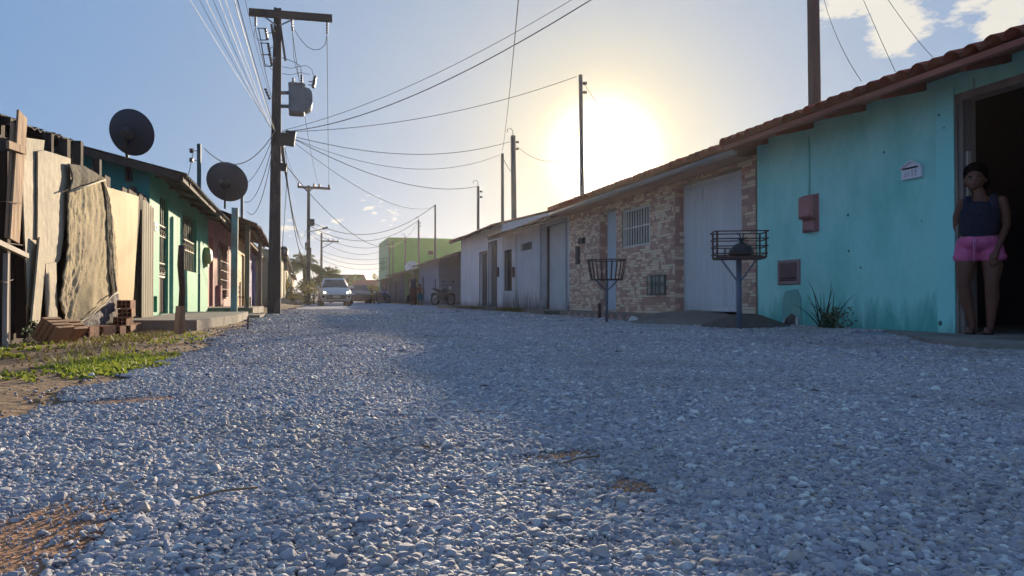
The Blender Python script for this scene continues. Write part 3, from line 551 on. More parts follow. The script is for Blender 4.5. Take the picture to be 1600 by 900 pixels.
for s in stones:
    mi = rnd.choice(wts); area = (s[1]-s[0])*(s[3]-s[2])
    if npart < 300 and s[0] < 11.9 and (s[1]-s[0]) > .055: stone_obj(s, mi); npart += 1
    else:
        th = rnd.uniform(.008, .016); g_ = .003
        bk = [(XR-.0005, s[0]+g_, s[2]+g_), (XR-.0005, s[1]-g_, s[2]+g_), (XR-.0005, s[1]-g_, s[3]-g_), (XR-.0005, s[0]+g_, s[3]-g_)]
        fr_ = [(XR-th, y_+(.003 if k in (0, 3) else -.003), z_+(.003 if k < 2 else -.003)) for k, (x_, y_, z_) in enumerate(bk)]; big.loft([bk, fr_], mi, sm=False)
# the deep reveals of gate and door, faced with the same tiles in wider courses
for (yy, sg, zt_, x_a, x_b) in ((gY1, -1, 2.24, XR, XR+.2), (dY1, -1, dZ, XR, XR+.2)):
    z = .13
    while z < zt_-.03:
        hh = rnd.choice((.05, .07, .1)); z2 = min(z+hh, zt_); x = x_a
        while x < x_b-.01:
            x2 = min(x_b, x+rnd.choice((.08, .12, .2)));
            big.box(x+.002, x2-.002, yy+sg*.012, yy-.0005, z+.002, z2-.002, rnd.choice((1, 2, 2, 3, 2, 0))); x = x2
        z = z2
o = big.build('small_stone_tiles', cl, h2); o['kind'] = 'stuff'
# barred window
wn = MB().box(XR+.15, XR+.16, wY0, wY1, wZ0, wZ1).build('window', mat('window_glass_dark', '#2c2a30', '#3a3438', rough=.15), h2)
mb = MB(); [mb.box(XR+.02, XR+.06, *q) for q in ((wY0+.001, wY0+.04, wZ0+.001, wZ1-.001), (wY1-.04, wY1-.001, wZ0+.001, wZ1-.001), (wY0+.041, wY1-.041, wZ0+.001, wZ0+.035), (wY0+.041, wY1-.041, wZ1-.035, wZ1-.001))]; mb.build('window_frame', mWhitePl, wn)
bmesh_ = None
for k in range(10):
    yy = wY0+.11+k*(wY1-wY0-.22)/9; MB().box(XR+.026, XR+.048, yy-.012, yy+.012, wZ0+.036, wZ1-.036).build('window_bar', mWhitePl, wn)
MB().box(XR+.015, XR+.0255, wY0+.05, wY1-.05, 1.70, 1.725).build('window_bar', mWhitePl, wn)
# tall metal gate of ribbed sheets, wicket door at its right
def ribbed(mb, x, ya, yb, za, zb, pitch=.075, d=.018, mi=0):
    n = max(1, round((yb-ya)/pitch)); p = (yb-ya)/n; pts = []
    for k in range(n): q = ya+k*p; pts += [(x, q), (x, q+p*.55), (x-d, q+p*.68), (x-d, q+p*.87)]
    pts.append((x, yb)); vs = [(a, b_, z_) for a, b_ in pts for z_ in (za, zb)]; vs += [(a+.006, b_, z_) for a, b_ in pts for z_ in (za, zb)]; m_ = 2*len(pts)
    fs = [(2*i, 2*i+2, 2*i+3, 2*i+1) for i in range(len(pts)-1)]+[(m_+2*i+1, m_+2*i+3, m_+2*i+2, m_+2*i) for i in range(len(pts)-1)]
    mb.add(vs, fs, mi)
mGate = mat('pale_grey_gate_paint', '#dadcde', '#cccdd0', scale=2.2, rough=.5, stretch=(1, 1, .3), c3='#908b88', s3=3, t3=.66, zg=('#86807c', .35, .5))
gx = XR+.17; gt = MB().box(gx+.008, gx+.03, gY0+.001, gY1-.013, .19, 2.239).build('gate', mGate, h2)
gw = yX(1133, gx)
for ya_, yb_ in ((gY0+.06, gw-.02), (gw+.02, gw+.43), (gw+.44, gw+.88), (gw+.89, gY1-.06)):
    if yb_-ya_ > .1: mb = MB(); ribbed(mb, gx, ya_, yb_, .27, 2.17); mb.build('ribbed_panel', mGate, gt)
mb = MB()
for q in ((gY0+.002, gY0+.055, .19, 2.235), (gY1-.06, gY1-.014, .19, 2.235), (gw-.018, gw-.004, .19, 2.235), (gw+.004, gw+.018, .19, 2.235), (gY0+.056, gw-.019, .19, .265), (gw+.019, gY1-.061, .19, .265), (gY0+.056, gw-.019, 2.175, 2.235), (gw+.019, gY1-.061, 2.175, 2.235)): mb.box(gx-.02, gx+.006, *q)
mb.build('gate_frame', mGate, gt); MB().box(gx-.045, gx-.021, gw-.06, gw-.03, 1.0, 1.14).build('gate_handle', mMetal, gt)
# narrow pale door
dr = MB().box(XR+.17, XR+.2, dY0+.001, dY1-.013, .145, dZ-.001).build('door', mat('bluish_white_door', '#c0ccda', '#b0bccc', scale=3, rough=.5), h2)
mb = MB(); ribbed(mb, XR+.165, dY0+.05, dY1-.06, .2, dZ-.06, .09); mb.build('door_panel', MATS['bluish_white_door'], dr); MB().box(XR+.13, XR+.155, dY0+.08, dY0+.11, 1.1, 1.2).build('door_handle', mMetal, dr)
# gas/meter hatch with grille
ga = empty('grille_cabinet', (XR-.02, 11.5, .9), 'small greenish grille cabinet low on the stone-clad wall by the gate', 'meter cabinet')
o, (ya, yb, zb, zt) = wbox('cabinet_back', 1015, 430, 1042, 461, .03, mat('dark_greenish_panel', '#4a5a56', '#5a6a62', rough=.5), ga)
mb = MB(); [mb.bar((XR-.05, ya+(yb-ya)*k/4, zb), (XR-.05, ya+(yb-ya)*k/4, zt), .014) for k in range(5)]; [mb.bar((XR-.05, ya, zb+(zt-zb)*k/3), (XR-.05, yb, zb+(zt-zb)*k/3), .012) for k in range(4)]; mb.build('grille', mat('grey_green_bars', '#66706c', '#586460'), ga)
mb = MB()
for ky in (0, 1, 2):
    for kz in (0, 1): mb.box(XR-.044, XR-.033, ya+.03+ky*(yb-ya)/3, ya+(ky+1)*(yb-ya)/3-.02, zb+.04+kz*(zt-zb)/2, zb+(kz+1)*(zt-zb)/2-.03)
mb.build('meter_face', mat('meter_glass', '#8fa09c', '#7c8c8a', rough=.2), ga)
# bell / conduit box on wall
it = empty('wall_intercom', (XR-.01, 15, 1.5), 'narrow upright black fitting with small lamp above, left on the stone-clad wall', 'intercom')
wbox('fitting_bar', 902, 385, 907, 413, .05, mBlack, it, .008); wbox('small_lamp', 907, 372, 915, 381, .07, mBlack, it, .02)
# roof 2: smooth pale gutter band and tiles
PB2 = [(5.44, 2.345), (9.6, 3.385), (13.75, 2.345)]; mb = MB()
for (xa, za), (xb, zb_) in zip(PB2, PB2[1:]): mb.add([(xa, y0, za), (xa, y1, za), (xb, y1, zb_), (xb, y0, zb_), (xa, y0, za-.02), (xa, y1, za-.02), (xb, y1, zb_-.02), (xb, y0, zb_-.02)], [(0, 1, 2, 3), (7, 6, 5, 4), (0, 4, 5, 1), (1, 5, 6, 2), (2, 6, 7, 3), (3, 7, 4, 0)])
mb.build('roof_boards', mWoodR, h2)
mb = MB(); th = [math.pi*(.5+k/8) for k in range(-1, 8)]
ring = lambda y_: [(5.43+.038*math.cos(math.pi/2+math.pi*k/7), y_, 2.315+.038*math.sin(math.pi/2+math.pi*k/7)) for k in range(8)]+[(5.455, y_, 2.267), (5.455, y_, 2.363)]
mb.loft([ring(y0-.25), ring(y1)]); mb.build('rounded_white_eave', mat('white_eave_paint', '#948889', '#847878', scale=3, rough=.6), h2)
MB().box(5.456, XR-.012, y0+.0, y1, 2.292, 2.309).build('soffit_board', mat('pinkish_soffit', '#8c6e68', '#7a5e58', rough=.85), h2)
tile_rows(h2, y0, y1, 5.36, 2.375, 2, 11)
# plinth with a painted zigzag
mPl = mat('plinth_cement', '#8d8076', '#7a6d64', scale=3, rough=.9, bump=.5)
pl = MB().box(5.27, XR-.0185, 10.95, 17.6, -.05, .125).build('raised_walk', mPl); tag(pl, 'low raised walk with painted pink triangles along the stone-clad house', 'plinth')
mb = MB()
for k in range(9):
    yy = 11.3+k*.36; mb.prism([(5.268, yy, .01), (5.268, yy+.3, .01), (5.268, yy+.15, .115)], (-.003, 0, 0))
mb.build('painted_triangle', mat('faded_pink_triangle', '#b8928c', '#a87f78'), pl)
MB().box(5.262, 5.267, 14.9, 16.0, .0, .115).build('dark_patch', mat('dark_plinth_patch', '#4f4642', '#5a504a'), pl)
# sloping cement ramp before the gate
mb = MB(); nx_, ny_ = 14, 22; vs = []
for j in range(ny_+1):
    for i in range(nx_+1):
        u = i/nx_; v = j/ny_; x = 4.75+u*(XR-.02-4.75); y = 8.9+v*2.6; e_ = min(1, 4*min(v, 1-v)+.15); x0e = 4.75+.12*math.sin(7*v)+.25*(1-e_)
        x = x0e+u*(XR-.02-x0e); vs.append((x, y, g1(x, y)-.02+(.17*u**.8*e_+.02*math.sin(5*x+4*y))*(1 if i else 0)))
mb.add(vs, [(j*(nx_+1)+i, j*(nx_+1)+i+1, (j+1)*(nx_+1)+i+1, (j+1)*(nx_+1)+i) for j in range(ny_) for i in range(nx_)], 0, True)
tag(mb.build('cement_ramp', mat('rough_ramp_cement', '#837970', '#6c625b', scale=3, rough=.92, bump=1, bscale=16)), 'rough cement ramp rising to the tall pale gate', 'ramp')
# dark soil heap
mb = MB(); vs = []; n = 26
for k, q in enumerate((0, .3, .6, .85, 1.05)):
    for j in range(n):
        th = 2*math.pi*j/n; r_ = q*(1+.1*math.sin(3*th)+.06*math.sin(7*th+1)); x, y = 5.35+.5*r_*math.cos(th), 8.15+.72*r_*math.sin(th); vs.append((x, y, g1(x, y)+.15*max(0, math.cos(min(1, q)*math.pi/2))+rnd.uniform(-.012, .016)-.02*(q > 1)))
mb.add(vs, [(k*n+j, (k+1)*n+j, (k+1)*n+(j+1) % n, k*n+(j+1) % n) for k in range(4) for j in range(n)], 0, True)
tag(mb.build('soil_heap', mat('dark_soil', '#6a5c54', '#54473f', scale=12, rough=.95, bump=1, bscale=40)), 'flat heap of dark soil between the ramp and the turquoise wall', 'soil heap')
tag(MB().obox((5.06, 10.75, .04), (.10, .16, .09), (.3, .2, .5), jit=.01).build('white_block', mWhitePl), 'small broken white block lying beside the wire basket post', 'rubble block')
tag(MB().tube([(5.1, 12.3, 0), (5.1, 12.31, .30)], .028, 8).build('short_stake', mRust), 'short rusty stake stuck in the ground left of the wire basket', 'stake')
# ---------------------------------------------------------------- rest of the right-hand row
def simple_house(name, label, cat, xf, sgn, y0, y1, zeave, mw, holes=(), depth=7.5, over=.45, rise=1.1, roofmat=None, group=None, t=.15, pitch=.2, amp=.02, sag=.01, floor=True, zb=-.2, roofy=None, seed=0, eavethk=.05):
    """plastered single-storey house; xf is its street face, sgn points indoors"""
    h = empty(name, (xf, (y0+y1)/2, 0), label, cat, group)
    xe, xrg, xbk = xf-sgn*over, xf+sgn*depth*.5, xf+sgn*(depth+over)
    prof = [(xe, zeave), (xrg, zeave+rise), (xbk, zeave)]
    ztop = zeave+rise*over/(over+depth*.5)-.02
    mb = MB(); wallx(mb, xf, sgn*t, y0, y1, zb, ztop, holes); mb.build('front_wall', mw, h)
    mb = MB(); gable(mb, xf+sgn*(t+.003), xf+sgn*depth, y0, y0+.12, prof, zb, .03); gable(mb, xf+sgn*(t+.003), xf+sgn*depth, y1-.12, y1, prof, zb, .03); mb.build('side_wall', mw, h)
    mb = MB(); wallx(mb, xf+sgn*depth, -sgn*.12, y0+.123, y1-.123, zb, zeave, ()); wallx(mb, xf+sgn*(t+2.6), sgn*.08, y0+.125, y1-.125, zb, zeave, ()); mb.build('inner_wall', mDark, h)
    ry = roofy or (y0-.12, y1+.1); mb = MB(); corr(mb, ry[0], ry[1], prof, pitch=pitch, amp=amp, sag=sag, seed=seed, thk=.012); mb.build('roof', roofmat or mCem, h)
    mb = MB(); mb.box(min(xe+sgn*.03, xe+sgn*.075), max(xe+sgn*.03, xe+sgn*.075), ry[0]+.05, ry[1]-.05, zeave-eavethk-.04, zeave-amp-.014); mb.build('eave_batten', mWoodD, h)
    return h
mWoodD = mat('dark_timber', '#54443c', '#3f342f', scale=5, rough=.85, stretch=(1, .2, 1), bump=.3)
mCem = mat('weathered_fibre_cement', '#6f6660', '#524a46', scale=3, rough=.9, bump=.4, c3='#3c3633', s3=2.5, t3=.55)
mClayR = mat('brown_clay_roof', '#7a5244', '#5c4038', scale=4, rough=.88, bump=.5, c3='#45342f', s3=3, t3=.55)
mWhite = mat('stained_white_paint', '#dcdce0', '#cccdd2', scale=1.5, rough=.8, bump=.3, bscale=20, c3='#cfced4', s3=1.4, t3=.62, zg=('#6a5e58', .45, .9))
mWhite2 = mat('stained_offwhite_paint', '#d2d0d4', '#c2c0c6', scale=2, rough=.8, bump=.3, bscale=20, c3='#bebac2', s3=2.2, t3=.60, zg=('#5e5250', .75, .92))
mDoorG = mat('old_grey_door', '#6d6560', '#575049', scale=5, rough=.7, stretch=(1, 1, .2), c3='#3f3a38', s3=4, t3=.6)
def door(h, xf, sgn, ya, yb, za, zb, M, rec=.08, planks=0, name='door', handle=True, frame=None):
    x0, x1 = sorted((xf+sgn*rec, xf+sgn*(rec+.035)))
    d = MB().box(x0, x1, ya+.001, yb-.001, za+.001, zb-.001).build(name, M, h)
    xo = xf+sgn*rec
    if planks:
        for k in range(planks):
            a = ya+.01+(yb-ya-.02)*k/planks; b_ = ya+.01+(yb-ya-.02)*(k+1)/planks; xa, xb = sorted((xo-sgn*.001, xo-sgn*(.012+.004*(k % 2))))
            MB().box(xa, xb, a+.004, b_-.004, za+.02, zb-.02).build('door_plank', M, d)
    if frame:
        mb = MB(); xa, xb = sorted((xf-sgn*.012, xf-sgn*.0005)); w = .05
        mb.box(xa, xb, ya-w, ya-.001, za, zb+w); mb.box(xa, xb, yb+.001, yb+w, za, zb+w); mb.box(xa, xb, ya, yb, zb+.001, zb+w); mb.build('door_frame', frame, d)
    if handle: xa, xb = sorted((xo-sgn*.018, xo-sgn*.05)); MB().box(xa, xb, ya+.06, ya+.09, (za+zb)/2-.04, (za+zb)/2+.06).build('door_handle', mMetal, d)
    return d
def grille_window(h, xf, sgn, ya, yb, za, zb, nb, Mb, rec=.1, hbars=1, orn=0, glass=None, fr=True, prop=.02):
    xo = xf+sgn*rec; x0, x1 = sorted((xo, xo+sgn*.01))
    w = MB().box(x0, x1, ya+.001, yb-.001, za+.001, zb-.001).build('window', glass or MATS['window_glass_dark'], h)
    xb = xf+sgn*prop
    if fr:
        mb = MB()
        for p_, q_ in (((ya+.015, za+.015), (yb-.015, za+.015)), ((ya+.015, zb-.015), (yb-.015, zb-.015)), ((ya+.015, za+.03), (ya+.015, zb-.03)), ((yb-.015, za+.03), (yb-.015, zb-.03))): mb.bar((xb, *p_), (xb, *q_), .025)
        mb.build('window_frame', Mb, w)
    for k in range(nb):
        y = ya+(yb-ya)*(k+1)/(nb+1); MB().bar((xb, y, za+.03), (xb, y, zb-.03), .014).build('window_bar', Mb, w)
    for k in range(hbars):
        z = za+(zb-za)*(k+1)/(hbars+1); MB().bar((xb-sgn*.012, ya+.03, z), (xb-sgn*.012, yb-.03, z), .012).build('window_bar', Mb, w)
    return w
# white house with ruined gate and vent, next along
y0, y1 = 16.04, 21.98; gA, gB = yX(884, XR), yX(846, XR); gz = onX(865, 352, XR).z+.06
wA, wB = yX(800, XR), yX(788, XR)
h3 = simple_house('garage_house', 'low white stained house with a whitish garage gate left of the stone-clad house', 'house', XR, 1, y0, y1, 2.28, mWhite2, [(gA, gB, .1, gz), (wA, wB, .62, 1.85), (yX(831, XR), yX(813, XR), 1.72, 1.92)], roofmat=mClayR, pitch=.22, amp=.03, roofy=(y0-.02, y1+.25), seed=2)
d = door(h3, XR, 1, gA, gB, .1, gz, mat('whitish_gate_paint', '#cfcfd2', '#c0c0c4', scale=3, rough=.6, zg=('#8a8582', .4, .6)), .22, 0, 'gate')
MB().box(XR+.151, XR+.26, gB+.001, gB+.06, .0, gz+.02).build('gate_reveal', mat('brown_reveal', '#6f5a58', '#5c4a4a', scale=4, rough=.85), h3); MB().box(XR+.151, XR+.26, gA-.06, gA-.001, .0, gz+.02).build('gate_reveal', MATS['brown_reveal'], h3); MB().box(XR+.151, XR+.26, gA-.06, gB+.06, gz+.021, gz+.08).build('gate_reveal', MATS['brown_reveal'], h3)
for k in range(4): a = gA+.05+(gB-gA-.1)*k/4; mb = MB(); ribbed(mb, XR+.218, a+.01, a+(gB-gA-.1)/4-.01, .16, gz-.06, .1, .012); mb.build('ribbed_panel', mat('whitish_gate_paint', '#fff'), d)
mb = MB(); mb.box(XR-.01, XR-.0005, gA-.12, gA-.002, .02, gz+.12); mb.box(XR-.01, XR-.0005, gB+.002, gB+.12, .02, gz+.12); mb.box(XR-.01, XR-.0005, gA-.001, gB+.001, gz+.002, gz+.12); mb.build('gate_surround', mat('greyish_surround', '#9c9aa2', '#86848c', rough=.8), h3)
grille_window(h3, XR, 1, wA, wB, .62, 1.85, 3, mRust, orn=0)
MB().box(XR+.06, XR+.07, yX(831, XR), yX(813, XR), 1.72, 1.92).build('vent_panel', mWoodG, h3)
mb = MB(); mb.tube([(XR-.02, yX(807, XR), .1), (XR-.02, yX(807, XR), 2.2)], .018, 6); mb.build('downpipe', mWhitePl, h3)
mb = MB(); p = onX(803, 425, XR); mb.obox((XR-.03, p.y, p.z), (.05, .2, .3), jit=.01); mb.build('meter_box', mRust, h3)
# far white house, taller eave
y0, y1 = 22.0, 28.25
dA = [(yX(761, XR), yX(750, XR), 1.95), (yX(776, XR), yX(764, XR), 2.2)]
h4 = simple_house('white_house', 'taller white house with two narrow dark weathered doors and a pole behind its roof', 'house', XR, 1, y0, y1, 2.62, mWhite, [(a, b_, .12, z_) for a, b_, z_ in dA], roofmat=mClayR, pitch=.22, amp=.028, over=.42, roofy=(y0-.1, y1+.35), seed=3)
for a, b_, z_ in dA: door(h4, XR, 1, a, b_, .12, z_, mDoorG, .1, 4, frame=mRust)
mb = MB(); p = onX(779, 425, XR); mb.obox((XR-.02, p.y, p.z), (.04, .14, .3)); mb.build('meter_box', mRust, h4)
MB().box(XR-.35, XR-.001, 21.5, 27.9, -.08, .06).build('door_sill', mConc, h4)
# set-back grey house with an open porch
XS = 7.2
ya, ym_, yb = yX(722, XS)-1.5, yX(686, XS), yX(655, XS)
zE = onX(686, 404, XS-.4).z
h5 = simple_house('grey_house', 'low grey set-back house whose dark open porch shelters a parked motorcycle', 'house', XS, 1, ym_, yb, zE, mat('grey_lilac_paint', '#a8a6b0', '#96949e', scale=2, rough=.85, zg=('#4c4644', .5, .7)), [(yX(663, XS), yX(658.5, XS), .1, 1.75), (yX(681, XS), yX(678, XS), .9, 1.5)], roofmat=mCem, roofy=(ya, yb+.2), over=.5, seed=4)
door(h5, XS, 1, yX(663, XS), yX(658.5, XS), .1, 1.75, mDoorG, .08, 2)
MB().box(XS+.06, XS+.07, yX(681, XS), yX(678, XS), .9, 1.5).build('window', MATS['window_glass_dark'], h5)
mb = MB(); wallx(mb, XS+1.2, .15, ya, ym_-.002, -.1, zE+.25); mb.build('porch_back_wall', mat('grey_lilac_paint', '#fff'), h5)
mb = MB(); wallx(mb, XS+.02, .12, ya-.6, ya+1.5, -.1, zE+.05); mb.build('porch_side_panel', mat('pale_porch_paint', '#8f98a6', '#7f8896', rough=.8), h5)
MB().box(XS-1.0, XS+1.1, ya, ym_, -.05, .07).build('porch_floor', mConc, h5)
yc = yb+.03
spec = [('yellow_house', 'narrow yellow-green house with one dark door behind the walking woman', 632, '#9a9a62', '#86885a', 2.1, (648, 643)),
        ('purple_house', 'small purple-grey house with a dark door below the green building', 614, '#6f6272', '#5e5464', 2.15, (623, 618)),
        ('shaded_house', 'far shop front in deep shade under a dark awning below the green building', 594, '#5a5660', '#4a464e', 1.95, (608, 603))]
for nm, lab, pxe, ca, cb, ze, dd in spec:
    ye = yX(pxe, XS); dA_, dB_ = yX(dd[0], XS), yX(dd[1], XS)
    h = simple_house(nm, lab, 'house', XS, 1, yc, ye, ze+.15, mat(nm+'_paint', ca, cb, scale=2, rough=.85, zg=('#45403e', .5, .6)), [(dA_, dB_, .1, 1.8)], roofmat=mCem, roofy=(yc-.1, ye+.2), over=.6, seed=len(nm))
    door(h, XS, 1, dA_, dB_, .1, 1.8, mDoorG, .08, 0); yc = ye+.03
# green two-storey building
mGreen = mat('bright_green_paint', '#68b648', '#60aa42', scale=.6, rough=.8, bump=.2, c3='#5a9e3c', s3=.5, t3=.6)
gr = empty('green_building', (16, 78, 0), 'large plain bright green two-storey building above the low roofs', 'building')
X0 = 8.0; Y0 = yX(607, X0); Y1 = yX(592, X0); ZT = onX(607, 372, X0).z; print('green', Y0, Y1, ZT)
vy, vx = onY(545+0, 0, Y0).x, 0
v0, v1 = onY(669, 392, Y0), onY(677, 398, Y0)
mb = MB()      # gable-less end wall facing the viewer, with one vent opening
xs_ = [X0, v0.x, v1.x, X0+17]; zs_ = [-.1, v1.z, v0.z, ZT]
for i in range(3):
    for j in range(3):
        if i == 1 and j == 1: continue
        mb.add([(xs_[i], Y0, zs_[j]), (xs_[i+1], Y0, zs_[j]), (xs_[i+1], Y0, zs_[j+1]), (xs_[i], Y0, zs_[j+1])], [(0, 1, 2, 3)])
mb.build('end_wall', mGreen, gr)
MB().box(v0.x, v1.x, Y0+.12, Y0+.2, v1.z, v0.z).build('vent', mDark, gr)
wz = [(yX(600, X0), yX(598.5, X0), 3.4, 4.6), (yX(596.5, X0), yX(595, X0), 3.4, 4.6), (yX(604, X0), yX(602.5, X0), 3.4, 4.6)]
mb = MB(); wallx(mb, X0-.002, .2, Y0+.0, Y1, -.1, ZT, [(a, b_, c, d_) for a, b_, c, d_ in wz]); mb.build('street_wall', mat('pale_green_paint', '#7fb08a', '#74a47e', rough=.8), gr)
for a, b_, c, d_ in wz: w = MB().box(X0+.08, X0+.09, a+.001, b_-.001, c+.001, d_-.001).build('window', MATS['window_glass_dark'], gr); MB().box(X0-.06, X0-.003, a-.05, b_+.05, c-.06, c).build('sill', mConc, w)
mb = MB(); mb.box(X0+.2, X0+17, Y1-.2, Y1, -.1, ZT); mb.box(X0+16.8, X0+17, Y0+.01, Y1-.21, -.1, ZT); mb.build('back_wall', mGreen, gr)
MB().box(X0+.2, X0+16.79, Y0+.02, Y1-.21, ZT-.3, ZT-.1).build('flat_roof', mConc, gr)
mb = MB(); mb.box(X0-.05, X0+17.05, Y0-.05, Y0+.14, ZT+.001, ZT+.07); mb.box(X0-.05, X0+.16, Y0+.141, Y1, ZT+.001, ZT+.07); mb.build('parapet_cap', mGreen, gr)
# house with red clay roofs closing the street
mRed = mat('red_clay_roof', '#96482e', '#7e402c', scale=1.2, rough=.88, bump=.4)
he = empty('red_roofed_house', (8, 108, 0), 'far house with broad reddish clay roofs closing the end of the street', 'house')
Y = 105; P_ = lambda px, py, Y=Y: onY(px, py, Y)
a, b_ = P_(538, 455).x, P_(600, 455).x; zt = P_(560, 447).z; mb = MB(); mb.box(a, b_, Y, Y+8, -.2, P_(560, 455).z); mb.build('wall', mat('brick_red_wall', '#7c4a3c', '#6a4034', rough=.9), he)
def gable_roof(mb, x0, x1, y0_, y1_, z0, z1, hip=0):
    ym = (y0_+y1_)/2; v = [(x0, y0_, z0), (x1, y0_, z0), (x1, y1_, z0), (x0, y1_, z0), (x0+hip, ym, z1), (x1-hip, ym, z1)]
    mb.add(v, [(0, 1, 5, 4), (2, 3, 4, 5), (0, 4, 3), (1, 2, 5), (0, 3, 2, 1)])
mb = MB(); gable_roof(mb, P_(533, 450).x, P_(606, 450).x, Y-1.2, Y+9, P_(560, 455).z+.0, P_(560, 436).z, .8); mb.build('front_roof', mRed, he)
mb = MB(); gable_roof(mb, onY(515, 450, 116).x, onY(576, 450, 116).x, 115, 123, onY(560, 448, 116).z, onY(560, 429, 119).z, .5); mb.build('rear_roof', mClayR, he)
mb = MB(); mb.box(onY(516, 450, 116).x, onY(572, 450, 116).x, 116, 122, -.2, onY(560, 448, 116).z+.01); mb.build('rear_wall', mat('brick_red_wall', '#fff'), he)
for k in range(3): a = P_(545+17*k, 450).x; MB().box(a, a+1.1, Y-.03, Y-.001, .0, 1.5).build('door', mDark, he)
wl = MB(); wl.box(onY(597, 460, 92).x, onY(607, 460, 92).x, 92, 92.3, -.1, onY(600, 444, 92).z); tag(wl.build('white_wall', mWhite), 'short pale blue-white wall at the far end of the street below the green building', 'wall')

# ---------------------------------------------------------------- left-hand row
XL = -2.15
mTeal = mat('teal_side_paint', '#14847f', '#10766f', scale=1.4, rough=.85, bump=.5, bscale=24, c3='#0e6562', s3=1.4, t3=.6)
mMint = mat('mint_green_paint', '#4cac88', '#44a27e', scale=1.5, rough=.75, bump=.25, bscale=16, c3='#5eb894', s3=1.0, t3=.65, zg=('#4a9a80', .3, .7))
L1a, L1b = 11.72, 18.55
dH = (yX(249, XL), yX(263, XL), .14, 2.02); wH = (yX(285, XL), yX(307, XL), .92, onX(285, 327, XL).z+.0)
sH = (yX(240, XL), yX(246, XL), .18, .42)
l1 = empty('mint_green_house', (XL, 15, 0), 'mint green house with teal side wall, grilled door and window and satellite dish', 'house')
mb = MB(); wallx(mb, XL, -.2, L1a, L1b, -.1, 2.30, [dH, wH, sH]); mb.build('front_wall', mMint, l1)
PL1 = [(-1.62, 2.16), (-5.8, 3.18), (-9.6, 2.16)]
mb = MB(); gable(mb, XL-.203, -9.2, L1a, L1a+.15, PL1, -.1, .04); mb.add([(XL-.2, L1a-.001, -.1), (XL, L1a-.001, -.1), (XL, L1a-.001, 2.26), (XL-.2, L1a-.001, 2.30)], [(0, 1, 2, 3)]); mb.build('side_wall', mTeal, l1)
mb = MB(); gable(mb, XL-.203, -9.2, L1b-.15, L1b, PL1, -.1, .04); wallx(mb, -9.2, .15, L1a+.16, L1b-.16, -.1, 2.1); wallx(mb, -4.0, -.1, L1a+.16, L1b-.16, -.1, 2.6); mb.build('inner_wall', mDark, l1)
mb = MB(); corr(mb, L1a-.25, L1b+.15, PL1, pitch=.19, amp=.022, sag=.006, seed=5); mb.build('roof', mCem, l1)
mb = MB(); mb.bar((-1.70, L1a-.2, 2.11), (-1.70, L1b+.1, 2.11), .05, .07); mb.build('eave_batten', mWoodD, l1)
for k in range(6): y = L1a+.4+k*1.2; MB().bar((-1.66, y, 2.115), (-2.14, y, 2.235), .05, .06).build('rafter', mWoodD, l1)
mb = MB(); mb.bar((-1.72, L1a-.23, 2.13), (-5.8, L1a-.23, 3.13), .03, .10); mb.build('barge_board', mWoodD, l1)
mIron = mat('cream_iron', '#b8a894', '#9c8c7a', scale=8, rough=.6); mBarD = mat('dark_iron_bar', '#4a4240', '#3a3432', rough=.6); mIronR = mat('dark_red_iron', '#6e2422', '#5a1e1e', scale=8, rough=.55)
def fancy(h, xf, ya, yb, za, zb, nb, M, orn, part='window', Mback=None):
    """iron grille: upright bars with bands of curled scrolls"""
    w = MB().box(xf-.13, xf-.12, ya+.001, yb-.001, za+.001, zb-.001).build(part, Mback or MATS['window_glass_dark'], h)
    x = xf-.05
    for k in range(nb): y = ya+(yb-ya)*(k+.5)/nb; MB().bar((x, y, za+.01), (x, y, zb-.01), .013).build('grille_bar', M, w)
    mb = MB()
    for z0_, z1_ in orn:
        mb.bar((x+.008, ya+.01, z0_), (x+.008, yb-.01, z0_), .012); mb.bar((x+.008, ya+.01, z1_), (x+.008, yb-.01, z1_), .012)
        for k in range(nb-1):
            yc_, q = ya+(yb-ya)*(k+1)/nb, (yb-ya)/nb*.42; zm, hh = (z0_+z1_)/2, (z1_-z0_)/2
            mb.tube([(x+.012, yc_-q*math.sin(t_*math.pi)*(1 if t_ < 1 else 1), zm+hh*(1-t_)) for t_ in [i/5 for i in range(11)]], .007, 4)
    mb.build('scroll_band', mIron, w); return w
dw = fancy(l1, XL, dH[0], dH[1], .15, 2.02, 5, mBarD, [(.78, .95), (1.38, 1.55)], 'door')
mb = MB(); ribbed(mb, XL-.07, dH[0]+.01, dH[1]-.01, .16, .72, .1, .01); mb.build('lower_panel', mIronR, dw); MB().bar((XL-.05, dH[0], .735), (XL-.05, dH[1], .735), .03).build('door_rail', mIronR, dw)
MB().box(XL+.0005, XL+.05, dH[0]-.1, dH[1]+.1, .105, .138).build('door_sill', mConc, l1)
fancy(l1, XL, wH[0], wH[1], wH[2], wH[3], 8, mBarD, [(1.32, 1.52)])
MB().box(XL-.19, XL-.12, sH[0]+.001, sH[1]-.001, sH[2]+.001, sH[3]-.001).build('low_opening', mDark, l1)
# number plate
np_ = wb = None
p = onX(242, 354, XL); pl_ = empty('house_number_plate', (XL+.005, p.y, p.z), 'small white house number plate left of the grilled door on the mint wall', 'number plate')
MB().box(XL+.001, XL+.02, p.y-.11, p.y+.11, p.z-.06, p.z+.06).build('plate', mWhitePl, pl_); mb = MB(); mb.box(XL+.0205, XL+.023, p.y-.07, p.y+.07, p.z-.04, p.z+.02); mb.build('dark_face', mat('grey_face', '#75757c', '#66666c'), pl_)
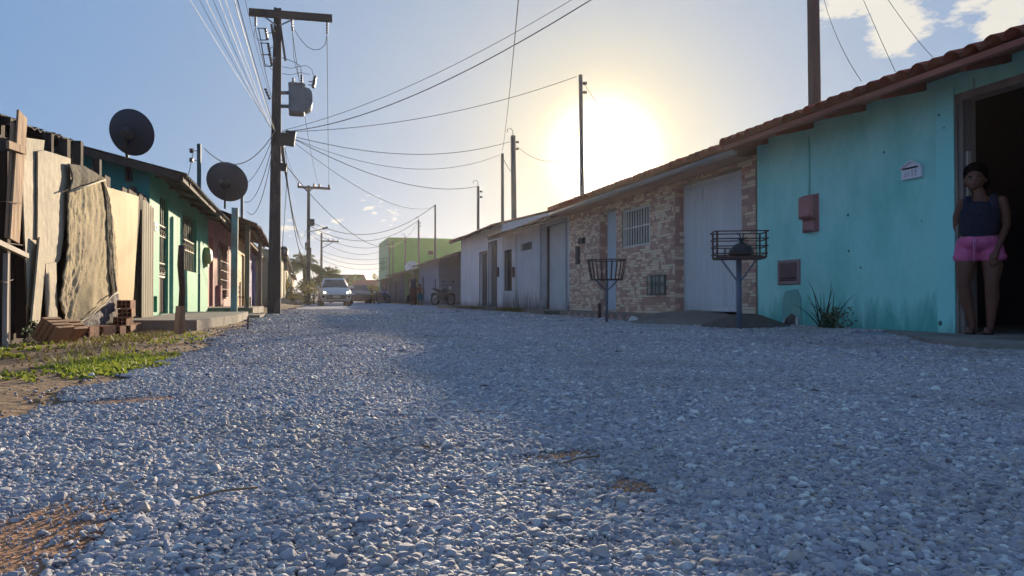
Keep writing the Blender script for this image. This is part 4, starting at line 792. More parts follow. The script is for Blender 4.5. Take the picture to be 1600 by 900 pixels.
# oval yellowish meter
p = onX(320, 402, XL); me_ = empty('round_meter', (XL+.01, p.y, 1), 'pale yellow rounded meter box at the right end of the mint green wall', 'meter box')
mY = mat('pale_yellow_plastic', '#c4b878', '#b0a468', rough=.5)
z1_ = onX(320, 386, XL).z; z0_ = onX(320, 417, XL).z
mb = MB(); mb.loft([[(XL+dx, p.y+.26*s*math.cos(a_), z1_-.2+.2*s*math.sin(a_)) for a_ in [2*math.pi*k/14 for k in range(14)]] for dx, s in ((.001, 1), (.10, .95), (.15, .6))]); mb.build('meter_dome', mY, me_)
MB().box(XL+.001, XL+.08, p.y-.13, p.y+.13, z0_, z1_-.36).build('meter_base', mY, me_)
mb = MB(); mb.tube([(XL+.012, yX(307, XL)+.35, .12), (XL+.012, yX(307, XL)+.35, .92)], .022, 6); mb.build('drain_pipe', mTeal, l1)
# pavement slabs
def slab(pts, z, label, M=mConc, name='pavement_slab'):
    mb = MB(); mb.prism([(x, y, -.06) for x, y in pts], (0, 0, z+.06)); return tag(mb.build(name, M), label, 'pavement')
slab([(-2.14, 9.6), (-1.2, 9.35), (-1.0, 12.4), (-1.05, 15.5), (-2.145, 15.6)], .13, 'raised concrete pavement in front of the mint green house')
slab([(-2.6, 18.7), (-1.15, 18.5), (-1.1, 22.5), (-2.6, 22.5)], .17, 'raised porch floor of the pink house between the slim posts', name='porch_floor')
slab([(-1.3, 15.9), (-.85, 15.8), (-.8, 18.3), (-1.3, 18.3)], .05, 'thin pale concrete strip leading to the utility pole')
# pink house with porch
XP = -2.3
mPk = mat('dusty_pink_paint', '#b87f80', '#a87274', scale=2, rough=.8, bump=.3, c3='#8c5f62', s3=2, t3=.62)
y0, y1 = 18.6, 26.6; dP = (yX(327, XP), yX(333, XP), .18, 1.95); wP = (yX(341, XP), yX(355, XP), .4, 2.0)
l2 = empty('pink_house', (XP, 22.5, 0), 'dusty pink house with dark red grille and sagging porch roof on slim posts', 'house')
mb = MB(); wallx(mb, XP, -.15, y0, y1, -.1, 2.6, [dP, wP]); mb.build('front_wall', mPk, l2)
PL2 = [(-1.05, 2.16), (-2.4, 2.62), (-6, 3.55), (-9.6, 2.4)]
mb = MB(); gable(mb, XP-.153, -9.2, y0, y0+.12, PL2[1:], -.1); gable(mb, XP-.153, -9.2, y1-.12, y1, PL2[1:], -.1); wallx(mb, -9.2, .1, y0+.13, y1-.13, -.1, 2.3); wallx(mb, -4.4, -.1, y0+.13, y1-.13, -.1, 2.8); mb.build('inner_wall', mPk, l2)
mb = MB(); corr(mb, y0-.3, y1+.1, PL2, pitch=.2, amp=.03, sag=.03, seed=8); mb.build('roof', mClayR, l2)
door(l2, XP, -1, dP[0], dP[1], dP[2], dP[3], mat('dark_blue_grey_door', '#3c3a48', '#302e3a'), .1, 0)
w = grille_window(l2, XP, -1, wP[0], wP[1], wP[2], wP[3], 5, mIronR, .12, 5, prop=-.03)
MB().box(XP+.001, XP+.12, wP[0]-.5, wP[0]-.1, .2, .75).build('meter_box', mPk, l2)
for (px, M, lab) in ((366, mat('blue_green_post_paint', '#8fb0ac', '#7a9c9a', scale=8, stretch=(1, 1, .3), c3='#8a8578', s3=6, t3=.5), 'flaking blue-green porch post'), (386, mWoodG, 'bare grey wooden porch post'), (406, mWoodG, 'thin grey wooden porch post at the far end')):
    X_ = -1.32; y = yX(px, X_); mb = MB(); mb.bar((X_, y, .0), (X_+.01, y, 2.18), .12 if px == 366 else .11); o = mb.build('porch_post', M, l2); o['label'] = lab
mb = MB(); mb.bar((-1.30, y0, 2.17), (-1.30, y1, 2.17), .07, .09); mb.build('porch_beam', mWoodD, l2)
for k in range(7): y = y0+.3+k*1.2; MB().bar((-1.1, y, 2.13), (-2.28, y, 2.53), .05, .07).build('porch_rafter', mWoodD, l2)
# bench on the porch
bt = empty('wooden_bench', (-1.7, 24, 0), 'small dark slatted bench on the porch behind the posts', 'bench')
for dx in (0, .12, .24): MB().box(-1.9+dx, -1.8+dx, 23.3, 24.6, .42, .45).build('seat_slat', mWoodD, bt)
for k in range(2): MB().box(-1.95, -1.92, 23.3, 24.6, .55+.14*k, .64+.14*k).build('back_slat', mWoodD, bt)
for y in (23.4, 24.5): MB().box(-1.92, -1.88, y-.03, y+.03, .0, .9).build('leg', mWoodD, bt); MB().box(-1.62, -1.58, y-.03, y+.03, .0, .42).build('leg', mWoodD, bt)
# cream-and-yellow house, purple house
mYel = mat('cream_yellow_paint', '#c4ae78', '#b49c62', scale=1.5, rough=.8, zg=('#a8742e', 1.7, .95))
l3 = simple_house('cream_house', 'narrow cream and ochre house beyond the pink house', 'house', XL, -1, 26.65, 32.4, 2.35, mYel, [(28.2, 29.6, .1, 2.0)], roofmat=mClayR, seed=11)
door(l3, XL, -1, 28.2, 29.6, .1, 2.0, mat('white_door_paint', '#b8b0a4', '#a8a094'), .08)
l4 = simple_house('purple_blue_house', 'violet house with a pale edge just left of the tall utility pole', 'house', XL, -1, 32.45, 44, 2.3, mat('violet_paint', '#6a5a9c', '#5c4e8c', scale=2, rough=.8, zg=('#3f3c58', .6, .7)), [(34, 35.2, .1, 2.0), (38, 40, .9, 1.9)], roofmat=mClayR, seed=12)
door(l4, XL, -1, 34, 35.2, .1, 2.0, mDoorG, .08); grille_window(l4, XL, -1, 38, 40, .9, 1.9, 3, mIron)
XF = -1.0
mBei = mat('beige_plaster', '#b5a98a', '#a39878', scale=1.5, rough=.85, bump=.3, c3='#8c8068', s3=1.2, t3=.6, zg=('#7a6c50', .6, .7))
fh = [(yX(443, XF), yX(444.6, XF), .1, 2.0), (yX(447, XF), yX(448.4, XF), .1, 2.0), (yX(453, XF), yX(454, XF), .9, 1.6)]
l5 = simple_house('beige_house', 'long sunlit beige house beyond the utility pole with a dark water tank on top', 'house', XF, -1, 36.5, 62, 2.42, mBei, fh, roofmat=mCem, over=.3, seed=14)
for a in fh[:2]: door(l5, XF, -1, *a, mDoorG, .08)
MB().box(XF-.1, XF-.09, fh[2][0], fh[2][1], .9, 1.6).build('window', MATS['window_glass_dark'], l5)
l6 = simple_house('ochre_house', 'small ochre house far down the left side, half hidden by palm fronds', 'house', XF+.1, -1, 62.2, 80, 2.3, mat('ochre_plaster', '#b3a07a', '#9c8a66', rough=.85, zg=('#7a6c50', .6, .7)), [(66, 67.2, .1, 2)], roofmat=mClayR, over=.3, seed=15)
door(l6, XF+.1, -1, 66, 67.2, .1, 2, mDoorG, .08)
tk = empty('water_tank', (-2.2, 42, 3), 'dark round water tank standing on the beige house roof', 'water tank')
a_ = onY(436, 384, 41); b__ = onY(450, 408, 41); r_ = (b__.x-a_.x)/2; cx_ = (a_.x+b__.x)/2; z0_ = b__.z; z1_ = a_.z
mb = MB(); mb.lathe((cx_, 41, z0_-.5), (0, 0, 1), [(r_*.86, 0), (r_, z1_-z0_+.3)], 18); mb.build('tank_body', mat('dark_blue_tank', '#2d3444', '#252b3a', rough=.5), tk); mb = MB(); mb.lathe((cx_, 41, z1_-.2), (0, 0, 1), [(r_*1.05, 0), (r_*1.05, .06), (r_*.4, .18)], 18); mb.build('tank_lid', MATS['dark_blue_tank'], tk)
mb = MB(); mb.box(cx_-r_, cx_+r_, 41-r_, 41+r_, 2.3, z0_-.5); mb.build('tank_stand', mConc, tk)
# ---------------------------------------------------------------- ramshackle fence at the left edge
XFN = -2.08
def cp(x, y, X=XFN): return onX(x/2.196, 150+y/2.196, X)          # traced outline -> point on the fence plane
mBoard = mat('weathered_board', '#b8977a', '#a08064', scale=5, rough=.85, stretch=(1, 1, .12), bump=.6, bscale=26, c3='#6b5140', s3=5, t3=.62)
mSheet = mat('pale_fibre_sheet', '#b8aa92', '#a89a84', scale=2, rough=.8, bump=.4, bscale=14, c3='#8f826f', s3=2.2, t3=.60, w3=.15)
mPly = mat('yellowish_plywood', '#b0904e', '#9c7c40', scale=3, rough=.75, stretch=(1, 1, .25), bump=.25, c3='#8f7040', s3=4, t3=.66)
mOldW = mat('dark_old_wood', '#4b3a30', '#372b25', scale=5, rough=.9, stretch=(1, 1, .15), bump=.6)
fn = empty('scrap_fence', (XFN, 8.5, 0), 'makeshift fence of planks, pale sheets and plywood along the left roadside', 'fence')
from mathutils.geometry import tessellate_polygon
def sheet(name, pts, M, X=XFN, th=.012, bulge=0.0, **kw):
    """a bent panel: outline subdivided on a grid so that it can curl"""
    P = [cp(x, y, X) for x, y in pts]; bm = bmesh.new(); vs = [bm.verts.new(p) for p in P]; f = bm.faces.new(vs)
    bmesh.ops.triangulate(bm, faces=[f]); 
    for _ in range(3): bmesh.ops.subdivide_edges(bm, edges=[e for e in bm.edges if e.calc_length() > .16], cuts=1); bmesh.ops.triangulate(bm, faces=bm.faces)
    for v in bm.verts: v.co.x += bulge*(math.sin(v.co.y*5+v.co.z*2)+.6*math.sin(v.co.z*6+v.co.y*3))+.0008*math.sin(v.co.z*31+v.co.y*17)
    ex = bmesh.ops.extrude_face_region(bm, geom=bm.faces[:]); 
    for g_ in ex['geom']:
        if isinstance(g_, bmesh.types.BMVert): g_.co.x -= th
    bmesh.ops.recalc_face_normals(bm, faces=bm.faces)
    me = bpy.data.meshes.new(name); 
    bmesh.ops.translate(bm, verts=bm.verts, vec=-WORLD[fn.name]); bm.to_mesh(me); bm.free(); me.materials.append(M)
    o = bpy.data.objects.new(name, me); scene.collection.objects.link(o); o.parent = fn; WORLD[o.name] = WORLD[fn.name].copy()
    for k, v in kw.items(): o[k] = v
    return o
def plankp(name, p, q, w, t, M, parent=None, X=XFN, **kw): 
    mb = MB(); a, b_ = cp(*p, X), cp(*q, X)
    if w > 1: w = abs(cp(p[0]+w/2, p[1], X).y-cp(p[0]-w/2, p[1], X).y)
    d = (b_-a).normalized(); u = Vector((0, 1, 0)); u = (u-d*u.dot(d)).normalized(); n_ = Vector((1, 0, 0))
    r_ = []
    for c_ in (a, a+(b_-a)*.5+u*rnd.uniform(-.006, .006), b_): r_.append([c_+u*w/2+n_*t/2, c_-u*w/2+n_*t/2, c_-u*w/2-n_*t/2, c_+u*w/2-n_*t/2])
    mb.loft(r_, sm=False); return mb.build(name, M, parent if parent is not None else fn, **kw)
plankp('plank', (50, 96), (30, 490), 22, .014, mBoard, X=XFN+.05); plankp('plank', (76, 62), (48, 497), 30, .014, mBoard, X=XFN+.07)
mb = MB(); mb.bar(cp(26, 166, XFN+.09), cp(88, 188, XFN+.09), .02, .055); mb.build('cross_piece', mBoard, fn)
sheet('pale_sheet', [(88, 142), (153, 152), (151, 185), (133, 190), (130, 400), (112, 490), (118, 560), (107, 735), (96, 722), (98, 560), (85, 480), (78, 330)], mSheet, X=XFN+.01, bulge=.004)
sheet('pale_sheet', [(133, 190), (155, 187), (243, 215), (240, 330), (222, 440), (206, 560), (195, 575), (150, 575), (150, 495), (130, 490)], mSheet, X=XFN+.03, bulge=.0035)
plankp('plank', (146, 496), (120, 778), 26, .014, mSheet, X=XFN+.05); plankp('plank', (173, 573), (178, 775), 36, .012, mSheet, X=XFN+.045)
sheet('plywood_panel', [(368, 312), (477, 345), (462, 440), (467, 560), (456, 700), (440, 757), (402, 745), (398, 560), (380, 400)], mPly, X=XFN+.02, bulge=.003)
plankp('plank', (400, 560), (404, 800), 6, .01, mBoard, X=XFN+.05); plankp('plank', (478, 362), (440, 800), 7, .01, mOldW, X=XFN)
mb = MB(); a, b_ = cp(481, 500), cp(524, 500); n = 8; ya, yb = a.y, b_.y; zb = cp(500, 775).z
pts = [(ya+(yb-ya)*k/40, XFN+.02+.007*math.cos(k*math.pi*2/7.3)) for k in range(41)]
vs = []
for y, x in pts: zt = 2.02+.03*math.sin(y*9)-.10*(y-ya)/(yb-ya)*0; vs += [(x, y, .1), (x, y, cp(500, 366).z+.02*math.sin(7*y)), (x-.006, y, .1), (x-.006, y, cp(500, 366).z+.02*math.sin(7*y))]
fs = []
for k in range(40): q = 4*k; fs += [(q, q+4, q+5, q+1), (q+2, q+3, q+7, q+6), (q+1, q+5, q+7, q+3), (q, q+2, q+6, q+4)]
mb.add(vs, fs); mb.build('corrugated_sheet', mat('pale_corrugated_sheet', '#b0a288', '#a09078', scale=3, rough=.8, stretch=(1, 1, .2), c3='#9c8c78', s3=4, t3=.6), fn)
for (p, q, w) in (((12, 190), (12, 880), .055), ((222, 150), (215, 790), .10), ((268, 156), (262, 780), .085), ((333, 218), (330, 780), .085), ((165, 128), (158, 780), .06), ((120, 200), (120, 800), .06), ((470, 400), (462, 790), .07), ((75, 560), (78, 830), .06)): plankp('fence_post', p, q, w, .07, mOldW, X=XFN-.05)
plankp('fence_post', (22, 540), (18, 885), .03, .03, mat('pale_timber', '#fff'), X=XFN+.08)
mb = MB(); mb.bar(cp(-60, 478, XFN+.11), cp(92, 549, XFN+.06), .03, .035); mb.build('propped_batten', MATS['pale_timber'], fn)
mb = MB(); mb.tube([cp(-10, 500, XFN+.1), cp(30, 505, XFN+.1), cp(78, 512, XFN+.08)], .003, 4); mb.tube([cp(-10, 632, XFN+.1), cp(20, 640, XFN+.1), cp(45, 630, XFN+.08)], .003, 4); mb.tube([cp(-10, 360, XFN+.1), cp(78, 368, XFN+.1)], .003, 4); mb.build('tie_wire', mRust, fn)
# dark boards and plastic behind the gaps
for k in range(22):
    y = 5.6+k*.285; zt = 1.55+.012*k+rnd.uniform(-.12, .15); MB().obox((XFN-.12+rnd.uniform(-.02, .02), y, zt/2), (.02, .25, zt), (rnd.uniform(-.02, .02), 0, 0)).build('back_board', mOldW, fn)
# scraps hanging: pale rag, weeds
# the quilted blanket
bl = empty('quilted_blanket', (XFN+.06, 9, 0), 'wrinkled grey-beige quilted blanket draped over the scrap fence with frilled hem', 'blanket')
mBl = mat('grey_beige_quilt', '#c0ae8a', '#ae9c7a', scale=4, rough=.95, bump=.4, bscale=60, c3='#94856e', s3=1.8, t3=.58, w3=.14)
mBl2 = mat('grey_net_cloth', '#7d7566', '#686052', scale=14, rough=.95, bump=.5, bscale=90, c3='#4e483f', s3=7, t3=.55)
from mathutils.noise import noise as mnoise
def cloth(name, top, bot, nu, nv, M, X=XFN+.07, fold=.03, quilt=.008, seed=0, taper=None):
    """rows interpolated between a top edge and a bottom edge (traced points), folds falling with gravity"""
    def interp(pl, u):
        s_ = u*(len(pl)-1); i = min(int(s_), len(pl)-2); f = s_-i; return (pl[i][0]*(1-f)+pl[i+1][0]*f, pl[i][1]*(1-f)+pl[i+1][1]*f)
    vs = []
    for j in range(nv+1):
        v = j/nv
        for i in range(nu+1):
            u = i/nu; a = interp(top, u); b_ = interp(bot, u); side = math.sin(v*math.pi)*8*math.sin(3*v+seed)
            x, y = a[0]*(1-v)+b_[0]*v+side, a[1]*(1-v)+b_[1]*v
            fo = fold*(math.sin(u*13+1.5*math.sin(v*3)+seed)*(.3+.7*v)+.6*math.sin(u*29+v*4+2*math.sin(v*5))*(.2+.8*v)+.35*math.sin(u*55+v*9+3*math.sin(v*7+u*4)))
            p0_ = cp(x, y, X); fo = fo*.75+.006*mnoise(Vector((p0_.y*7, p0_.z*4.5+p0_.y*3, 0)))+.006*mnoise(Vector((p0_.y*19, p0_.z*11-p0_.y*9, 3)))+.004*mnoise(Vector((p0_.y*45, p0_.z*32, 7)))
            nz = .16*fold*math.sin(u*21+v*7)*math.sin(v*13-u*9)+.10*fold*math.sin(v*40+u*15)*math.sin(u*34+1)
            qd = abs(math.sin(math.pi*(u*7+v*9)))*abs(math.sin(math.pi*(u*7-v*9)))
            p = cp(x, y, X); vs.append((X+fo+nz+quilt*(qd**.4-1)+.05*v*(1-v), p.y, p.z))
    f = [(j*(nu+1)+i, j*(nu+1)+i+1, (j+1)*(nu+1)+i+1, (j+1)*(nu+1)+i) for j in range(nv) for i in range(nu)]
    n0 = len(vs); vs += [(x-.012, y, z) for x, y, z in vs]; f += [tuple(n0+k for k in q[::-1]) for q in f]
    def edge(idx):
        for a, b_ in zip(idx, idx[1:]): f.append((a, b_, n0+b_, n0+a))
    edge([i for i in range(nu+1)]); edge([nv*(nu+1)+i for i in range(nu+1)]); edge([j*(nu+1) for j in range(nv+1)]); edge([j*(nu+1)+nu for j in range(nv+1)])
    mb = MB(); mb.add(vs, f, 0, True); return mb.build(name, M, bl)
cloth('quilt', [(236, 330), (300, 305), (362, 284)], [(205, 700), (225, 775), (250, 795), (345, 735), (403, 668)], 110, 110, mBl, fold=.0125, quilt=.005)
cloth('net_top', [(238, 232), (290, 240), (364, 284)], [(236, 330), (300, 305), (362, 286)], 50, 16, mBl2, X=XFN+.075, fold=.007)
cloth('frilled_side', [(355, 290), (372, 330)], [(385, 690), (403, 672)], 14, 60, mBl2, X=XFN+.085, fold=.01, seed=2)
cloth('dark_hem', [(250, 797), (345, 737), (403, 670)], [(300, 800), (350, 792), (398, 775)], 60, 14, mat('dark_patterned_lining', '#3a3c48', '#6a5a5c', scale=14, rough=.9, c3='#a8a098', s3=11, t3=.58), X=XFN+.06, fold=.012, seed=1)
mb = MB(); mb.tube([cp(245, 797, XFN+.12)]+[cp(250+155*k/10, 795-125*(k/10)**1.15+4*math.sin(k*2), XFN+.12) for k in range(1, 11)], .008, 5); mb.tube([cp(238, 330, XFN+.10), cp(300, 308, XFN+.11), cp(362, 287, XFN+.11)], .007, 5); mb.build('piping', mat('pale_piping', '#b8ac98'), bl)
# shed roof behind the fence, dark and sagging
sh = empty('lean_to_shed', (-3, 8.5, 0), 'dark lean-to roof on rough posts behind the scrap fence at far left', 'shed')
mb = MB(); Z = lambda x, y, X: onX(x, y, X).z
yn, yf = 5.0, 11.6; zn, zf = 1.72, 2.02
a = onX(0, 181, -2.5); b_ = onX(110, 222, -2.5); sl_ = (b_.z-a.z)/(b_.y-a.y); print('shed edge', a, b_)
vs = []; n = 60
for i in range(n+1):
    y = 4.6+i*(9.35-4.6)/n; z = a.z+sl_*(y-a.y)+.018*math.sin(y*34)+.012*math.sin(y*3)
    vs += [(-2.45, y, z), (-4.9, y, z+.30), (-2.45, y, z-.012), (-4.9, y, z+.288)]
mb.add(vs, [q for i in range(n) for q in ((4*i, 4*i+4, 4*i+5, 4*i+1), (4*i+2, 4*i+3, 4*i+7, 4*i+6), (4*i, 4*i+2, 4*i+6, 4*i+4), (4*i+1, 4*i+5, 4*i+7, 4*i+3))]+[(0, 1, 3, 2), (4*n, 4*n+2, 4*n+3, 4*n+1)])
mb.build('shed_roof', mat('dark_tar_sheet', '#3a2f2e', '#2c2424', scale=6, rough=.9, bump=.4), sh)
for y in (5.2, 7.2, 9.2): z = a.z+sl_*(y-a.y)-.03; mb = MB(); mb.bar((-2.52, y, 0), (-2.5, y, z), .08); mb.build('shed_post', mOldW, sh); MB().bar((-2.4, y, z-.02), (-4.8, y, z+.26), .05, .07).build('shed_rafter', mOldW, sh)
MB().box(-4.9, -4.8, 4.7, 9.3, 0, 1.95).build('shed_back_wall', mTeal, sh)
mb = MB(); mb.box(-2.62, -2.58, 4.7, 9.3, 0, 1.45); mb.build('shed_cladding', mDark, sh)
# bricks and stacked tiles at the foot of the fence
mBrk = mat('hollow_clay_brick', '#a8765a', '#8e624c', scale=8, rough=.9, bump=.5, c3='#6a5246', s3=6, t3=.6)
def hollow_brick():
    mb = MB(); Lb, Wb, Hb, t_ = .19, .14, .09, .009
    ysn = [-Wb/2+t_/2+k*(Wb-t_)/3 for k in range(4)]; zs_ = [t_/2+k*(Hb-t_)/2 for k in range(3)]
    for y in ysn: mb.box(-Lb/2, Lb/2, y-t_/2, y+t_/2, 0, Hb)
    for z in zs_:
        for a_, b2 in zip(ysn, ysn[1:]): mb.box(-Lb/2+.0005, Lb/2-.0005, a_+t_/2, b2-t_/2, z-t_/2+.0005, z+t_/2-.0005)
    mb.box(-.005, .005, -Wb/2+.001, Wb/2-.001, .001, Hb-.001)
    return mb.mesh('hollow_brick', mBrk)
hb_me = hollow_brick()
spots = []
bl_ = [(300, 806, 0, 1.4), (345, 812, 0, 1.2), (380, 822, 0, 1.5), (418, 800, 0, 1.5), (415, 780, .09, 1.4), (418, 765, .18, 1.57), (440, 806, 0, 1.3), (425, 750, .27, 1.5), (470, 815, 0, .4)]
labs = ['hollow clay brick under the dark hem of the blanket, holes facing the road', 'hollow clay brick in the middle of the bottom row below the blanket', 'half sunk hollow brick nearest the grass in front of the fence', 'bottom brick of the small stack under the plywood panel', 'second brick up in the small stack under the plywood panel', 'third brick up in the small stack under the plywood panel', 'hollow brick on the ground beside the small stack under the plywood', 'topmost brick of the small stack under the plywood panel', 'lone clay brick on the soil before the corrugated sheet']
for (x, y, z, r_), lab in zip(bl_, labs):
    p = cp(x, y, XFN+.16); place_copies(hb_me, 'hollow_brick', [(XFN+.17+rnd.uniform(-.02, .04), p.y, g1(XFN+.16, p.y)+z+.004, (rnd.uniform(-.03, .03), rnd.uniform(-.05, .05), r_))], None, lab, 'brick', 'hollow bricks at the foot of the fence')
st1 = None
for (x0, y0_, nn, lab, tilt) in ((170, 812, 4, 'leaning stack of brown ribbed clay blocks nearest the road below the fence', .55), (226, 800, 3, 'smaller leaning stack of ribbed clay blocks beside the blanket', .75)):
    p = cp(x0, y0_, XFN+.22); st = empty('block_stack', (p.x, p.y, g1(p.x, p.y)), lab, 'blocks', 'leaning block stacks')
    base = Vector((p.x, p.y, g1(p.x, p.y)+.085))
    for k in range(nn):
        from mathutils import Euler
        Me = Euler((tilt, 0, 1.25)).to_matrix(); c_ = base+Me@Vector((0, (k-nn/2)*.042, .02)); MB().obox(c_, (.20, .028, .17), (tilt, 0, 1.25), jit=.002).build('clay_block', mat('brown_ribbed_block', '#a8805e', '#906a4e', scale=6, rough=.85, bump=.3), st)
# timber post in front of the mint house, stake
pt = empty('wooden_post', (-1.27, 8.66, 0), 'rough dark timber post standing before the mint green house', 'post')
p = onZ(283, 522); zt = onX(283, 383, p.x).z; mb = MB(); mb.tube([(p.x, p.y, .2), (p.x+.01, p.y, .5), (p.x-.008, p.y, .75), (p.x+.002, p.y, zt)], [.035, .032, .036, .034], 7); mb.build('upper_stake', mOldW, pt)
zm = onX(283, 478, p.x).z; mb = MB(); mb.obox((p.x-.005, p.y-.05, zm/2-.02), (.10, .06, zm+.04), (0, .03, .2), jit=.006); mb.build('nailed_board', mBoard, pt)
p = onZ(387, 517); tag(MB().tube([(p.x, p.y, -.05), (p.x+.006, p.y, .175)], .012, 6).build('metal_stake', mRust), 'thin rusty stake at the gravel edge right of the wooden post', 'stake')
# ---------------------------------------------------------------- satellite dishes
mDish = mat('dark_dish_paint', '#1c2c42', '#182638', scale=3, rough=.6); mDish2 = mat('dull_dish_paint', '#4a4650', '#3e3b46', scale=3, rough=.6)
def dish(name, c, axis, rad, M, foot, label, group='satellite dishes'):
    """axis: the way the bowl opens"""
    c = Vector(c); a = Vector(axis).normalized(); r_ = empty(name, foot, label, 'satellite dish', group)
    mb = MB(); prof = [(rad*k/8, .30*rad*(k/8)**2) for k in range(1, 9)]; prof = [(.01, 0)]+prof
    mb.lathe(c, a, prof+[(rad*1.012, .305*rad), (rad*1.0, .318*rad)]+[(rad*k/8*.985, .30*rad*(k/8)**2+.012) for k in range(8, 0, -1)]+[(.008, .012)], 36); mb.build('bowl', M, r_)
    b_ = c-a*.02; mb = MB(); mb.lathe(b_, -a, [(.10*rad/.35, 0), (.09*rad/.35, .035), (.05, .09)], 12); mb.build('mount', mBlack, r_)
    up = Vector((0, 0, 1)); mb = MB(); mb.tube([Vector(foot), Vector((foot[0], foot[1], (foot[2]+c.z)/2)), b_-a*.08], .022, 8); mb.build('mast', mBlack, r_)
    ft = c+a*rad*.85; lo = c+(a*.3*rad)-(up-a*a.dot(up)).normalized()*rad; mb = MB(); mb.tube([lo, (lo+ft)/2+Vector((0, 0, -.02)), ft], .01, 6); mb.tube([ft-a*.03, ft+a*.05], .03, 8); mb.build('feed_arm', mBlack, r_); return r_
c1 = onY(200, 208, 11.25)
dish('satellite_dish', c1, (.30, .88, .30), .32, mDish, tuple(onY(199, 280, 11.6)), 'dark blue satellite dish on a bent mast against the teal side wall')
wallplate = MB().box(*sorted((onY(196, 280, 11.68).x, onY(206, 280, 11.68).x)), 11.66, 11.718, onY(200, 283, 11.7).z, onY(200, 262, 11.7).z)
wallplate.build('wall_plate', mBlack, bpy.data.objects['satellite_dish'])
c2 = onX(352, 287, -1.9); c2 = onY(352, 287, 17.8)
dish('satellite_dish', c2, (.2, .85, .42), .46, mDish2, (c2.x-.02, c2.y+.15, c2.z-.55), 'larger dull grey satellite dish above the pink house porch roof')
c3 = onX(643, 418, 7.3); dish('satellite_dish', c3, (-.4, -.8, .4), .45, mWhitePl, (c3.x, c3.y+.3, c3.z-.8), 'small far grey satellite dish on the roof below the green building')
# ---------------------------------------------------------------- utility poles
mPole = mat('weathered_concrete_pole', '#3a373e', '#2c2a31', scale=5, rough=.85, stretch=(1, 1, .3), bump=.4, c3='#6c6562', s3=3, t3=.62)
mPoleW = mat('thin_pole_concrete', '#5e5e62', '#4c4c50', scale=5, rough=.85, stretch=(1, 1, .3))
mCer = mat('insulator_ceramic', '#3a2c2a', '#2c2220', rough=.3)
mWire = mat('black_cable', '#3a3a3e', '#303034', rough=.9, spec=.1)
PB_ = onZ(428, 492); YP = PB_.y; print('pole', PB_)
up_ = empty('utility_pole', PB_, 'tall dark concrete utility pole with wide crossarm and transformer at left', 'utility pole', 'utility poles')
T_ = onY(434, 14, YP); wb, wt = .30, .17
mb = MB(); rings = []
for z, w in ((-.2, wb), (1.25, wb*.97), (1.27, wb*.90), (T_.z, wt)):
    f = max(0, z)/T_.z; cx = PB_.x+(T_.x-PB_.x)*f; cy = YP; q = w/2; e = q*.35
    rings.append([(cx-q, cy-q, z), (cx-e, cy-q, z), (cx-e, cy-q+.03, z), (cx+e, cy-q+.03, z), (cx+e, cy-q, z), (cx+q, cy-q, z), (cx+q, cy+q, z), (cx+e, cy+q, z), (cx+e, cy+q-.03, z), (cx-e, cy+q-.03, z), (cx-e, cy+q, z), (cx-q, cy+q, z)])
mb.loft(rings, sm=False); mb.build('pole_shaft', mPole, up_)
U = lambda px, py, dy=0: onY(px, py, YP+dy)
mb = MB(); a, b_ = U(389, 19, -.14), U(519, 29, -.14); mb.bar(a, b_, .09, .17); arm = mb.build('crossarm', mat('dark_crossarm', '#3c3536', '#2e282a', scale=6, rough=.85, stretch=(.2, 1, 1)), up_)
mb = MB(); mb.bar(U(410, 24, -.14), U(432, 40, -.12), .03); mb.bar(U(462, 28, -.14), U(437, 40, -.12), .03); mb.build('arm_brace', mMetal, up_)
def insul(pa, pb, parent, n=5, r=.035, name='insulator'):
    pa, pb = Vector(pa), Vector(pb); Ld = (pb-pa).length; prof = []
    for k in range(n): prof += [(r*.45, Ld*(k+.05)/n), (r, Ld*(k+.35)/n), (r*.45, Ld*(k+.7)/n)]
    mb = MB(); mb.lathe(pa, pb-pa, prof, 8); return mb.build(name, mCer, parent)
for p, q in (((399, 24), (399, 42)), ((456, 30), (457, 50)), ((511, 34), (511, 54))): insul(U(*p, -.14), U(*q, -.14), up_)
mb = MB(); mb.bar(U(424, 38, -.12), U(430, 75, -.10), .05, .05); mb.bar(U(438, 40, -.12), U(446, 95, -.12), .05, .05); mb.build('fuse_arm', mPole, up_)
for (x, y) in ((411, 54), (415, 77), (418, 95)):
    p = U(x, y, -.14); mb = MB(); s_ = 1/59.
    mb.bar(p+Vector((-6*s_, 0, 8*s_)), p+Vector((-3*s_, 0, -8*s_)), .025); mb.bar(p+Vector((-8*s_, 0, 8*s_)), p+Vector((4*s_, 0, 9*s_)), .018); mb.bar(p+Vector((-3*s_, 0, -8*s_)), p+Vector((6*s_, 0, -7*s_)), .018); fc = mb.build('fuse_cutout', mBlack, up_)
    insul(p+Vector((3*s_, 0, 9*s_)), p+Vector((6*s_, 0, -8*s_)), fc, 5, .045)
    MB().tube([p+Vector((5*s_, 0, 1*s_)), U(430, y-6, -.1)], .012, 5).build('fuse_bracket', mMetal, fc)
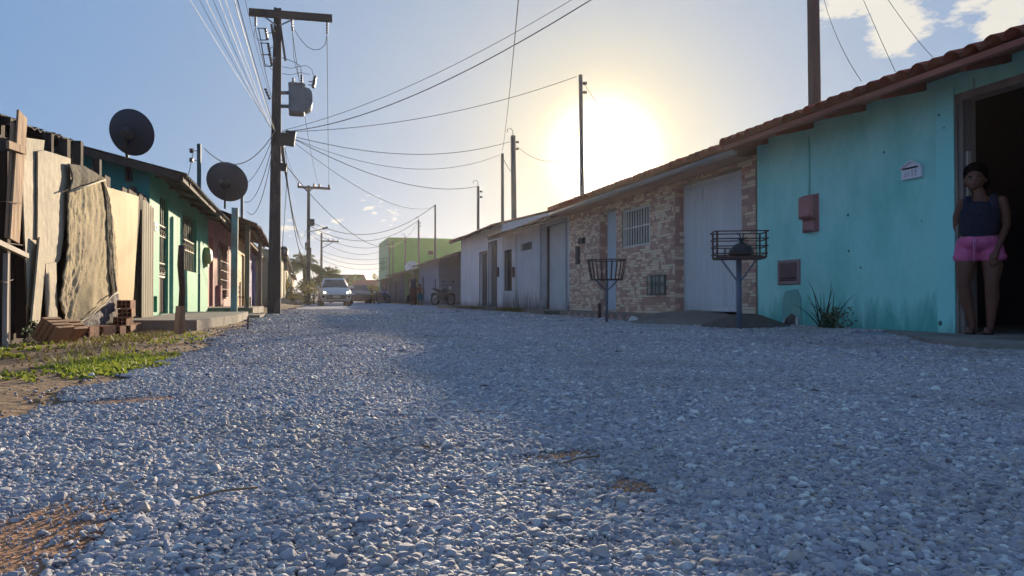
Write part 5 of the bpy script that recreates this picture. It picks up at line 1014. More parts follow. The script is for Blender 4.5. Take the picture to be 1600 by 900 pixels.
# transformer
mTr = mat('grey_transformer_paint', '#7e8084', '#6a6d72', scale=3, rough=.5, c3='#7c5c4c', s3=3, t3=.66)
tr = MB(); a, b_ = U(451, 129, -.2), U(476, 176, -.2); w = b_.x-a.x; cx, cz, hh = (a.x+b_.x)/2, (a.z+b_.z)/2, a.z-b_.z
oc = [(cx-w/2, -.22), (cx+w/2, -.22), (cx+w/2+.0, .22), (cx-w/2, .22)]
q = .06; ring = lambda z, s_: [(cx+(x-cx)*s_, YP+y*s_, z) for x, y in ((cx-w/2+q, -.26), (cx+w/2-q, -.26), (cx+w/2, -.26+q), (cx+w/2, .26-q), (cx+w/2-q, .26), (cx-w/2+q, .26), (cx-w/2, .26-q), (cx-w/2, -.26+q))]
tr.loft([ring(b_.z, .95), ring(b_.z+.03, 1), ring(a.z-.04, 1), ring(a.z-.038, 1.06), ring(a.z, 1.06)], sm=False); tro = tr.build('transformer', mTr, up_)
fx = cx+w/2
for k in range(6): y = YP-.21+.08*k; mb = MB(); mb.prism([(fx-.005, y, a.z-.08), (fx+.10, y, a.z-.10), (fx+.16, y, a.z-.17), (fx+.18, y, a.z-.28), (fx+.18, y, b_.z+.25), (fx+.15, y, b_.z+.14), (fx+.08, y, b_.z+.08), (fx-.005, y, b_.z+.07)], (0, .035, 0)); mb.build('cooling_fin', mTr, tro)
mb = MB(); [mb.tube([U(436, y, -.0), U(452, y, 0)], .045, 8) for y in (145, 166)]; mb.build('transformer_bracket', mMetal, tro)
for (x, y, yo) in ((471, 130, -.15), (458, 128, .15)): insul((U(x, y).x, YP+yo, a.z), (U(x, y-14).x, YP+yo, a.z+.24), tro, 4, .04, 'bushing')
p = U(490, 128, -.1); mb = MB(); mb.lathe(p-Vector((.01, 0, .16)), (.15, 0, 1), [(.02, 0), (.05, .03), (.03, .07), (.05, .11), (.03, .15), (.05, .19), (.03, .23), (.045, .27), (.02, .32)], 8); mb.bar(p+Vector((-.12, 0, 0)), p, .02); mb.bar(p+Vector((-.13, 0, -.08)), p+Vector((0, 0, -.08)), .02); mb.build('surge_arrester', mCer, tro)
# boxes lower down
for (x0, x1, y0_, y1_, nm) in ((445, 461, 204, 228, 'junction_box'), (438, 445, 207, 229, 'junction_box'), (438, 448, 255, 267, 'cable_clamp')):
    a_, b2 = U(x0, y0_, -.16), U(x1, y1_, -.16); mb = MB(); mb.obox(((a_.x+b2.x)/2, YP-.12, (a_.z+b2.z)/2), (b2.x-a_.x, .12, a_.z-b2.z), (0, .12, 0)); mb.build(nm, mBlack, up_)
insul(U(414, 138, -.2), U(422, 157, -.18), up_, 4, .04)
# second and third poles down the street
def far_pole(name, px, pyb, py_top, Y, arms, label, extra=None, r0=.14, r1=.08, M=mPole):
    b = onY(px, 470, Y); top = onY(px, py_top, Y); o = empty(name, (b.x, Y, 0), label, 'utility pole', 'utility poles')
    mb = MB(); mb.loft([[(b.x+s*c1_, Y+s*c2_, z) for c1_, c2_ in ((-1, -1), (1, -1), (1, 1), (-1, 1))] for z, s in ((-.3, r0), (top.z, r1))], sm=False); mb.build('pole_shaft', M, o)
    for (xa, ya_, xb, yb_) in arms:
        mb = MB(); p, q = onY(xa, ya_, Y-.1), onY(xb, yb_, Y-.1); mb.bar(p, q, .09, .14); cr_ = mb.build('crossarm', M, o)
        for f in (.03, .5 if xa < px-5 else .4, .66, .96):
            c_ = p.lerp(q, f)+Vector((0, 0, .05)); mb = MB(); mb.lathe(c_, (0, 0, 1), [(.03, 0), (.09, .06), (.05, .1), (.08, .15), (.03, .22)], 7); mb.build('insulator', mCer, cr_)
    return o
Y2 = 47
p2 = far_pole('utility_pole', 481.5, 470, 290, Y2, [(465, 292, 516, 295)], 'second utility pole, with dark crossarm and small lamp arm, beyond the palms')
mb = MB(); mb.bar(onY(473, 292, Y2-.1), onY(481, 300, Y2-.1), .05); mb.bar(onY(491, 293, Y2-.1), onY(482, 300, Y2-.1), .05); mb.build('arm_brace', mPole, p2)
mb = MB(); a_ = onY(484, 344, Y2); mb.box(a_.x, a_.x+.28, Y2-.3, Y2+.1, a_.z-.35, a_.z+.05); mb.build('small_transformer', mBlack, p2)
mb = MB(); mb.tube([onY(482, 362, Y2-.2), onY(495, 360, Y2-.8), onY(506, 357, Y2-1.2)], .03, 6); ar = mb.build('lamp_arm', mMetal, p2); mb = MB(); c_ = onY(508, 356.5, Y2-1.3); mb.obox(c_, (.3, .3, .12), (0, -.3, 0)); mb.build('lamp_head', mMetal, ar)
mb = MB(); [mb.obox(onY(x, y, Y2), (.25, .35, .45)) for x, y in ((480, 385), (483, 393))]; mb.build('cable_splice', mBlack, p2)
p3 = far_pole('utility_pole', 502, 470, 364, 80, [(502, 376.5, 530, 377.5)], 'smallest farthest utility pole with a one-sided crossarm', r0=.15, r1=.09)
mb = MB(); mb.bar(onY(503, 388, 79.9), onY(521, 378, 79.9), .07); mb.build('arm_brace', mPole, p3)
# thin service poles behind the roofs
sp = [(1268, -190, 6.7, .062, 'thick brown service pole rising behind the clay tiled eave at upper right', 1277), (907, 117, 6.6, .043, 'service pole in front of the glare of the sun', 912), (801.5, 212, 6.6, .075, 'taller of the two service poles behind the far white house, with hooked top', 805), (785, 240, 6.6, .05, 'thinner of the two service poles behind the far white house', 785.5), (747, 291, 6.6, .05, 'service pole with a small hook left of the far white house roof', 747.5), (680, 320, 7.9, .055, 'thin service pole over the low grey roof, in front of the green wall', 680), (654, 344, 8.0, .065, 'service pole with curled top before the middle of the green wall', 655), (633, 370, 8.1, .055, 'short thin service pole before the left part of the green wall', 633), (614, 377, 8.0, .05, 'right one of two close thin poles near the green building corner', 614), (609, 385, 7.8, .05, 'left one of two close thin poles near the green building corner', 609)]
TOP = {}
for px, py, X_, r_, lab, pxb in sp:
    t_ = onX(px, py, X_); b_ = Vector((X_+.0, yX(pxb, X_), 0)); t_ = Vector((X_, yX(px, X_), onX(px, py, X_).z))
    dy = b_.y; t_ = onY(px, py, dy); b_ = Vector((onY(pxb, 400, dy).x, dy, 0)); TOP[px] = t_
    o = empty('service_pole', b_, lab, 'pole', 'service poles behind the right-hand roofs')
    mb = MB(); mb.loft([[(c_.x+s*u_, c_.y+s*v_, c_.z) for u_, v_ in ((-1, -1), (1, -1), (1, 1), (-1, 1))] for c_, s in ((b_, r_), (t_, r_*.85))], sm=False); mb.build('pole_shaft', mat('brown_pole', '#6a4a44', '#54403c', scale=5, rough=.85, stretch=(1, 1, .3)) if px == 1268 else mPoleW, o)
    if px not in (1268, 785, 614, 680):
        mb = MB(); mb.tube([t_+Vector((0, 0, -.1)), t_+Vector((0, 0, .15)), t_+Vector((-.08, 0, .24)), t_+Vector((-.18, 0, .2)), t_+Vector((-.2, 0, .1))], .012 if X_ < 7 else .02, 5); mb.build('cable_hook', mBlack, o) if px != 907 else None
        for k in (0, 1): c_ = t_+Vector((r_+.02, 0, -.2-.22*k)); mb = MB(); mb.lathe(c_, (1, 0, 0), [(.02, 0), (.05, .03), (.03, .06), (.05, .09)], 7); mb.build('insulator', mCer, o)
mb = MB(); mb.tube([onY(806, 268, TOP[801.5].y-.2), onY(807, 300, TOP[801.5].y-.2), onY(806, 340, TOP[801.5].y-.2)], .01, 4)
# left masts on roofs
for px, py0, py1, Y_, lab in ((311, 225, 300, 16.8, 'greenish service mast with insulators on the mint house roof'), (378, 281, 330, 22.5, 'small mast behind the grey dish on the pink house'), ):
    t_, b_ = onY(px, py0, Y_), onY(px, py1+18, Y_); o = empty('service_mast', b_, lab, 'pole', 'masts on the left-hand roofs'); mb = MB(); mb.bar(b_, t_, .075); mb.build('mast', mat('green_mast_paint', '#2f5450', '#28464a', rough=.7), o); TOP[px] = t_
    for k in (0, 1): c_ = t_+Vector((-.06, 0, -.15-.2*k)); mb = MB(); mb.lathe(c_-Vector((.09, 0, .05)), (0, 0, 1), [(.02, 0), (.05, .03), (.03, .05), (.05, .08), (.02, .1)], 8); mb.bar(c_-Vector((.09, 0, 0)), c_+Vector((.05, 0, 0)), .014); mb.build('insulator', mCer, o)
# ---------------------------------------------------------------- wires
def wire(p, q, sag, r=.006, label='', group='wires fanning out from the utility pole', name='wire', n=24, M=None):
    p, q = Vector(p), Vector(q); mb = MB(); mb.tube([p.lerp(q, k/n)-Vector((0, 0, sag*4*(k/n)*(1-k/n))) for k in range(n+1)], r, 4, cap=False); return tag(mb.build(name, M or mWire), label, 'wire', group)
HUB = U(430, 204, -.2); HUBR = U(441, 206, -.18)
mWireL = mat('pale_aluminium_cable', '#7c746a', '#6a635a', rough=.6)
# bundle coming over the viewer's left shoulder
tops = [(297, 'wire at the far left of the bundle, thin and pale'), (312, None), (322, None), (333, None), (342, None), (352, None), (366, 'thick pale cable of the bundle'), (371, 'thick dark cable nearest the pole'), (383, 'thin wire closest to the crossarm')]
for i, (px, lab) in enumerate(tops):
    hub = U([417, 419, 421, 422, 424, 425, 429, 431, 422][i], [188, 193, 196, 199, 201, 203, 205, 206, 150][i], -.16)
    near = onY(px, 0, 9.5); far_end = near+(near-hub)*2.1; far_end.z = near.z+1.3
    d_ = near-hub; end = hub+d_*3.3; sag = .35+.05*i
    end.z += sag*4*.303*.697/.303*.999
    wire(hub, end, sag, .0034 if i not in (6, 7) else .0055, (['second', 'third', 'fourth', 'fifth', 'sixth'][i-1]+' wire from the left in the fan rising from the pole to the top left') if not lab else lab+', rising to the top left' , 'fan of wires at the top left', M=mWireL if i in (0, 2, 4, 6, 5) else mWire)
def wto(p, q, sag, r, lab, grp='wires from the utility pole across the street', M=None): return wire(p, q, sag, r, lab, grp, M=M)
def throughpx(p, px, py, Y, k=1.6, sag=0):
    """end point of a straight run from p that crosses the pixel ray at depth Y and goes on behind the frame"""
    n_ = onY(px, py, Y); return p+(n_-p)*k
E1 = HUBR+(onX(923, 0, 3.6)-HUBR)*1.5+Vector((0, 0, .8*.889*1.5)); wto(HUBR, E1, .8, .009, 'upper dark cable running from the pole to the top edge right of centre')
E2 = U(441, 204, -.18)+(onX(897, 0, 4.4)-HUBR)*1.5+Vector((0, 0, .6*.889*1.5)); wto(U(441, 204, -.18), E2, .6, .006, 'thin wire just above the dark cable, running to the top edge')
wto(HUBR, TOP[907]+Vector((-.1, 0, -.05)), .3, .007, 'cable sagging from the utility pole to the pole by the sun')
wto(U(444, 209, -.18), TOP[801.5]+Vector((-.1, 0, -.2)), .45, .008, 'cable from the utility pole to the hooked pole of the far white house')
wto(U(444, 210, -.18), TOP[785]+Vector((-.1, 0, -.05)), .65, .006, 'cable from the utility pole to the thinner pole of the far white house')
wto(U(443, 208, -.18), TOP[747], .55, .009, 'lower cable from the utility pole to the pole left of the white house roof')
wto(U(446, 212, -.18), TOP[680]+Vector((0, 0, -.1)), .75, .008, 'long cable from the utility pole to the thin pole over the grey roof')
wto(U(440, 250, -.18), TOP[654], 2.0, .012, 'low cable dipping from the utility pole towards the curled pole by the green wall')
S2 = onY(483, 345, Y2)
wto(S2, TOP[680], 1.3, .016, 'cable from the second utility pole to the thin pole over the grey roof', 'wires from the second utility pole')
wto(S2+Vector((0, 0, -.3)), TOP[654], 1.2, .016, 'cable from the second utility pole to the curled pole by the green wall', 'wires from the second utility pole')
wto(S2+Vector((0, 0, -.6)), TOP[633], 1.0, .014, 'cable from the second utility pole to the short pole by the green wall', 'wires from the second utility pole')
wto(S2+Vector((0, 0, -.8)), TOP[609], 1.0, .014, 'cable from the second utility pole to the green building corner', 'wires from the second utility pole')
for k, (x, y) in enumerate(((480, 385), (478, 360), (483, 395), (481, 372))):
    wto(U(436+2*k, 214+4*k, -.18), onY(x, y, Y2), 1.0+.25*k, .012, ['topmost', 'second highest', 'third highest', 'lowest and slackest'][k]+' cable running from the tall pole to the second utility pole', 'wires between the first two utility poles')
for k, (x, y) in enumerate(((502, 395), (503, 405), (502, 415))):
    wto(onY(483, 390+3*k, Y2), onY(x, y, 80), 1.2+.3*k, .016, ['highest', 'middle', 'lowest'][k]+' of the three cables from the second to the farthest utility pole', 'wires between the far utility poles')
    wto(onY(503, 392+7*k, 80), Vector((8.3, 74, 4.6-.5*k)), .6, .016, ['upper', 'middle', 'lower'][k]+' far cable from the farthest pole to the green building', 'wires at the green building')
# crossarm conductors: onward to the second pole
for (x, y), (x2, y2), lb_ in (((457, 52), (499, 291), 'middle of the crossarm'), ((511, 56), (514, 291), 'right end of the crossarm'), ((399, 44), (467, 290), 'left end of the crossarm')):
    wto(U(x, y, -.14), onY(x2, y2, Y2-.1), .55, .008, 'thin line wire from the '+lb_+' down to the next crossarm', 'crossarm line wires')
# the lone wire crossing near the middle from the top edge down to the far white house poles
A_ = TOP[785]+Vector((0, 0, .1)); nx = onY(806, 0, 9); wto(A_, A_+(nx-A_)*1.5, .4, .006, 'almost upright thin wire dropping from the top edge to the white house poles')
wto(TOP[785]+Vector((0, 0, -.1)), TOP[801.5]+Vector((.1, 0, -1.3)), .1, .012, 'short slack cable between the two white house poles', 'service drops')
wto(TOP[801.5]+Vector((.1, 0, -.3)), TOP[907]+Vector((0, .5, -1.9)), .3, .006, 'faint wire from the hooked pole towards the sun', 'service drops')
wto(TOP[907]+Vector((.05, 0, -.15)), onX(962, 190, 8.2), .1, .006, 'short wire leaving the sunlit pole to the right', 'service drops')
# left drops
wto(HUB, TOP[311]+Vector((.1, 0, -.08)), .55, .010, 'slack pale cable from the pole to the mast on the mint house', 'service drops at the left', M=mWireL)
for k, (x, y) in enumerate(((377, 290), (382, 315), (386, 330))): wto(HUB+Vector((0, 0, -.05*k)), onY(x, y, 22.3-.5*k), .3+.2*k, .008, ['left', 'middle', 'right'][k]+' of three cables hanging from the pole to the pink house roof', 'service drops at the left')
wto(TOP[311]+Vector((-.1, 0, -.1)), onY(280, 310, 14.0), .15, .006, 'thin wire from the mint house mast down to its roof', 'service drops at the left')
# upper right wires over the tiled roof
for (xa, xm, ym_p, lab) in ((1287, 1346, 127, 'left, bowed wire of the three dropping to the clay tiled roof'), (1348, 1399, 112, 'middle wire of the three dropping to the clay tiled roof'), (1386, 1457, 89, 'right wire of the three dropping to the clay tiled roof')):
    q = onX(xm, ym_p, 6.4); tp = TOP[1268]+Vector((.06, 0, -.05)); f_ = .45; s_ = onY(xa, -3, q.y+(tp.y-q.y)*f_); pts = []
    for k in range(25):        # smooth curve through roof, bend and pole top
        t_ = k/24; a_, b2, c2_ = (t_-f_)*(t_-1)/f_, t_*(t_-1)/(f_*(f_-1)), t_*(t_-f_)/(1-f_); pts.append(q*a_+s_*b2+tp*c2_)
    mb = MB(); mb.tube(pts, .004, 4, cap=False); tag(mb.build('wire', mWire), lab, 'wire', 'wires to the tiled roof')
# jumper loops on the pole
def curvew(pts, r, parent): mb = MB(); mb.tube([U(x, y, -.15) for x, y in pts], r, 4); mb.build('jumper_wire', mWire, parent)
curvew([(457, 42), (462, 50), (470, 62), (480, 73), (490, 78), (500, 77), (508, 70), (511, 54)], .007, up_); curvew([(440, 90), (452, 94), (462, 98), (470, 104), (471, 118)], .007, up_)
curvew([(441, 104), (455, 107), (466, 104), (478, 102), (487, 108), (490, 118)], .006, up_); curvew([(441, 115), (455, 117), (470, 113), (484, 117)], .006, up_); curvew([(416, 100), (424, 108), (432, 112)], .006, up_); curvew([(399, 42), (397, 57), (404, 62), (410, 66)], .006, up_); curvew([(457, 50), (459, 90), (466, 120)], .005, up_)
curvew([(445, 230), (449, 262), (447, 300), (444, 350), (440, 400)], .006, up_)
# ---------------------------------------------------------------- raised street rubbish baskets
mGreyP = mat('grey_painted_steel', '#6c6a74', '#5a5862', scale=6, rough=.5, c3='#6a4a40', s3=6, t3=.63)
b_ = Vector((4.563, 10.72, 0)); k1 = empty('rubbish_basket', b_, 'round wire rubbish basket with flared upright bars on a thin post', 'rubbish basket', 'raised rubbish baskets')
zr, zl, ra, rb = .985, .68, .30, .245
MB().tube([b_+Vector((0, 0, -.05)), b_+Vector((0, 0, .70))], .022, 10).build('post', mGreyP, k1)
def ring(c, r, t_, n=28): return MB().tube([(c[0]+r*math.cos(2*math.pi*k/n), c[1]+r*math.sin(2*math.pi*k/n), c[2]) for k in range(n+1)], t_, 5, cap=False)
ring((b_.x, b_.y, zr), ra, .009).build('rim', mRust, k1); ring((b_.x, b_.y, zl), rb, .009).build('base_ring', mRust, k1)
for k in range(22): a = 2*math.pi*k/22; mb = MB(); mb.bar((b_.x+rb*math.cos(a), b_.y+rb*math.sin(a), zl), (b_.x+ra*math.cos(a), b_.y+ra*math.sin(a), zr), .010); mb.build('basket_bar', mRust, k1)
for k in range(4): a = math.pi*(k/2+.14); MB().tube([(b_.x, b_.y, .50), (b_.x+rb*.6*math.cos(a), b_.y+rb*.6*math.sin(a), .60), (b_.x+rb*math.cos(a), b_.y+rb*math.sin(a), zl)], .009, 5).build('brace', mGreyP, k1)
mb = MB(); [mb.bar((b_.x-rb*math.cos(a), b_.y-rb*math.sin(a), zl), (b_.x+rb*math.cos(a), b_.y+rb*math.sin(a), zl), .01) for a in (0, .8, 1.6, 2.4)]; mb.build('base_bars', mRust, k1)
b_ = Vector((4.885, 7.57, 0)); ang_ = R(-24); k2 = empty('rubbish_basket', b_, 'square rubbish basket of stacked steel hoops holding a tied black bag', 'rubbish basket', 'raised rubbish baskets')
MB().tube([b_+Vector((0, 0, -.05)), b_+Vector((0, 0, .86))], .031, 12).build('post', mat('bluish_steel_post', '#6f7688', '#5e6476', rough=.5), k2)
def RQ(u, v, z): return Vector((b_.x+u*math.cos(ang_)-v*math.sin(ang_), b_.y+u*math.sin(ang_)+v*math.cos(ang_), z))
def hoop(z, w, d, t_): mb = MB(); c_ = [RQ(-w, -d, z), RQ(w, -d, z), RQ(w, d, z), RQ(-w, d, z)]; [mb.bar(c_[i], c_[(i+1) % 4], t_, t_) for i in range(4)]; return mb
for i, z in enumerate((.90, .985, 1.07, 1.155)): hoop(z, .285+.004*i, .20, .013).build('hoop', mRust, k2)
mb = MB(); mb.prism([RQ(-.27, -.19, .84), RQ(-.1, -.25, .835), RQ(.1, -.25, .835), RQ(.27, -.19, .84), RQ(.27, .19, .84), RQ(-.27, .19, .84)], (0, 0, .03)); mb.build('tray', mRust, k2)
for u in (-.27, .27):
    for v in (-.19, .19): MB().bar(RQ(u, v, .85), RQ(u, v, 1.16), .016).build('corner_post', mRust, k2)
for u, v in ((-.2, 0), (.2, 0), (0, .15)): MB().bar(RQ(0, 0, .56), RQ(u, v, .84), .018).build('brace', MATS['bluish_steel_post'], k2)
bg_ = empty('rubbish_bag', RQ(.03, 0, .87), 'tied black rubbish bag sitting in the square hooped basket', 'rubbish bag'); c_ = RQ(.03, 0, .87)
mb = MB(); n = 18; rr = []
for z, r_ in ((0, .11), (.03, .14), (.08, .135), (.12, .10), (.145, .06), (.16, .022), (.18, .018), (.20, .045)):
    rr.append([(c_.x+r_*(1+.09*math.sin(5*a+z*30)+.05*math.sin(9*a))*math.cos(a)*1.05, c_.y+r_*(1+.1*math.sin(4*a+1))*math.sin(a), c_.z+z*1.05) for a in [2*math.pi*k/n for k in range(n)]])
mb.loft(rr); mb.build('bag_body', mat('black_plastic_bag', '#232530', '#2c2e3a', rough=.35, bump=.6, bscale=40), bg_)
mb = MB(); mb.tube([c_+Vector((0, 0, .19)), c_+Vector((-.02, 0, .25)), c_+Vector((-.05, .01, .28))], .008, 5); mb.tube([c_+Vector((0, 0, .19)), c_+Vector((.03, 0, .26)), c_+Vector((-.01, 0, .27))], .008, 5); mb.build('bag_tie', MATS['black_plastic_bag'], bg_)
# ---------------------------------------------------------------- people
def flesh(name, limbs, ells, M, parent, vox=.008, smooth_it=6, cut=None):
    """limbs: list of [(point, radius), ...] chains; ells: (centre, radii, rot); fused into one continuous skin"""
    mb = MB()
    for ch in limbs:
        pts = []; rad = []
        for (p, r), (q, r2) in zip(ch, ch[1:]):
            for k in range(4): t_ = k/4; pts.append(Vector(p).lerp(Vector(q), t_)); rad.append(r+(r2-r)*t_)
        pts.append(Vector(ch[-1][0])); rad.append(ch[-1][1]); mb.tube(pts, rad, 14)
        mb.ell(pts[0], (rad[0],)*3); mb.ell(pts[-1], (rad[-1],)*3)
        for p, r in ch[1:-1]: mb.ell(p, (r,)*3)
    for e in ells: mb.ell(e[0], e[1], 16, 12)
    me = mb.mesh(name, M); o = bpy.data.objects.new(name, me); scene.collection.objects.link(o)
    md = o.modifiers.new('r', 'REMESH'); md.mode = 'VOXEL'; md.voxel_size = vox; md.use_smooth_shade = True
    ms = o.modifiers.new('s', 'SMOOTH'); ms.iterations = smooth_it; ms.factor = .5
    dg = bpy.context.evaluated_depsgraph_get(); me2 = bpy.data.meshes.new_from_object(o.evaluated_get(dg)); scene.collection.objects.unlink(o); bpy.data.objects.remove(o)
    if cut:
        bm = bmesh.new(); bm.from_mesh(me2)
        for co, no in cut: bmesh.ops.bisect_plane(bm, geom=bm.verts[:]+bm.edges[:]+bm.faces[:], plane_co=co, plane_no=no, clear_outer=True)
        bm.to_mesh(me2); bm.free()
    me2.materials.clear(); me2.materials.append(M); me2.polygons.foreach_set('use_smooth', [True]*len(me2.polygons))
    o = bpy.data.objects.new(name, me2); scene.collection.objects.link(o); o.parent = parent; WORLD[o.name] = Vector(); return o
mSkin = mat('brown_skin', '#74483a', '#66402f', scale=6, rough=.6, bump=.1); mHair = mat('black_hair', '#0a0808', '#070606', scale=20, rough=.95, spec=.1, stretch=(1, 1, .2))
mTop = mat('navy_top', '#20253c', '#191d30', scale=8, rough=.9, bump=1.0, bscale=14); mShort = mat('pink_shorts', '#d86c98', '#c85a88', scale=7, rough=.85, bump=1.0, bscale=16)
# local frame: x = her right-hand side of the picture, -y towards the viewer, z up
gl = lroot('person', (5.965, 5.36, .062), 'girl in dark tank top and pink shorts leaning in the dark doorway', 'person', rz=math.atan2(-.74, .67))
LEGS = [[((-.085, .02, .80), .090), ((-.105, -.005, .62), .082), ((-.125, -.02, .455), .056), ((-.105, .005, .33), .057), ((-.055, .02, .085), .033)],
        [((.085, .02, .80), .092), ((.105, -.01, .62), .084), ((.095, -.03, .455), .057), ((.10, .0, .33), .058), ((.085, .01, .085), .033)]]
FEET = [[((-.055, .03, .045), .034), ((-.075, -.06, .032), .032), ((-.085, -.135, .024), .030)], [((.085, .03, .045), .034), ((.065, -.06, .032), .032), ((.055, -.14, .024), .030)]]
TOES = []
for fx, fy in ((-.087, -.165), (.052, -.170)):
    for k in range(5): TOES.append([((fx+(k-2)*.013, fy+.02, .02), .0085), ((fx+(k-2)*.0155, fy-.014+.004*abs(k-(1 if fx > 0 else 3)), .017), .0075)])
TORSO = [[((0, .01, .86), .12), ((0, 0, .96), .115), ((.012, 0, 1.08), .115), ((.02, .005, 1.17), .10)], [((.02, .01, 1.20), .06), ((.0, -.005, 1.32), .045)]]
TELL = [((0, .02, .86), (.165, .115, .10)), ((.0, -.01, .97), (.150, .115, .12)), ((.005, -.01, 1.04), (.150, .112, .12)), ((.01, -.02, 1.10), (.150, .105, .11)), ((.01, -.05, 1.10), (.125, .062, .06))]
ARMR = [((.175, .01, 1.205), .052), ((.205, .02, 1.10), .044), ((.212, .03, .98), .037), ((.165, -.045, .84), .030), ((.135, -.085, .755), .022)]
ARML = [((-.125, .01, 1.195), .050), ((-.165, .04, 1.08), .042), ((-.17, .08, .97), .035), ((-.12, .16, .90), .028), ((-.06, .18, .88), .022)]
HAND = [[((.135, -.085, .755), .024), ((.125, -.098, .715), .028), ((.118, -.104, .685), .026)]]
for k, (dx, ln) in enumerate(((-.022, .052), (-.008, .062), (.007, .058), (.020, .046))):
    HAND.append([((.118+dx, -.104, .68), .0095), ((.113+dx*1.1, -.110, .68-ln*.55), .0088), ((.112+dx*1.15, -.100, .68-ln), .0078)])
HAND.append([((.103, -.094, .73), .011), ((.086, -.105, .705), .0098), ((.082, -.112, .680), .0085)])
HEAD = [((-.025, .005, 1.425), (.082, .098, .105)), ((-.03, -.03, 1.385), (.066, .062, .062)), ((-.032, -.055, 1.345), (.028, .026, .022)), ((-.030, -.078, 1.402), (.0165, .02, .022)), ((-.045, -.078, 1.398), (.010, .012, .009)), ((-.016, -.076, 1.398), (.010, .012, .009)), ((-.062, -.058, 1.39), (.026, .02, .024)), ((.006, -.054, 1.39), (.026, .02, .024)), ((.060, .01, 1.405), (.012, .018, .026)), ((-.106, .01, 1.405), (.012, .018, .026)), ((-.030, -.073, 1.365), (.024, .012, .010)), ((-.030, -.062, 1.452), (.055, .028, .018))]
flesh('body', LEGS+FEET+TOES+TORSO+[ARMR, ARML, [((-.08, .01, 1.20), .05), ((.13, .01, 1.205), .055)]]+HAND, TELL+HEAD, mSkin, gl, .0062, 4)
flesh('hair', [[((-.02, .09, 1.47), .035), ((-.01, .115, 1.43), .03)]], [((-.02, .030, 1.478), (.106, .105, .105)), ((-.02, -.03, 1.515), (.075, .05, .045)), ((-.01, .055, 1.40), (.108, .075, .095)), ((-.015, .10, 1.54), (.06, .05, .045))], mHair, gl, .008, 3, cut=[((0, -.048, 1.445), (0, -1, -.62))])
off_t = lambda ch, d: [(p, r+d) for p, r in ch]
flesh('tank_top', [off_t(TORSO[0][:3]+[((.016, .0, 1.13), .105)], .012)]+[[((-.085, -.055, 1.15), .045), ((-.085, -.03, 1.22), .034), ((-.08, .01, 1.235), .040), ((-.08, .05, 1.20), .04)], [((.115, -.055, 1.15), .045), ((.118, -.03, 1.225), .034), ((.12, .01, 1.24), .042), ((.115, .05, 1.20), .04)]], [((c[0], c[1], c[2]), tuple(q+.011 for q in r)) for c, r in TELL[1:]], mTop, gl, .0075, 5, cut=[((0, 0, .845), (0, 0, -1))])
flesh('shorts', [off_t([LEGS[0][0], ((-.095, .01, .71), .092)], .014), off_t([LEGS[1][0], ((.10, .005, .71), .094)], .014)], [((0, .01, .835), (.178, .150, .10)), ((-.11, .01, .70), (.10, .10, .06)), ((.115, .0, .70), (.105, .10, .06))], mShort, gl, .0075, 4, cut=[((0, 0, .668), (0, 0, -1)), ((0, 0, .888), (0, 0, 1))])
mb = MB(); mb.tube([(-.035, -.138, .87), (-.04, -.146, .80), (-.036, -.135, .72), (-.038, -.13, .655)], .006, 5); mb.tube([(-.028, -.138, .87), (-.022, -.146, .81), (-.026, -.14, .75)], .005, 5); mb.build('drawstring', mat('light_pink_cord', '#d07aa8'), gl)
mEye = mat('eye_white', '#8a807a', rough=.3); mIris = mat('dark_iris', '#1c1210', rough=.2); mLip = mat('lips', '#5e2c2c', rough=.5)
for ex_ in (-.058, .001): e_ = MB().ell((ex_, -.0795, 1.414), (.0155, .008, .0085), 10, 8).build('eye', mEye, gl); MB().ell((ex_-.001, -.0845, 1.414), (.0078, .003, .0078), 8, 6).build('iris', mIris, e_)
for ex_ in (-.058, .001): MB().tube([(ex_-.02, -.080, 1.431), (ex_, -.088, 1.436), (ex_+.02, -.080, 1.431)], .0052, 5).build('eyebrow', mHair, gl)
MB().ell((-.030, -.0835, 1.369), (.022, .006, .005), 10, 6).ell((-.030, -.0825, 1.361), (.018, .006, .005), 10, 6).build('lips', mLip, gl)
mFl = mat('dark_flipflop', '#2a2228', rough=.7)
for fx in (-.075, .065):
    mb = MB(); n = 20; poly = [(fx+.043*math.cos(a)*(1-.15*math.sin(a))-.006*0, -.06-.125*math.sin(-a), -.002) for a in [2*math.pi*k/n for k in range(n)]]; mb.prism(poly, (0, 0, .016)); f_ = mb.build('flip_flop', mFl, gl)
    mb = MB(); mb.tube([(fx-.036, -.05, .014), (fx-.022, -.09, .055), (fx-.004, -.145, .04), (fx-.004, -.15, .012)], .006, 5); mb.tube([(fx+.036, -.05, .014), (fx+.022, -.09, .055), (fx-.004, -.145, .04)], .006, 5); mb.build('strap', mat('pale_strap', '#8a7a80'), f_)
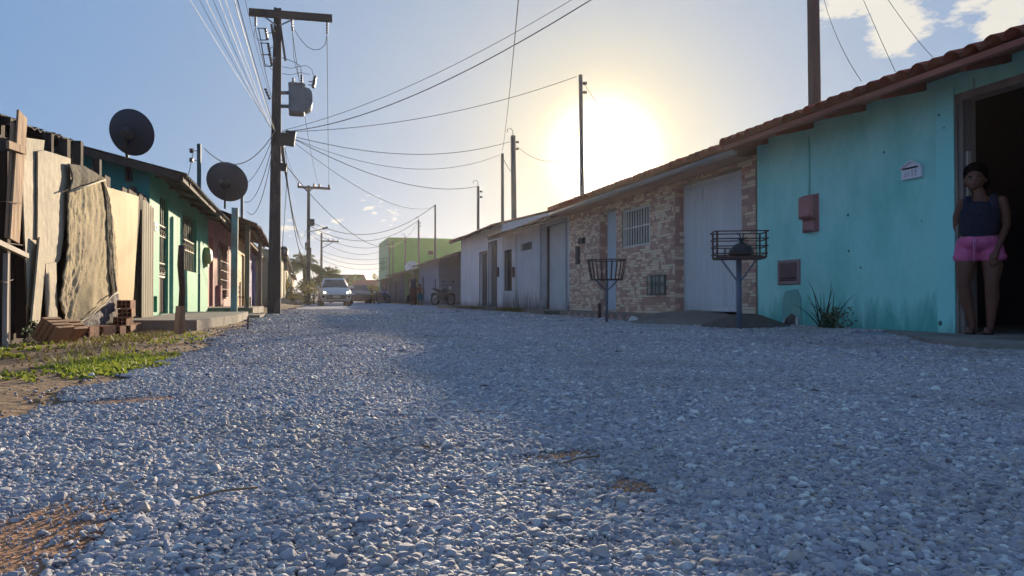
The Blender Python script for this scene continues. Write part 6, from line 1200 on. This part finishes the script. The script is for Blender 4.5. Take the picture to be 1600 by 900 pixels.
# woman and child walking, seen small down the street
def walker(loc, rz, label, H_, skin, topm, legm, hairm, hat=False, dress=True, child=False):
    s = H_/1.62; S = lambda p: tuple(c*s for c in p); p_ = lroot('person', loc, label, 'person', rz=rz)
    lg = [[(S((-.09, 0, .84)), .085*s), (S((-.10, -.10, .48)), .058*s), (S((-.09, -.06, .09)), .036*s)], [(S((.09, 0, .84)), .085*s), (S((.10, .06, .47)), .058*s), (S((.10, .16, .10)), .036*s)]]
    ft = [[(S((-.09, -.05, .04)), .035*s), (S((-.09, -.19, .03)), .028*s)], [(S((.10, .17, .05)), .035*s), (S((.10, .04, .03)), .028*s)]]
    to = [[(S((0, 0, .92)), .13*s), (S((0, 0, 1.12)), .115*s), (S((0, 0, 1.30)), .11*s)], [(S((0, 0, 1.36)), .05*s), (S((0, 0, 1.46)), .045*s)], [(S((-.13, 0, 1.34)), .05*s), (S((.13, 0, 1.34)), .05*s)]]
    ar = [[(S((-.19, 0, 1.33)), .045*s), (S((-.25, .03, 1.07)), .036*s), (S((-.26, -.06, .86)), .026*s), (S((-.26, -.09, .79)), .03*s)], [(S((.19, 0, 1.33)), .045*s), (S((.25, .0, 1.07)), .036*s), (S((.25, -.10, .88)), .026*s), (S((.25, -.13, .81)), .03*s)]]
    fg = [[(S((x+dx, -.10, .79)), .010*s), (S((x+dx, -.12, .71)), .009*s)] for x in (-.26, .25) for dx in (-.024, -.008, .008, .024)]
    flesh('body', lg+ft+to+ar+fg, [(S((0, 0, 1.52)), tuple(c*s for c in (.078, .09, .105))), (S((0, -.085, 1.51)), tuple(c*s for c in (.015, .02, .02))), (S((0, .02, .90)), tuple(c*s for c in (.16, .12, .12)))], skin, p_, .011, 3)
    flesh('hair', [], [(S((0, .02, 1.555)), tuple(c*s for c in (.09, .10, .085))), (S((0, .07, 1.50)), tuple(c*s for c in (.075, .06, .09)))], hairm, p_, .012, 2)
    flesh('top', [off_t(to[0], .015*s)], [(S((0, 0, 1.24)), tuple(c*s for c in (.17, .125, .14)))], topm, p_, .014, 3) if topm else None
    flesh('trousers', [off_t([lg[0][0], lg[0][1]]+([lg[0][2]] if not child else []), .03*s), off_t([lg[1][0], lg[1][1]]+([lg[1][2]] if not child else []), .03*s)], [(S((0, .02, .90)), tuple(c*s for c in (.175, .135, .12)))], legm, p_, .014, 3)
    if hat: mb = MB(); mb.lathe(S((0, 0, 1.58)), (0, 0, 1), [(.17*s, 0), (.16*s, .015*s), (.09*s, .03*s), (.085*s, .10*s), (.03*s, .12*s)], 14); mb.build('hat', hat, p_)
    return p_
wz_ = onY(646, 478, 34.5)
walker((wz_.x, 34.5, .05), R(-8), 'woman in dark top and long reddish trousers walking with a child', 1.52, mSkin, mat('dark_navy_top', '#23233a', rough=.9), mat('brick_red_trousers', '#542828', '#462222', scale=6, rough=.9), mHair, hat=mat('dark_cap', '#2a2530', rough=.9))
wz_ = onY(656.5, 478, 34.3); walker((wz_.x, 34.3, .04), R(-14), 'small bare-chested child in blue-green shorts beside the woman', 1.02, mSkin, None, mat('teal_shorts', '#2e5a66', rough=.9), mHair, child=True)
# a figure sitting against the far wall
st = onY(618, 478, 47); pS = lroot('person', (7.0, 48.6, .05), 'dark figure sitting low against the far purple wall', 'person', rz=R(-60))
flesh('body', [[((-.09, 0, .30), .09), ((-.12, -.38, .48), .07), ((-.11, -.46, .08), .045), ((-.11, -.6, .04), .035)], [((.09, 0, .30), .09), ((.13, -.36, .50), .07), ((.12, -.48, .08), .045), ((.12, -.6, .04), .035)], [((0, .02, .35), .13), ((0, -.03, .60), .12), ((0, -.08, .80), .10), ((0, -.12, .92), .05)], [((-.18, -.07, .82), .05), ((-.24, -.2, .6), .04), ((-.10, -.38, .56), .03)], [((.18, -.07, .82), .05), ((.24, -.2, .6), .04), ((.10, -.38, .56), .03)]], [((0, -.15, 1.03), (.08, .09, .105))], mSkin, pS, .014, 3)
flesh('clothes', [[((-.09, 0, .30), .105), ((-.12, -.38, .48), .085), ((-.11, -.45, .14), .06)], [((.09, 0, .30), .105), ((.13, -.36, .50), .085), ((.12, -.47, .14), .06)], [((0, .02, .35), .15), ((0, -.03, .60), .14), ((0, -.08, .80), .12)]], [], mat('dark_navy_top', '#fff'), pS, .016, 3)
flesh('hair', [], [((0, -.12, 1.07), (.09, .095, .085))], mHair, pS, .014, 2)
# ---------------------------------------------------------------- cars
mGlass = mat('car_glass', '#141c24', '#1a222a', scale=1, rough=.12, spec=.5); mTyre = mat('tyre_rubber', '#1e1e20', rough=.9); mRim = mat('wheel_rim', '#9a9ca0', rough=.35, metal=.6); mBump = mat('dark_plastic', '#222226', rough=.6)
def car(loc, rz, label, body, sedan=False, lit=True):
    c = lroot('parked_car' if sedan else 'car', loc, label, 'car', rz=rz)
    # stations along y (front at -2): half width, bottom, top
    st_ = [(-2.0, .60, .30, .58), (-1.94, .74, .24, .66), (-1.78, .80, .22, .78), (-1.3, .835, .22, .90), (-.85, .84, .22, .97), (0, .85, .22, .98), (1.2, .85, .22, .99), (1.75, .82, .24, .98), (1.95, .74, .30, .90)]
    if sedan: st_ = [(y*1.05, w, a_, t_) for y, w, a_, t_ in st_[:-2]]+[(1.9, .82, .25, .96), (2.2, .72, .3, .84)]
    rings = []
    for y, w, zb_, zt_ in st_:
        h_ = zt_-zb_; pr = [(0, zb_), (w*.86, zb_), (w*.98, zb_+.08), (w, zb_+h_*.45), (w*.985, zb_+h_*.72), (w*.90, zt_-.03), (w*.72, zt_+.01), (0, zt_+.045)]
        rings.append([(x, y, z) for x, z in pr]+[(-x, y, z) for x, z in pr[-2:0:-1]])
    mb = MB(); mb.loft(rings); body_o = mb.build('body', body, c)
    yb0, yb1, yt0, yt1, zb_, zt_ = (-.95, 1.85, -.12, 1.30, .96, 1.48) if not sedan else (-.85, 1.6, -.1, 1.0, .95, 1.42)
    def cab(z, s=0): f = (z-zb_)/(zt_-zb_); w = .765-.185*f+s; return w, yb0+(yt0-yb0)*f-s, yb1+(yt1-yb1)*f+s
    mb = MB(); rr = []
    for z in (zb_-.03, zb_+.25, zt_-.06, zt_): 
        w, a_, b2 = cab(z); q = .10; rr.append([(w-q, a_, z), (w, a_+q*1.4, z), (w, b2-q, z), (w-q, b2, z), (-w+q, b2, z), (-w, b2-q, z), (-w, a_+q*1.4, z), (-w+q, a_, z)])
    w, a_, b2 = cab(zt_); rr.append([(x*.86, a_+.09+(y-a_)*.9, zt_+.04) for x, y, z in rr[-1]])
    mb.loft(rr); mb.build('cabin', body, c)
    z0_, z1_ = zb_+.03, zt_-.05; w0, a0, b0 = cab(z0_, .006); w1, a1, b1 = cab(z1_, .006)
    mb = MB(); mb.add([(-w0+.08, a0, z0_), (w0-.08, a0, z0_), (w1-.10, a1, z1_), (-w1+.10, a1, z1_), (-w0+.08, a0+.02, z0_), (w0-.08, a0+.02, z0_), (w1-.10, a1+.02, z1_), (-w1+.10, a1+.02, z1_)], [(0, 1, 2, 3), (7, 6, 5, 4), (0, 4, 5, 1), (1, 5, 6, 2), (2, 6, 7, 3), (3, 7, 4, 0)]); ws_ = mb.build('windshield', mGlass, c)
    MB().add([(-.20, a0+.2, z0_+.10), (.22, a0+.2, z0_+.10), (.20, a0+.28, z0_+.10), (-.18, a0+.28, z0_+.10)], [(0, 1, 2, 3)])
    mb = MB(); mb.add([(-w0+.08, b0, z0_), (w0-.08, b0, z0_), (w1-.10, b1, z1_), (-w1+.10, b1, z1_)], [(0, 1, 2, 3)]); mb.build('rear_window', mGlass, c)
    for s in (-1, 1): mb = MB(); mb.add([(s*w0, a0+.28, z0_), (s*w0, b0-.2, z0_), (s*w1, b1-.15, z1_), (s*w1, a1+.16, z1_)], [(0, 1, 2, 3)]); mb.build('side_window', mGlass, c)
    mL = mat('lit_headlight', '#e8e4d0', emit='#fff2cc', estr=2.0) if lit else mat('headlight_glass', '#b0b4b8', rough=.2)
    for s in (-1, 1):
        mb = MB(); mb.ell((s*.60, -1.845, .70), (.17, .12, .085), 14, 10); hl = mb.build('headlight', mat('headlight_glass', '#b0b4b8', rough=.2), c)
        if lit: MB().ell((s*.60, -1.925, .70), (.085, .06, .058), 12, 8).build('lamp', mL, hl)
        mb = MB(); mb.ell((s*.90, -.72, 1.0), (.11, .06, .075), 10, 8); mb.bar((s*.80, -.68, .97), (s*.88, -.70, .99), .04); mb.build('wing_mirror', body if not sedan else mBump, c)
    mb = MB(); mb.prism([(-.58, -2.02, .57), (.58, -2.02, .57), (.50, -2.03, .34), (-.50, -2.03, .34)], (0, .25, 0)); mb.prism([(-.74, -1.97, .54), (-.60, -2.01, .56), (-.6, -2.01, .40), (-.74, -1.97, .45)], (0, .1, 0)); mb.prism([(.74, -1.97, .54), (.60, -2.01, .56), (.6, -2.01, .40), (.74, -1.97, .45)], (0, .1, 0)); mb.build('grille', mBump, c)
    MB().box(-.20, .20, -2.06, -2.033, .42, .54).build('number_plate', mat('plate_grey', '#a8a8a4', rough=.5), c)
    MB().box(-.62, .62, -1.98, -1.80, .185, .235).build('lower_bumper', mBump, c)
    for s in (-1, 1):
        for y in (-1.28, 1.28):
            mb = MB(); mb.lathe((s*.62, y, .295), (s, 0, 0), [(.22, 0), (.285, .02), (.295, .08), (.29, .17), (.25, .195), (.19, .195)], 22); wh = mb.build('wheel', mTyre, c)
            mb = MB(); mb.lathe((s*.80, y, .295), (s, 0, 0), [(.185, 0), (.18, .018), (.06, .008), (.05, .025)], 18); mb.build('rim', mRim, wh)
            mb = MB(); mb.lathe((s*.60, y, .30), (s, 0, 0), [(.34, 0), (.34, .235)], 20); mb.build('wheel_arch', mBump, c)
    MB().bar((-.25, a0-.02, z0_+.0), (.30, a0+.03, z0_+.10), .015).build('wiper', mBump, ws_)
    return c
cp_ = onY(522, 470, 42.5); mSil = mat('silver_car_paint', '#b8b8b8', '#aeaeae', scale=1, rough=.28, metal=.25)
car((cp_.x, 42.5, .02), R(1.0), 'light silver hatchback with lit headlights driving towards the viewer', mSil)
cp2 = onY(561, 470, 60); car((cp2.x, 60, .02), R(2), 'dark blue-grey car parked behind the silver one', mat('dark_car_paint', '#1e2836', '#1a2430', rough=.25, metal=0), True, False)
# ---------------------------------------------------------------- motorcycles
mChrome = mat('chrome', '#6c6e74', rough=.3, metal=.8); mMoto = mat('dark_bike_paint', '#202432', rough=.3)
def moto(loc, rz, label, tankm=None, group='parked motorcycles'):
    c = lroot('motorcycle', loc, label, 'motorcycle', group, rz)   # front towards -y
    for y in (-.64, .64):
        mb = MB(); n = 26; mb.tube([(0, y+.28*math.cos(2*math.pi*k/n), .30+.28*math.sin(2*math.pi*k/n)) for k in range(n+1)], .042, 8, cap=False); wh = mb.build('wheel', mTyre, c)
        mb = MB(); mb.tube([(0, y+.235*math.cos(2*math.pi*k/n), .30+.235*math.sin(2*math.pi*k/n)) for k in range(n+1)], .012, 5, cap=False); [mb.bar((0, y, .3), (0, y+.235*math.cos(k*math.pi/5), .30+.235*math.sin(k*math.pi/5)), .008) for k in range(10)]; mb.lathe((-.05, y, .3), (1, 0, 0), [(.04, 0), (.04, .1)], 10); mb.build('rim', mChrome, wh)
    mb = MB(); [mb.tube([(s*.08, -.64, .30), (s*.08, -.50, .72), (s*.09, -.44, .90)], .022, 7) for s in (-1, 1)]; mb.build('fork', mChrome, c)
    mb = MB(); mb.tube([(-.36, -.30, .98), (-.22, -.40, 1.02), (0, -.42, .97), (.22, -.40, 1.02), (.36, -.30, .98)], .014, 6); hb_ = mb.build('handlebar', mBump, c)
    for s in (-1, 1): mb = MB(); mb.tube([(s*.24, -.40, 1.0), (s*.30, -.42, 1.16)], .007, 5); mb.ell((s*.32, -.42, 1.19), (.065, .02, .04), 10, 8); mb.build('mirror', mBump, hb_)
    mb = MB(); mb.ell((0, -.56, .86), (.10, .07, .10), 14, 10); mb.build('headlight', mat('white_headlight', '#d0d4d8', rough=.15), c)
    mb = MB(); mb.ell((0, -.14, .78), (.15, .28, .14), 14, 10); mb.build('fuel_tank', tankm or mMoto, c)
    mb = MB(); mb.ell((0, .16, .60), (.12, .30, .15), 12, 8); mb.ell((0, -.36, .80), (.13, .14, .13), 12, 8); mb.build('side_panel', mMoto, c)
    mb = MB(); mb.loft([[(x*w, y, z+dz) for x, dz in ((-1, 0), (-.8, .05), (.8, .05), (1, 0), (.7, -.05), (-.7, -.05))] for y, w, z in ((.05, .10, .76), (.25, .13, .74), (.55, .12, .80), (.75, .09, .84))]); mb.build('seat', mBump, c)
    mb = MB(); mb.tube([(0, -.44, .80), (0, -.25, .45), (0, .1, .32), (0, .35, .45), (0, .55, .72)], .022, 6); mb.tube([(0, -.40, .72), (0, .3, .60)], .02, 6); [mb.tube([(s*.09, .25, .42), (s*.09, .64, .30)], .018, 6) for s in (-1, 1)]; mb.build('frame', mBump, c)
    mb = MB(); mb.obox((0, -.05, .44), (.28, .42, .34), jit=.02); mb.lathe((0, -.22, .45), (0, -.5, .8), [(.075, 0), (.09, .03), (.07, .05), (.09, .08), (.07, .10), (.08, .14)], 12); mb.build('engine', mat('engine_alloy', '#46484e', rough=.5, metal=.4), c)
    mb = MB(); mb.tube([(.12, -.25, .40), (.14, -.15, .24), (.15, .3, .26), (.16, .78, .36)], [.02, .022, .035, .045], 8); mb.build('exhaust', mChrome, c)
    n = 10; mb = MB(); mb.loft([[(x, .64+.34*math.cos(a_), .30+.34*math.sin(a_)+.02) for x in (-.07, -.04, .04, .07)] for a_ in [math.radians(30+110*k/n) for k in range(n+1)]], caps=False); mb.build('rear_mudguard', mMoto, c)
    mb = MB(); mb.loft([[(x, -.64+.33*math.cos(a_), .30+.33*math.sin(a_)) for x in (-.06, -.03, .03, .06)] for a_ in [math.radians(40+110*k/n) for k in range(n+1)]], caps=False); mb.build('front_mudguard', tankm or mMoto, c)
    MB().bar((-.10, .1, .3), (-.22, .12, .0), .02).build('kickstand', mBump, c)
    return c
mp_ = onY(692, 478, 36.5); moto((mp_.x, 36.5, .05), R(28), 'dark motorcycle with white headlight parked in front of the grey porch')
mp_ = onY(599, 478, 56); moto((mp_.x, 56, .02), R(25), 'far motorcycle with blue tank parked below the green building', mat('blue_tank_paint', '#2c3f9a', rough=.3))
mp_ = onY(588, 478, 58); moto((mp_.x, 58, .02), R(-20), 'farthest motorcycle beside the yellow bush', mMoto)
# ---------------------------------------------------------------- plants
def leafmat(n, a, b, tr=.25):
    M = mat(n, a, b, scale=2.5, rough=.6, spec=.3)
    if M.get('tl'): return M
    M['tl'] = 1; t = M.node_tree; p = t.nodes['Principled BSDF']; tl = t.nodes.new('ShaderNodeBsdfTranslucent'); ms = t.nodes.new('ShaderNodeMixShader'); ms.inputs[0].default_value = tr
    src = p.inputs['Base Color'].links[0].from_socket; t.links.new(src, tl.inputs['Color']); t.links.new(p.outputs[0], ms.inputs[1]); t.links.new(tl.outputs[0], ms.inputs[2]); t.links.new(ms.outputs[0], t.nodes['Material Output'].inputs['Surface']); return M
mPalm = leafmat('palm_leaf', '#6a7a38', '#8a8448'); mBush = leafmat('bush_leaf', '#4a6a2c', '#6a7c34'); mGrass = leafmat('grass_leaf', '#869836', '#9ca044', .4); mYelB = leafmat('yellow_leaf', '#b8a81e', '#a8901c'); mDkL = leafmat('dark_blade_leaf', '#3a4a34', '#2c3c2a', .15)
mTrunk = mat('palm_trunk', '#7a6a54', '#5e5040', scale=6, rough=.9, bump=.6)
def palm(px, pyc, Y, rad, label, nf=20, seed=0):
    r2 = random.Random(seed); c = onY(px, pyc, Y); o = empty('palm_tree', (c.x, Y, 0), label, 'palm tree', 'palms at the left')
    mb = MB(); mb.tube([(c.x+.15, Y, -.1), (c.x+.1, Y, c.z*.5), (c.x, Y, c.z)], [.2, .15, .12], 8); mb.build('trunk', mTrunk, o); mb = MB()
    for f in range(nf):
        a = 2*math.pi*f/nf+r2.uniform(-.2, .2); up0 = r2.uniform(.3, 1.45); L_ = rad*r2.uniform(.8, 1.15); n = 16; pts = []
        for k in range(n+1):
            t_ = k/n; h_ = L_*(math.cos(up0)*t_+.0*t_); z = L_*(math.sin(up0)*t_-.85*t_*t_*math.cos(up0*.6)); pts.append(Vector((c.x+math.cos(a)*h_, Y+math.sin(a)*h_, c.z+z)))
        mb.tube(pts[::4], [.03, .022, .015, .01, .005][:len(pts[::4])], 4, cap=False); side = Vector((-math.sin(a), math.cos(a), 0))
        for k in range(2, n):
            for j in (0, .5):
                p = pts[k].lerp(pts[min(k+1, n)], j)
                for s in (-1, 1):
                    d = (side*s*.8+(pts[min(k+1, n)]-pts[k]).normalized()*.55+Vector((0, 0, -.35+r2.uniform(-.2, .2)))).normalized(); ln = L_*.26*math.sin(math.pi*min(.95, k/n+.1))+.05; w = Vector((0, 0, 1)).cross(d).normalized()*.045
                    q = p+d*ln; mb.add([p-w, p+w, p+d*ln*.6+w*.8, q, p+d*ln*.6-w*.8], [(0, 1, 2, 3, 4)])
    mb.build('crown', mPalm, o); return o
palm(475, 418, 60, 2.5, 'taller feathery palm just left of the second utility pole', 34, 1); palm(515, 434, 72, 2.2, 'shorter green palm to the right behind the silver car', 30, 2); palm(500, 443, 66, 1.5, 'low palm between the two larger ones', 16, 5)
def bush(name, c, rad, M, label, n=1400, leaf=.09, cat='bush', seed=0, trunk=True, group=None):
    r2 = random.Random(seed); o = empty(name, (c[0], c[1], 0), label, cat, group); cl_ = [(Vector((r2.gauss(0, .5), r2.gauss(0, .5), r2.gauss(0, .45))), r2.uniform(.25, .5)) for _ in range(12)]; mb = MB()
    for i in range(n):
        cc, cr_ = r2.choice(cl_); v = Vector((r2.gauss(0, 1), r2.gauss(0, 1), r2.gauss(0, 1))).normalized()*cr_*r2.uniform(.6, 1.05)+cc; p = Vector((c[0]+v.x*rad[0], c[1]+v.y*rad[1], max(.03, c[2]+v.z*rad[2])))
        d = Vector((r2.gauss(0, 1), r2.gauss(0, 1), r2.gauss(0, .7))).normalized()*leaf*r2.uniform(.6, 1.3); w = d.orthogonal().normalized()*leaf*.32; w.rotate(Matrix.Rotation(r2.uniform(0, 6), 3, d)); mb.add([p, p+d*.5+w, p+d, p+d*.5-w], [(0, 1, 2, 3)])
    mb.build('crown', M, o)
    if trunk:
        mb = MB(); mb.tube([(c[0], c[1], -.1), (c[0]+.05, c[1], c[2]*.6), (c[0], c[1], c[2])], [.09, .07, .03], 6); [mb.tube([(c[0], c[1], c[2]*.55), (c[0]+cc.x*rad[0], c[1]+cc.y*rad[1], c[2]+cc.z*rad[2])], [.04, .015], 5) for cc, _ in cl_[:6]]; mb.build('trunk', mTrunk, o)
    return o
q = onY(602, 427, 116); bush('tree', (q.x, 116, q.z-.6), (1.8, 1.8, 1.6), mBush, 'small leafy tree above the far red roof at the left foot of the green building', 1100, .3, 'tree', 3); q = onY(612, 424, 118); bush('tree', (q.x-.5, 118, q.z), (1.6, 1.6, 1.9), mBush, 'thin taller tree touching the green building corner in the distance', 700, .3, 'tree', 4)
q = onY(530, 440, 98); bush('tree', (q.x-1, 98, q.z-.3), (2.8, 2, 1.3), mBush, 'olive green tree mass behind the silver car roof', 1500, .28, 'tree', 5)
q = onY(467, 458, 46); bush('shrub', (q.x-.3, 47, .75), (1.1, 2.5, .9), leafmat('dry_olive_leaf', '#7a7440', '#8c8250'), 'dry olive shrubs at the foot of the second utility pole', 2200, .13, 'shrub', 6)
q = onY(458, 462, 43); bush('shrub', (q.x, 43, .35), (.5, 1.5, .45), MATS['dry_olive_leaf'], 'low weedy shrub against the beige house corner', 800, .10, 'shrub', 7)
q = onY(577, 461, 62); bush('shrub', (q.x, 62, 1.0), (.75, .6, .75), mYelB, 'round bright yellow-green shrub beside the dark parked car', 900, .12, 'shrub', 8)
q = onY(490, 455, 58); bush('shrub', (q.x, 58, 1.0), (1.1, 1.5, 1.1), MATS['dry_olive_leaf'], 'pale dusty bush between the second pole and the silver car', 1300, .14, 'shrub', 9)
# rubble and scrap by the beige house
mb = MB()
for i in range(70): u_ = rnd.random(); mb.obox((-.95+rnd.gauss(0, .25), 33+rnd.uniform(0, 9), .04+abs(rnd.gauss(0, .08))), (rnd.uniform(.1, .4), rnd.uniform(.1, .4), rnd.uniform(.05, .18)), (rnd.uniform(-.5, .5), rnd.uniform(-.5, .5), rnd.uniform(0, 3)))
tag(mb.build('rubble', mat('pale_rubble', '#a89c88', '#7c7060', scale=9, rough=.9)), 'pale heap of broken rubble at the foot of the beige house', 'rubble', kind='stuff')
for k, (x, y, lab) in enumerate(((-.75, 25.5, 'weathered board lying lowest beside the tall pole foot'), (-.7, 27, 'second loose board just past the tall pole foot'), (-.6, 29, 'tilted loose board nearest the rubble past the tall pole'))): tag(MB().obox((x, y, .07+.03*k), (.5, 1.6, .03), (.06, -.05, .3*k)).build('loose_board', mBoard), lab, 'board', 'loose boards past the pole')
# clump of blades by the turquoise wall, with a leafy weed at its foot
pc = onX(1292, 500, 5.62); pl_ = empty('blade_plant', (5.62, pc.y, .04), 'clump of long arching dark blades growing against the turquoise wall', 'plant'); r2 = random.Random(9)
for i in range(26):
    a = r2.uniform(0, 2*math.pi); ln = r2.uniform(.25, .62); lean = r2.uniform(.1, .75) if i > 4 else (.9, .75, .3, .5, .25)[i]; a = a if i > 4 else (1.6, 1.4, 1.9, -1.4, -1.7)[i]; ln = ln if i > 4 else (.75, .62, .68, .6, .55)[i]
    dr_ = Vector((.35*math.cos(a), math.sin(a), 0)); p0 = Vector((5.62+r2.uniform(-.04, .04), pc.y+r2.uniform(-.07, .07), .03)); pts = []
    for k in range(9): t_ = k/8; pts.append(p0+dr_*ln*(lean*t_+.25*lean*t_*t_)+Vector((0, 0, ln*(t_*math.cos(lean*.6)-.55*lean*t_**2.4))))
    w = Vector((-.5, .5, 0)).normalized()*.010; mb = MB(); vs = []; [vs.extend([p-w*(1-.85*k/8), p+w*(1-.85*k/8)]) for k, p in enumerate(pts)]; mb.add(vs, [(2*k, 2*k+1, 2*k+3, 2*k+2) for k in range(8)]); mb.build('blade', mDkL, pl_)
bush('leafy_weed', (5.66, pc.y-.16, .17), (.10, .16, .15), leafmat('weed_leaf', '#5c6048', '#6c6a50', .2), 'small leafy weed at the right foot of the blade plant', 240, .035, 'weed', 11, False)
# grass and low weeds on the left verge
def tufts(name, cx_, cy_, rx, ry, n, hgt, M, label, seed, thr=.5, leafy=True, right=False):
    r2 = np.random.default_rng(seed); x = cx_+rx*r2.normal(0, .45, n*3); y = cy_+ry*r2.normal(0, .45, n*3); k = (((x-cx_)/rx)**2+((y-cy_)/ry)**2 < 1)
    den = .5+.5*np.sin(9*x+2*np.sin(7*y))*np.sin(6.3*y+1.7*x+seed); k &= r2.random(len(x)) < np.clip((den-thr+.35)*2.0, .03, 1); k &= (x < xl(y)+.08)|right; k &= x > -2.3; k &= x < XR-.03; x, y = x[k][:n], y[k][:n]; mb = MB()
    for px_, py_ in zip(x, y):
        z = g1(px_, py_); q = np.random.default_rng(int(abs(px_)*1e4)+int(py_*1e4)); nb = 4
        for _ in range(nb):
            a = q.uniform(0, 6.28); L_ = hgt*q.uniform(.4, 1.2); sp_ = q.uniform(.3, 1.3); d = Vector((math.cos(a)*sp_, math.sin(a)*sp_, 1)).normalized()*L_; w = Vector((-math.sin(a), math.cos(a), 0))*(.010 if leafy else .004)*q.uniform(.6, 1.3); p = Vector((px_, py_, z-.004))
            if leafy: mb.add([p, p+d*.55+w, p+d, p+d*.55-w], [(0, 1, 2, 3)])
            else: mb.add([p-w, p+w, p+d*.6+w*.7+Vector((0, 0, -.0)), p+d], [(0, 1, 2, 3)])
    return tag(mb.build(name, M), label, 'grass', kind='stuff')
tufts('grass', -1.0, 4.75, .36, .95, 1300, .028, mGrass, 'bright green creeping grass patch between the scrap fence and the gravel', 1, .62)
tufts('grass', -1.85, 5.6, .3, .9, 140, .034, mGrass, 'thin yellow-green grass strip along the foot of the scrap fence', 2, .6)
tufts('grass', -1.5, 3.7, .4, .5, 200, .03, mGrass, 'sparse green weeds at the far left edge of the verge', 3, .7); tufts('grass', -1.35, 7.6, .55, 1.5, 200, .03, mGrass, 'scattered grass on the soil before the bricks', 4, .7)
tufts('grass', -1.1, 4.9, .4, 1.2, 90, .07, mGrass, 'few longer grass blades standing in the green patch on the verge', 12, .4, False)
mDry = leafmat('dry_grass_leaf', '#8a7a50', '#6e6a3c', .3)
tufts('dry_grass', 5.68, 19.5, .22, 3.2, 500, .13, mDry, 'dry tufts along the foot of the low white garage house', 5, .6, False, True); tufts('dry_grass', 5.62, 25.5, .26, 3.0, 420, .12, mDry, 'dry tufts along the foot of the taller white house', 6, .6, False, True)
tufts('dry_grass', -1.45, 6.5, .5, 3.0, 420, .06, mDry, 'thin dry grass scattered over the brown verge before the scrap fence', 8, .6, False)
mb = MB(); Lr = random.Random(5)
for i in range(46): x, y = Lr.uniform(-.6, 5.5), Lr.uniform(1.2, 9)**1; z = g1(x, y)+.024; a = Lr.uniform(0, 6.3); q_ = Lr.uniform(.012, .03); mb.add([(x, y, z), (x+q_*math.cos(a), y+q_*math.sin(a), z+.006), (x+1.7*q_*math.cos(a+.3), y+1.7*q_*math.sin(a+.3), z+.002), (x+q_*math.cos(a+.7), y+q_*math.sin(a+.7), z+.008)], [(0, 1, 2, 3)])
tag(mb.build('fallen_leaves', mat('dead_leaf', '#6a4a34', '#8a6a48', rough=.9)), 'small dead leaves scattered over the gravel', 'leaves', kind='stuff')
for (px, py, lab, s_) in ((190/4, 480+200/4, 'small silvery weed under the leaning clay blocks', .07), (80/4, 480+240/4, 'little yellowish seedling at the foot of the far left post', .06)):
    p = onZ(px, py+6); bush('weed', (max(-2.0, p.x), p.y, .10), (s_, s_, .10), leafmat('silver_weed_leaf', '#7c8c6a', '#94a080'), lab, 60, .03, 'weed', int(px), False)
# soil clods and small stones on the verge
mb = MB()
for i in range(700):
    y = rnd.uniform(2.2, 11); x = rnd.uniform(-2.1, float(xl(y))+.05); s_ = abs(rnd.gauss(0, .005))+.002; mb.obox((x, y, g1(x, y)+s_*.2), (s_*2, s_*1.6, s_), (rnd.uniform(-.5, .5), rnd.uniform(-.5, .5), rnd.uniform(0, 3)), jit=s_*.25)
tag(mb.build('soil_clods', mDirt), 'loose crumbs of brown soil on the left verge', 'soil', kind='stuff')
# twigs on the gravel
for (px, py, lab) in ((905, 722, 'dry twig lying by the orange patch in the shaded gravel'), (345, 775, 'dry brown stalk lying on the sunlit gravel')):
    p = onZ(px, py, .03); mb = MB(); mb.tube([p+Vector((-.05, -.01, 0)), p+Vector((0, .005, .008)), p+Vector((.06, .03, .004))], .0022, 5); tag(mb.build('twig', mat('dry_twig', '#8a7258', rough=.9)), lab, 'twig')
# ---------------------------------------------------------------- evening haze
HAZE = 0.0005
if HAZE:
    M = bpy.data.materials.new('haze_air'); M.use_nodes = True; t = M.node_tree; t.nodes.clear(); o_ = t.nodes.new('ShaderNodeOutputMaterial'); v_ = t.nodes.new('ShaderNodeVolumePrincipled')
    v_.inputs['Color'].default_value = (1, .94, .95, 1); v_.inputs['Density'].default_value = HAZE; v_.inputs["Anisotropy"].default_value = .68; t.links.new(v_.outputs[0], o_.inputs['Volume'])
    hz_ = MB().box(-430, 430, -430, 630, -1.5, 13).build('haze', M); hz_['kind'] = 'stuff'
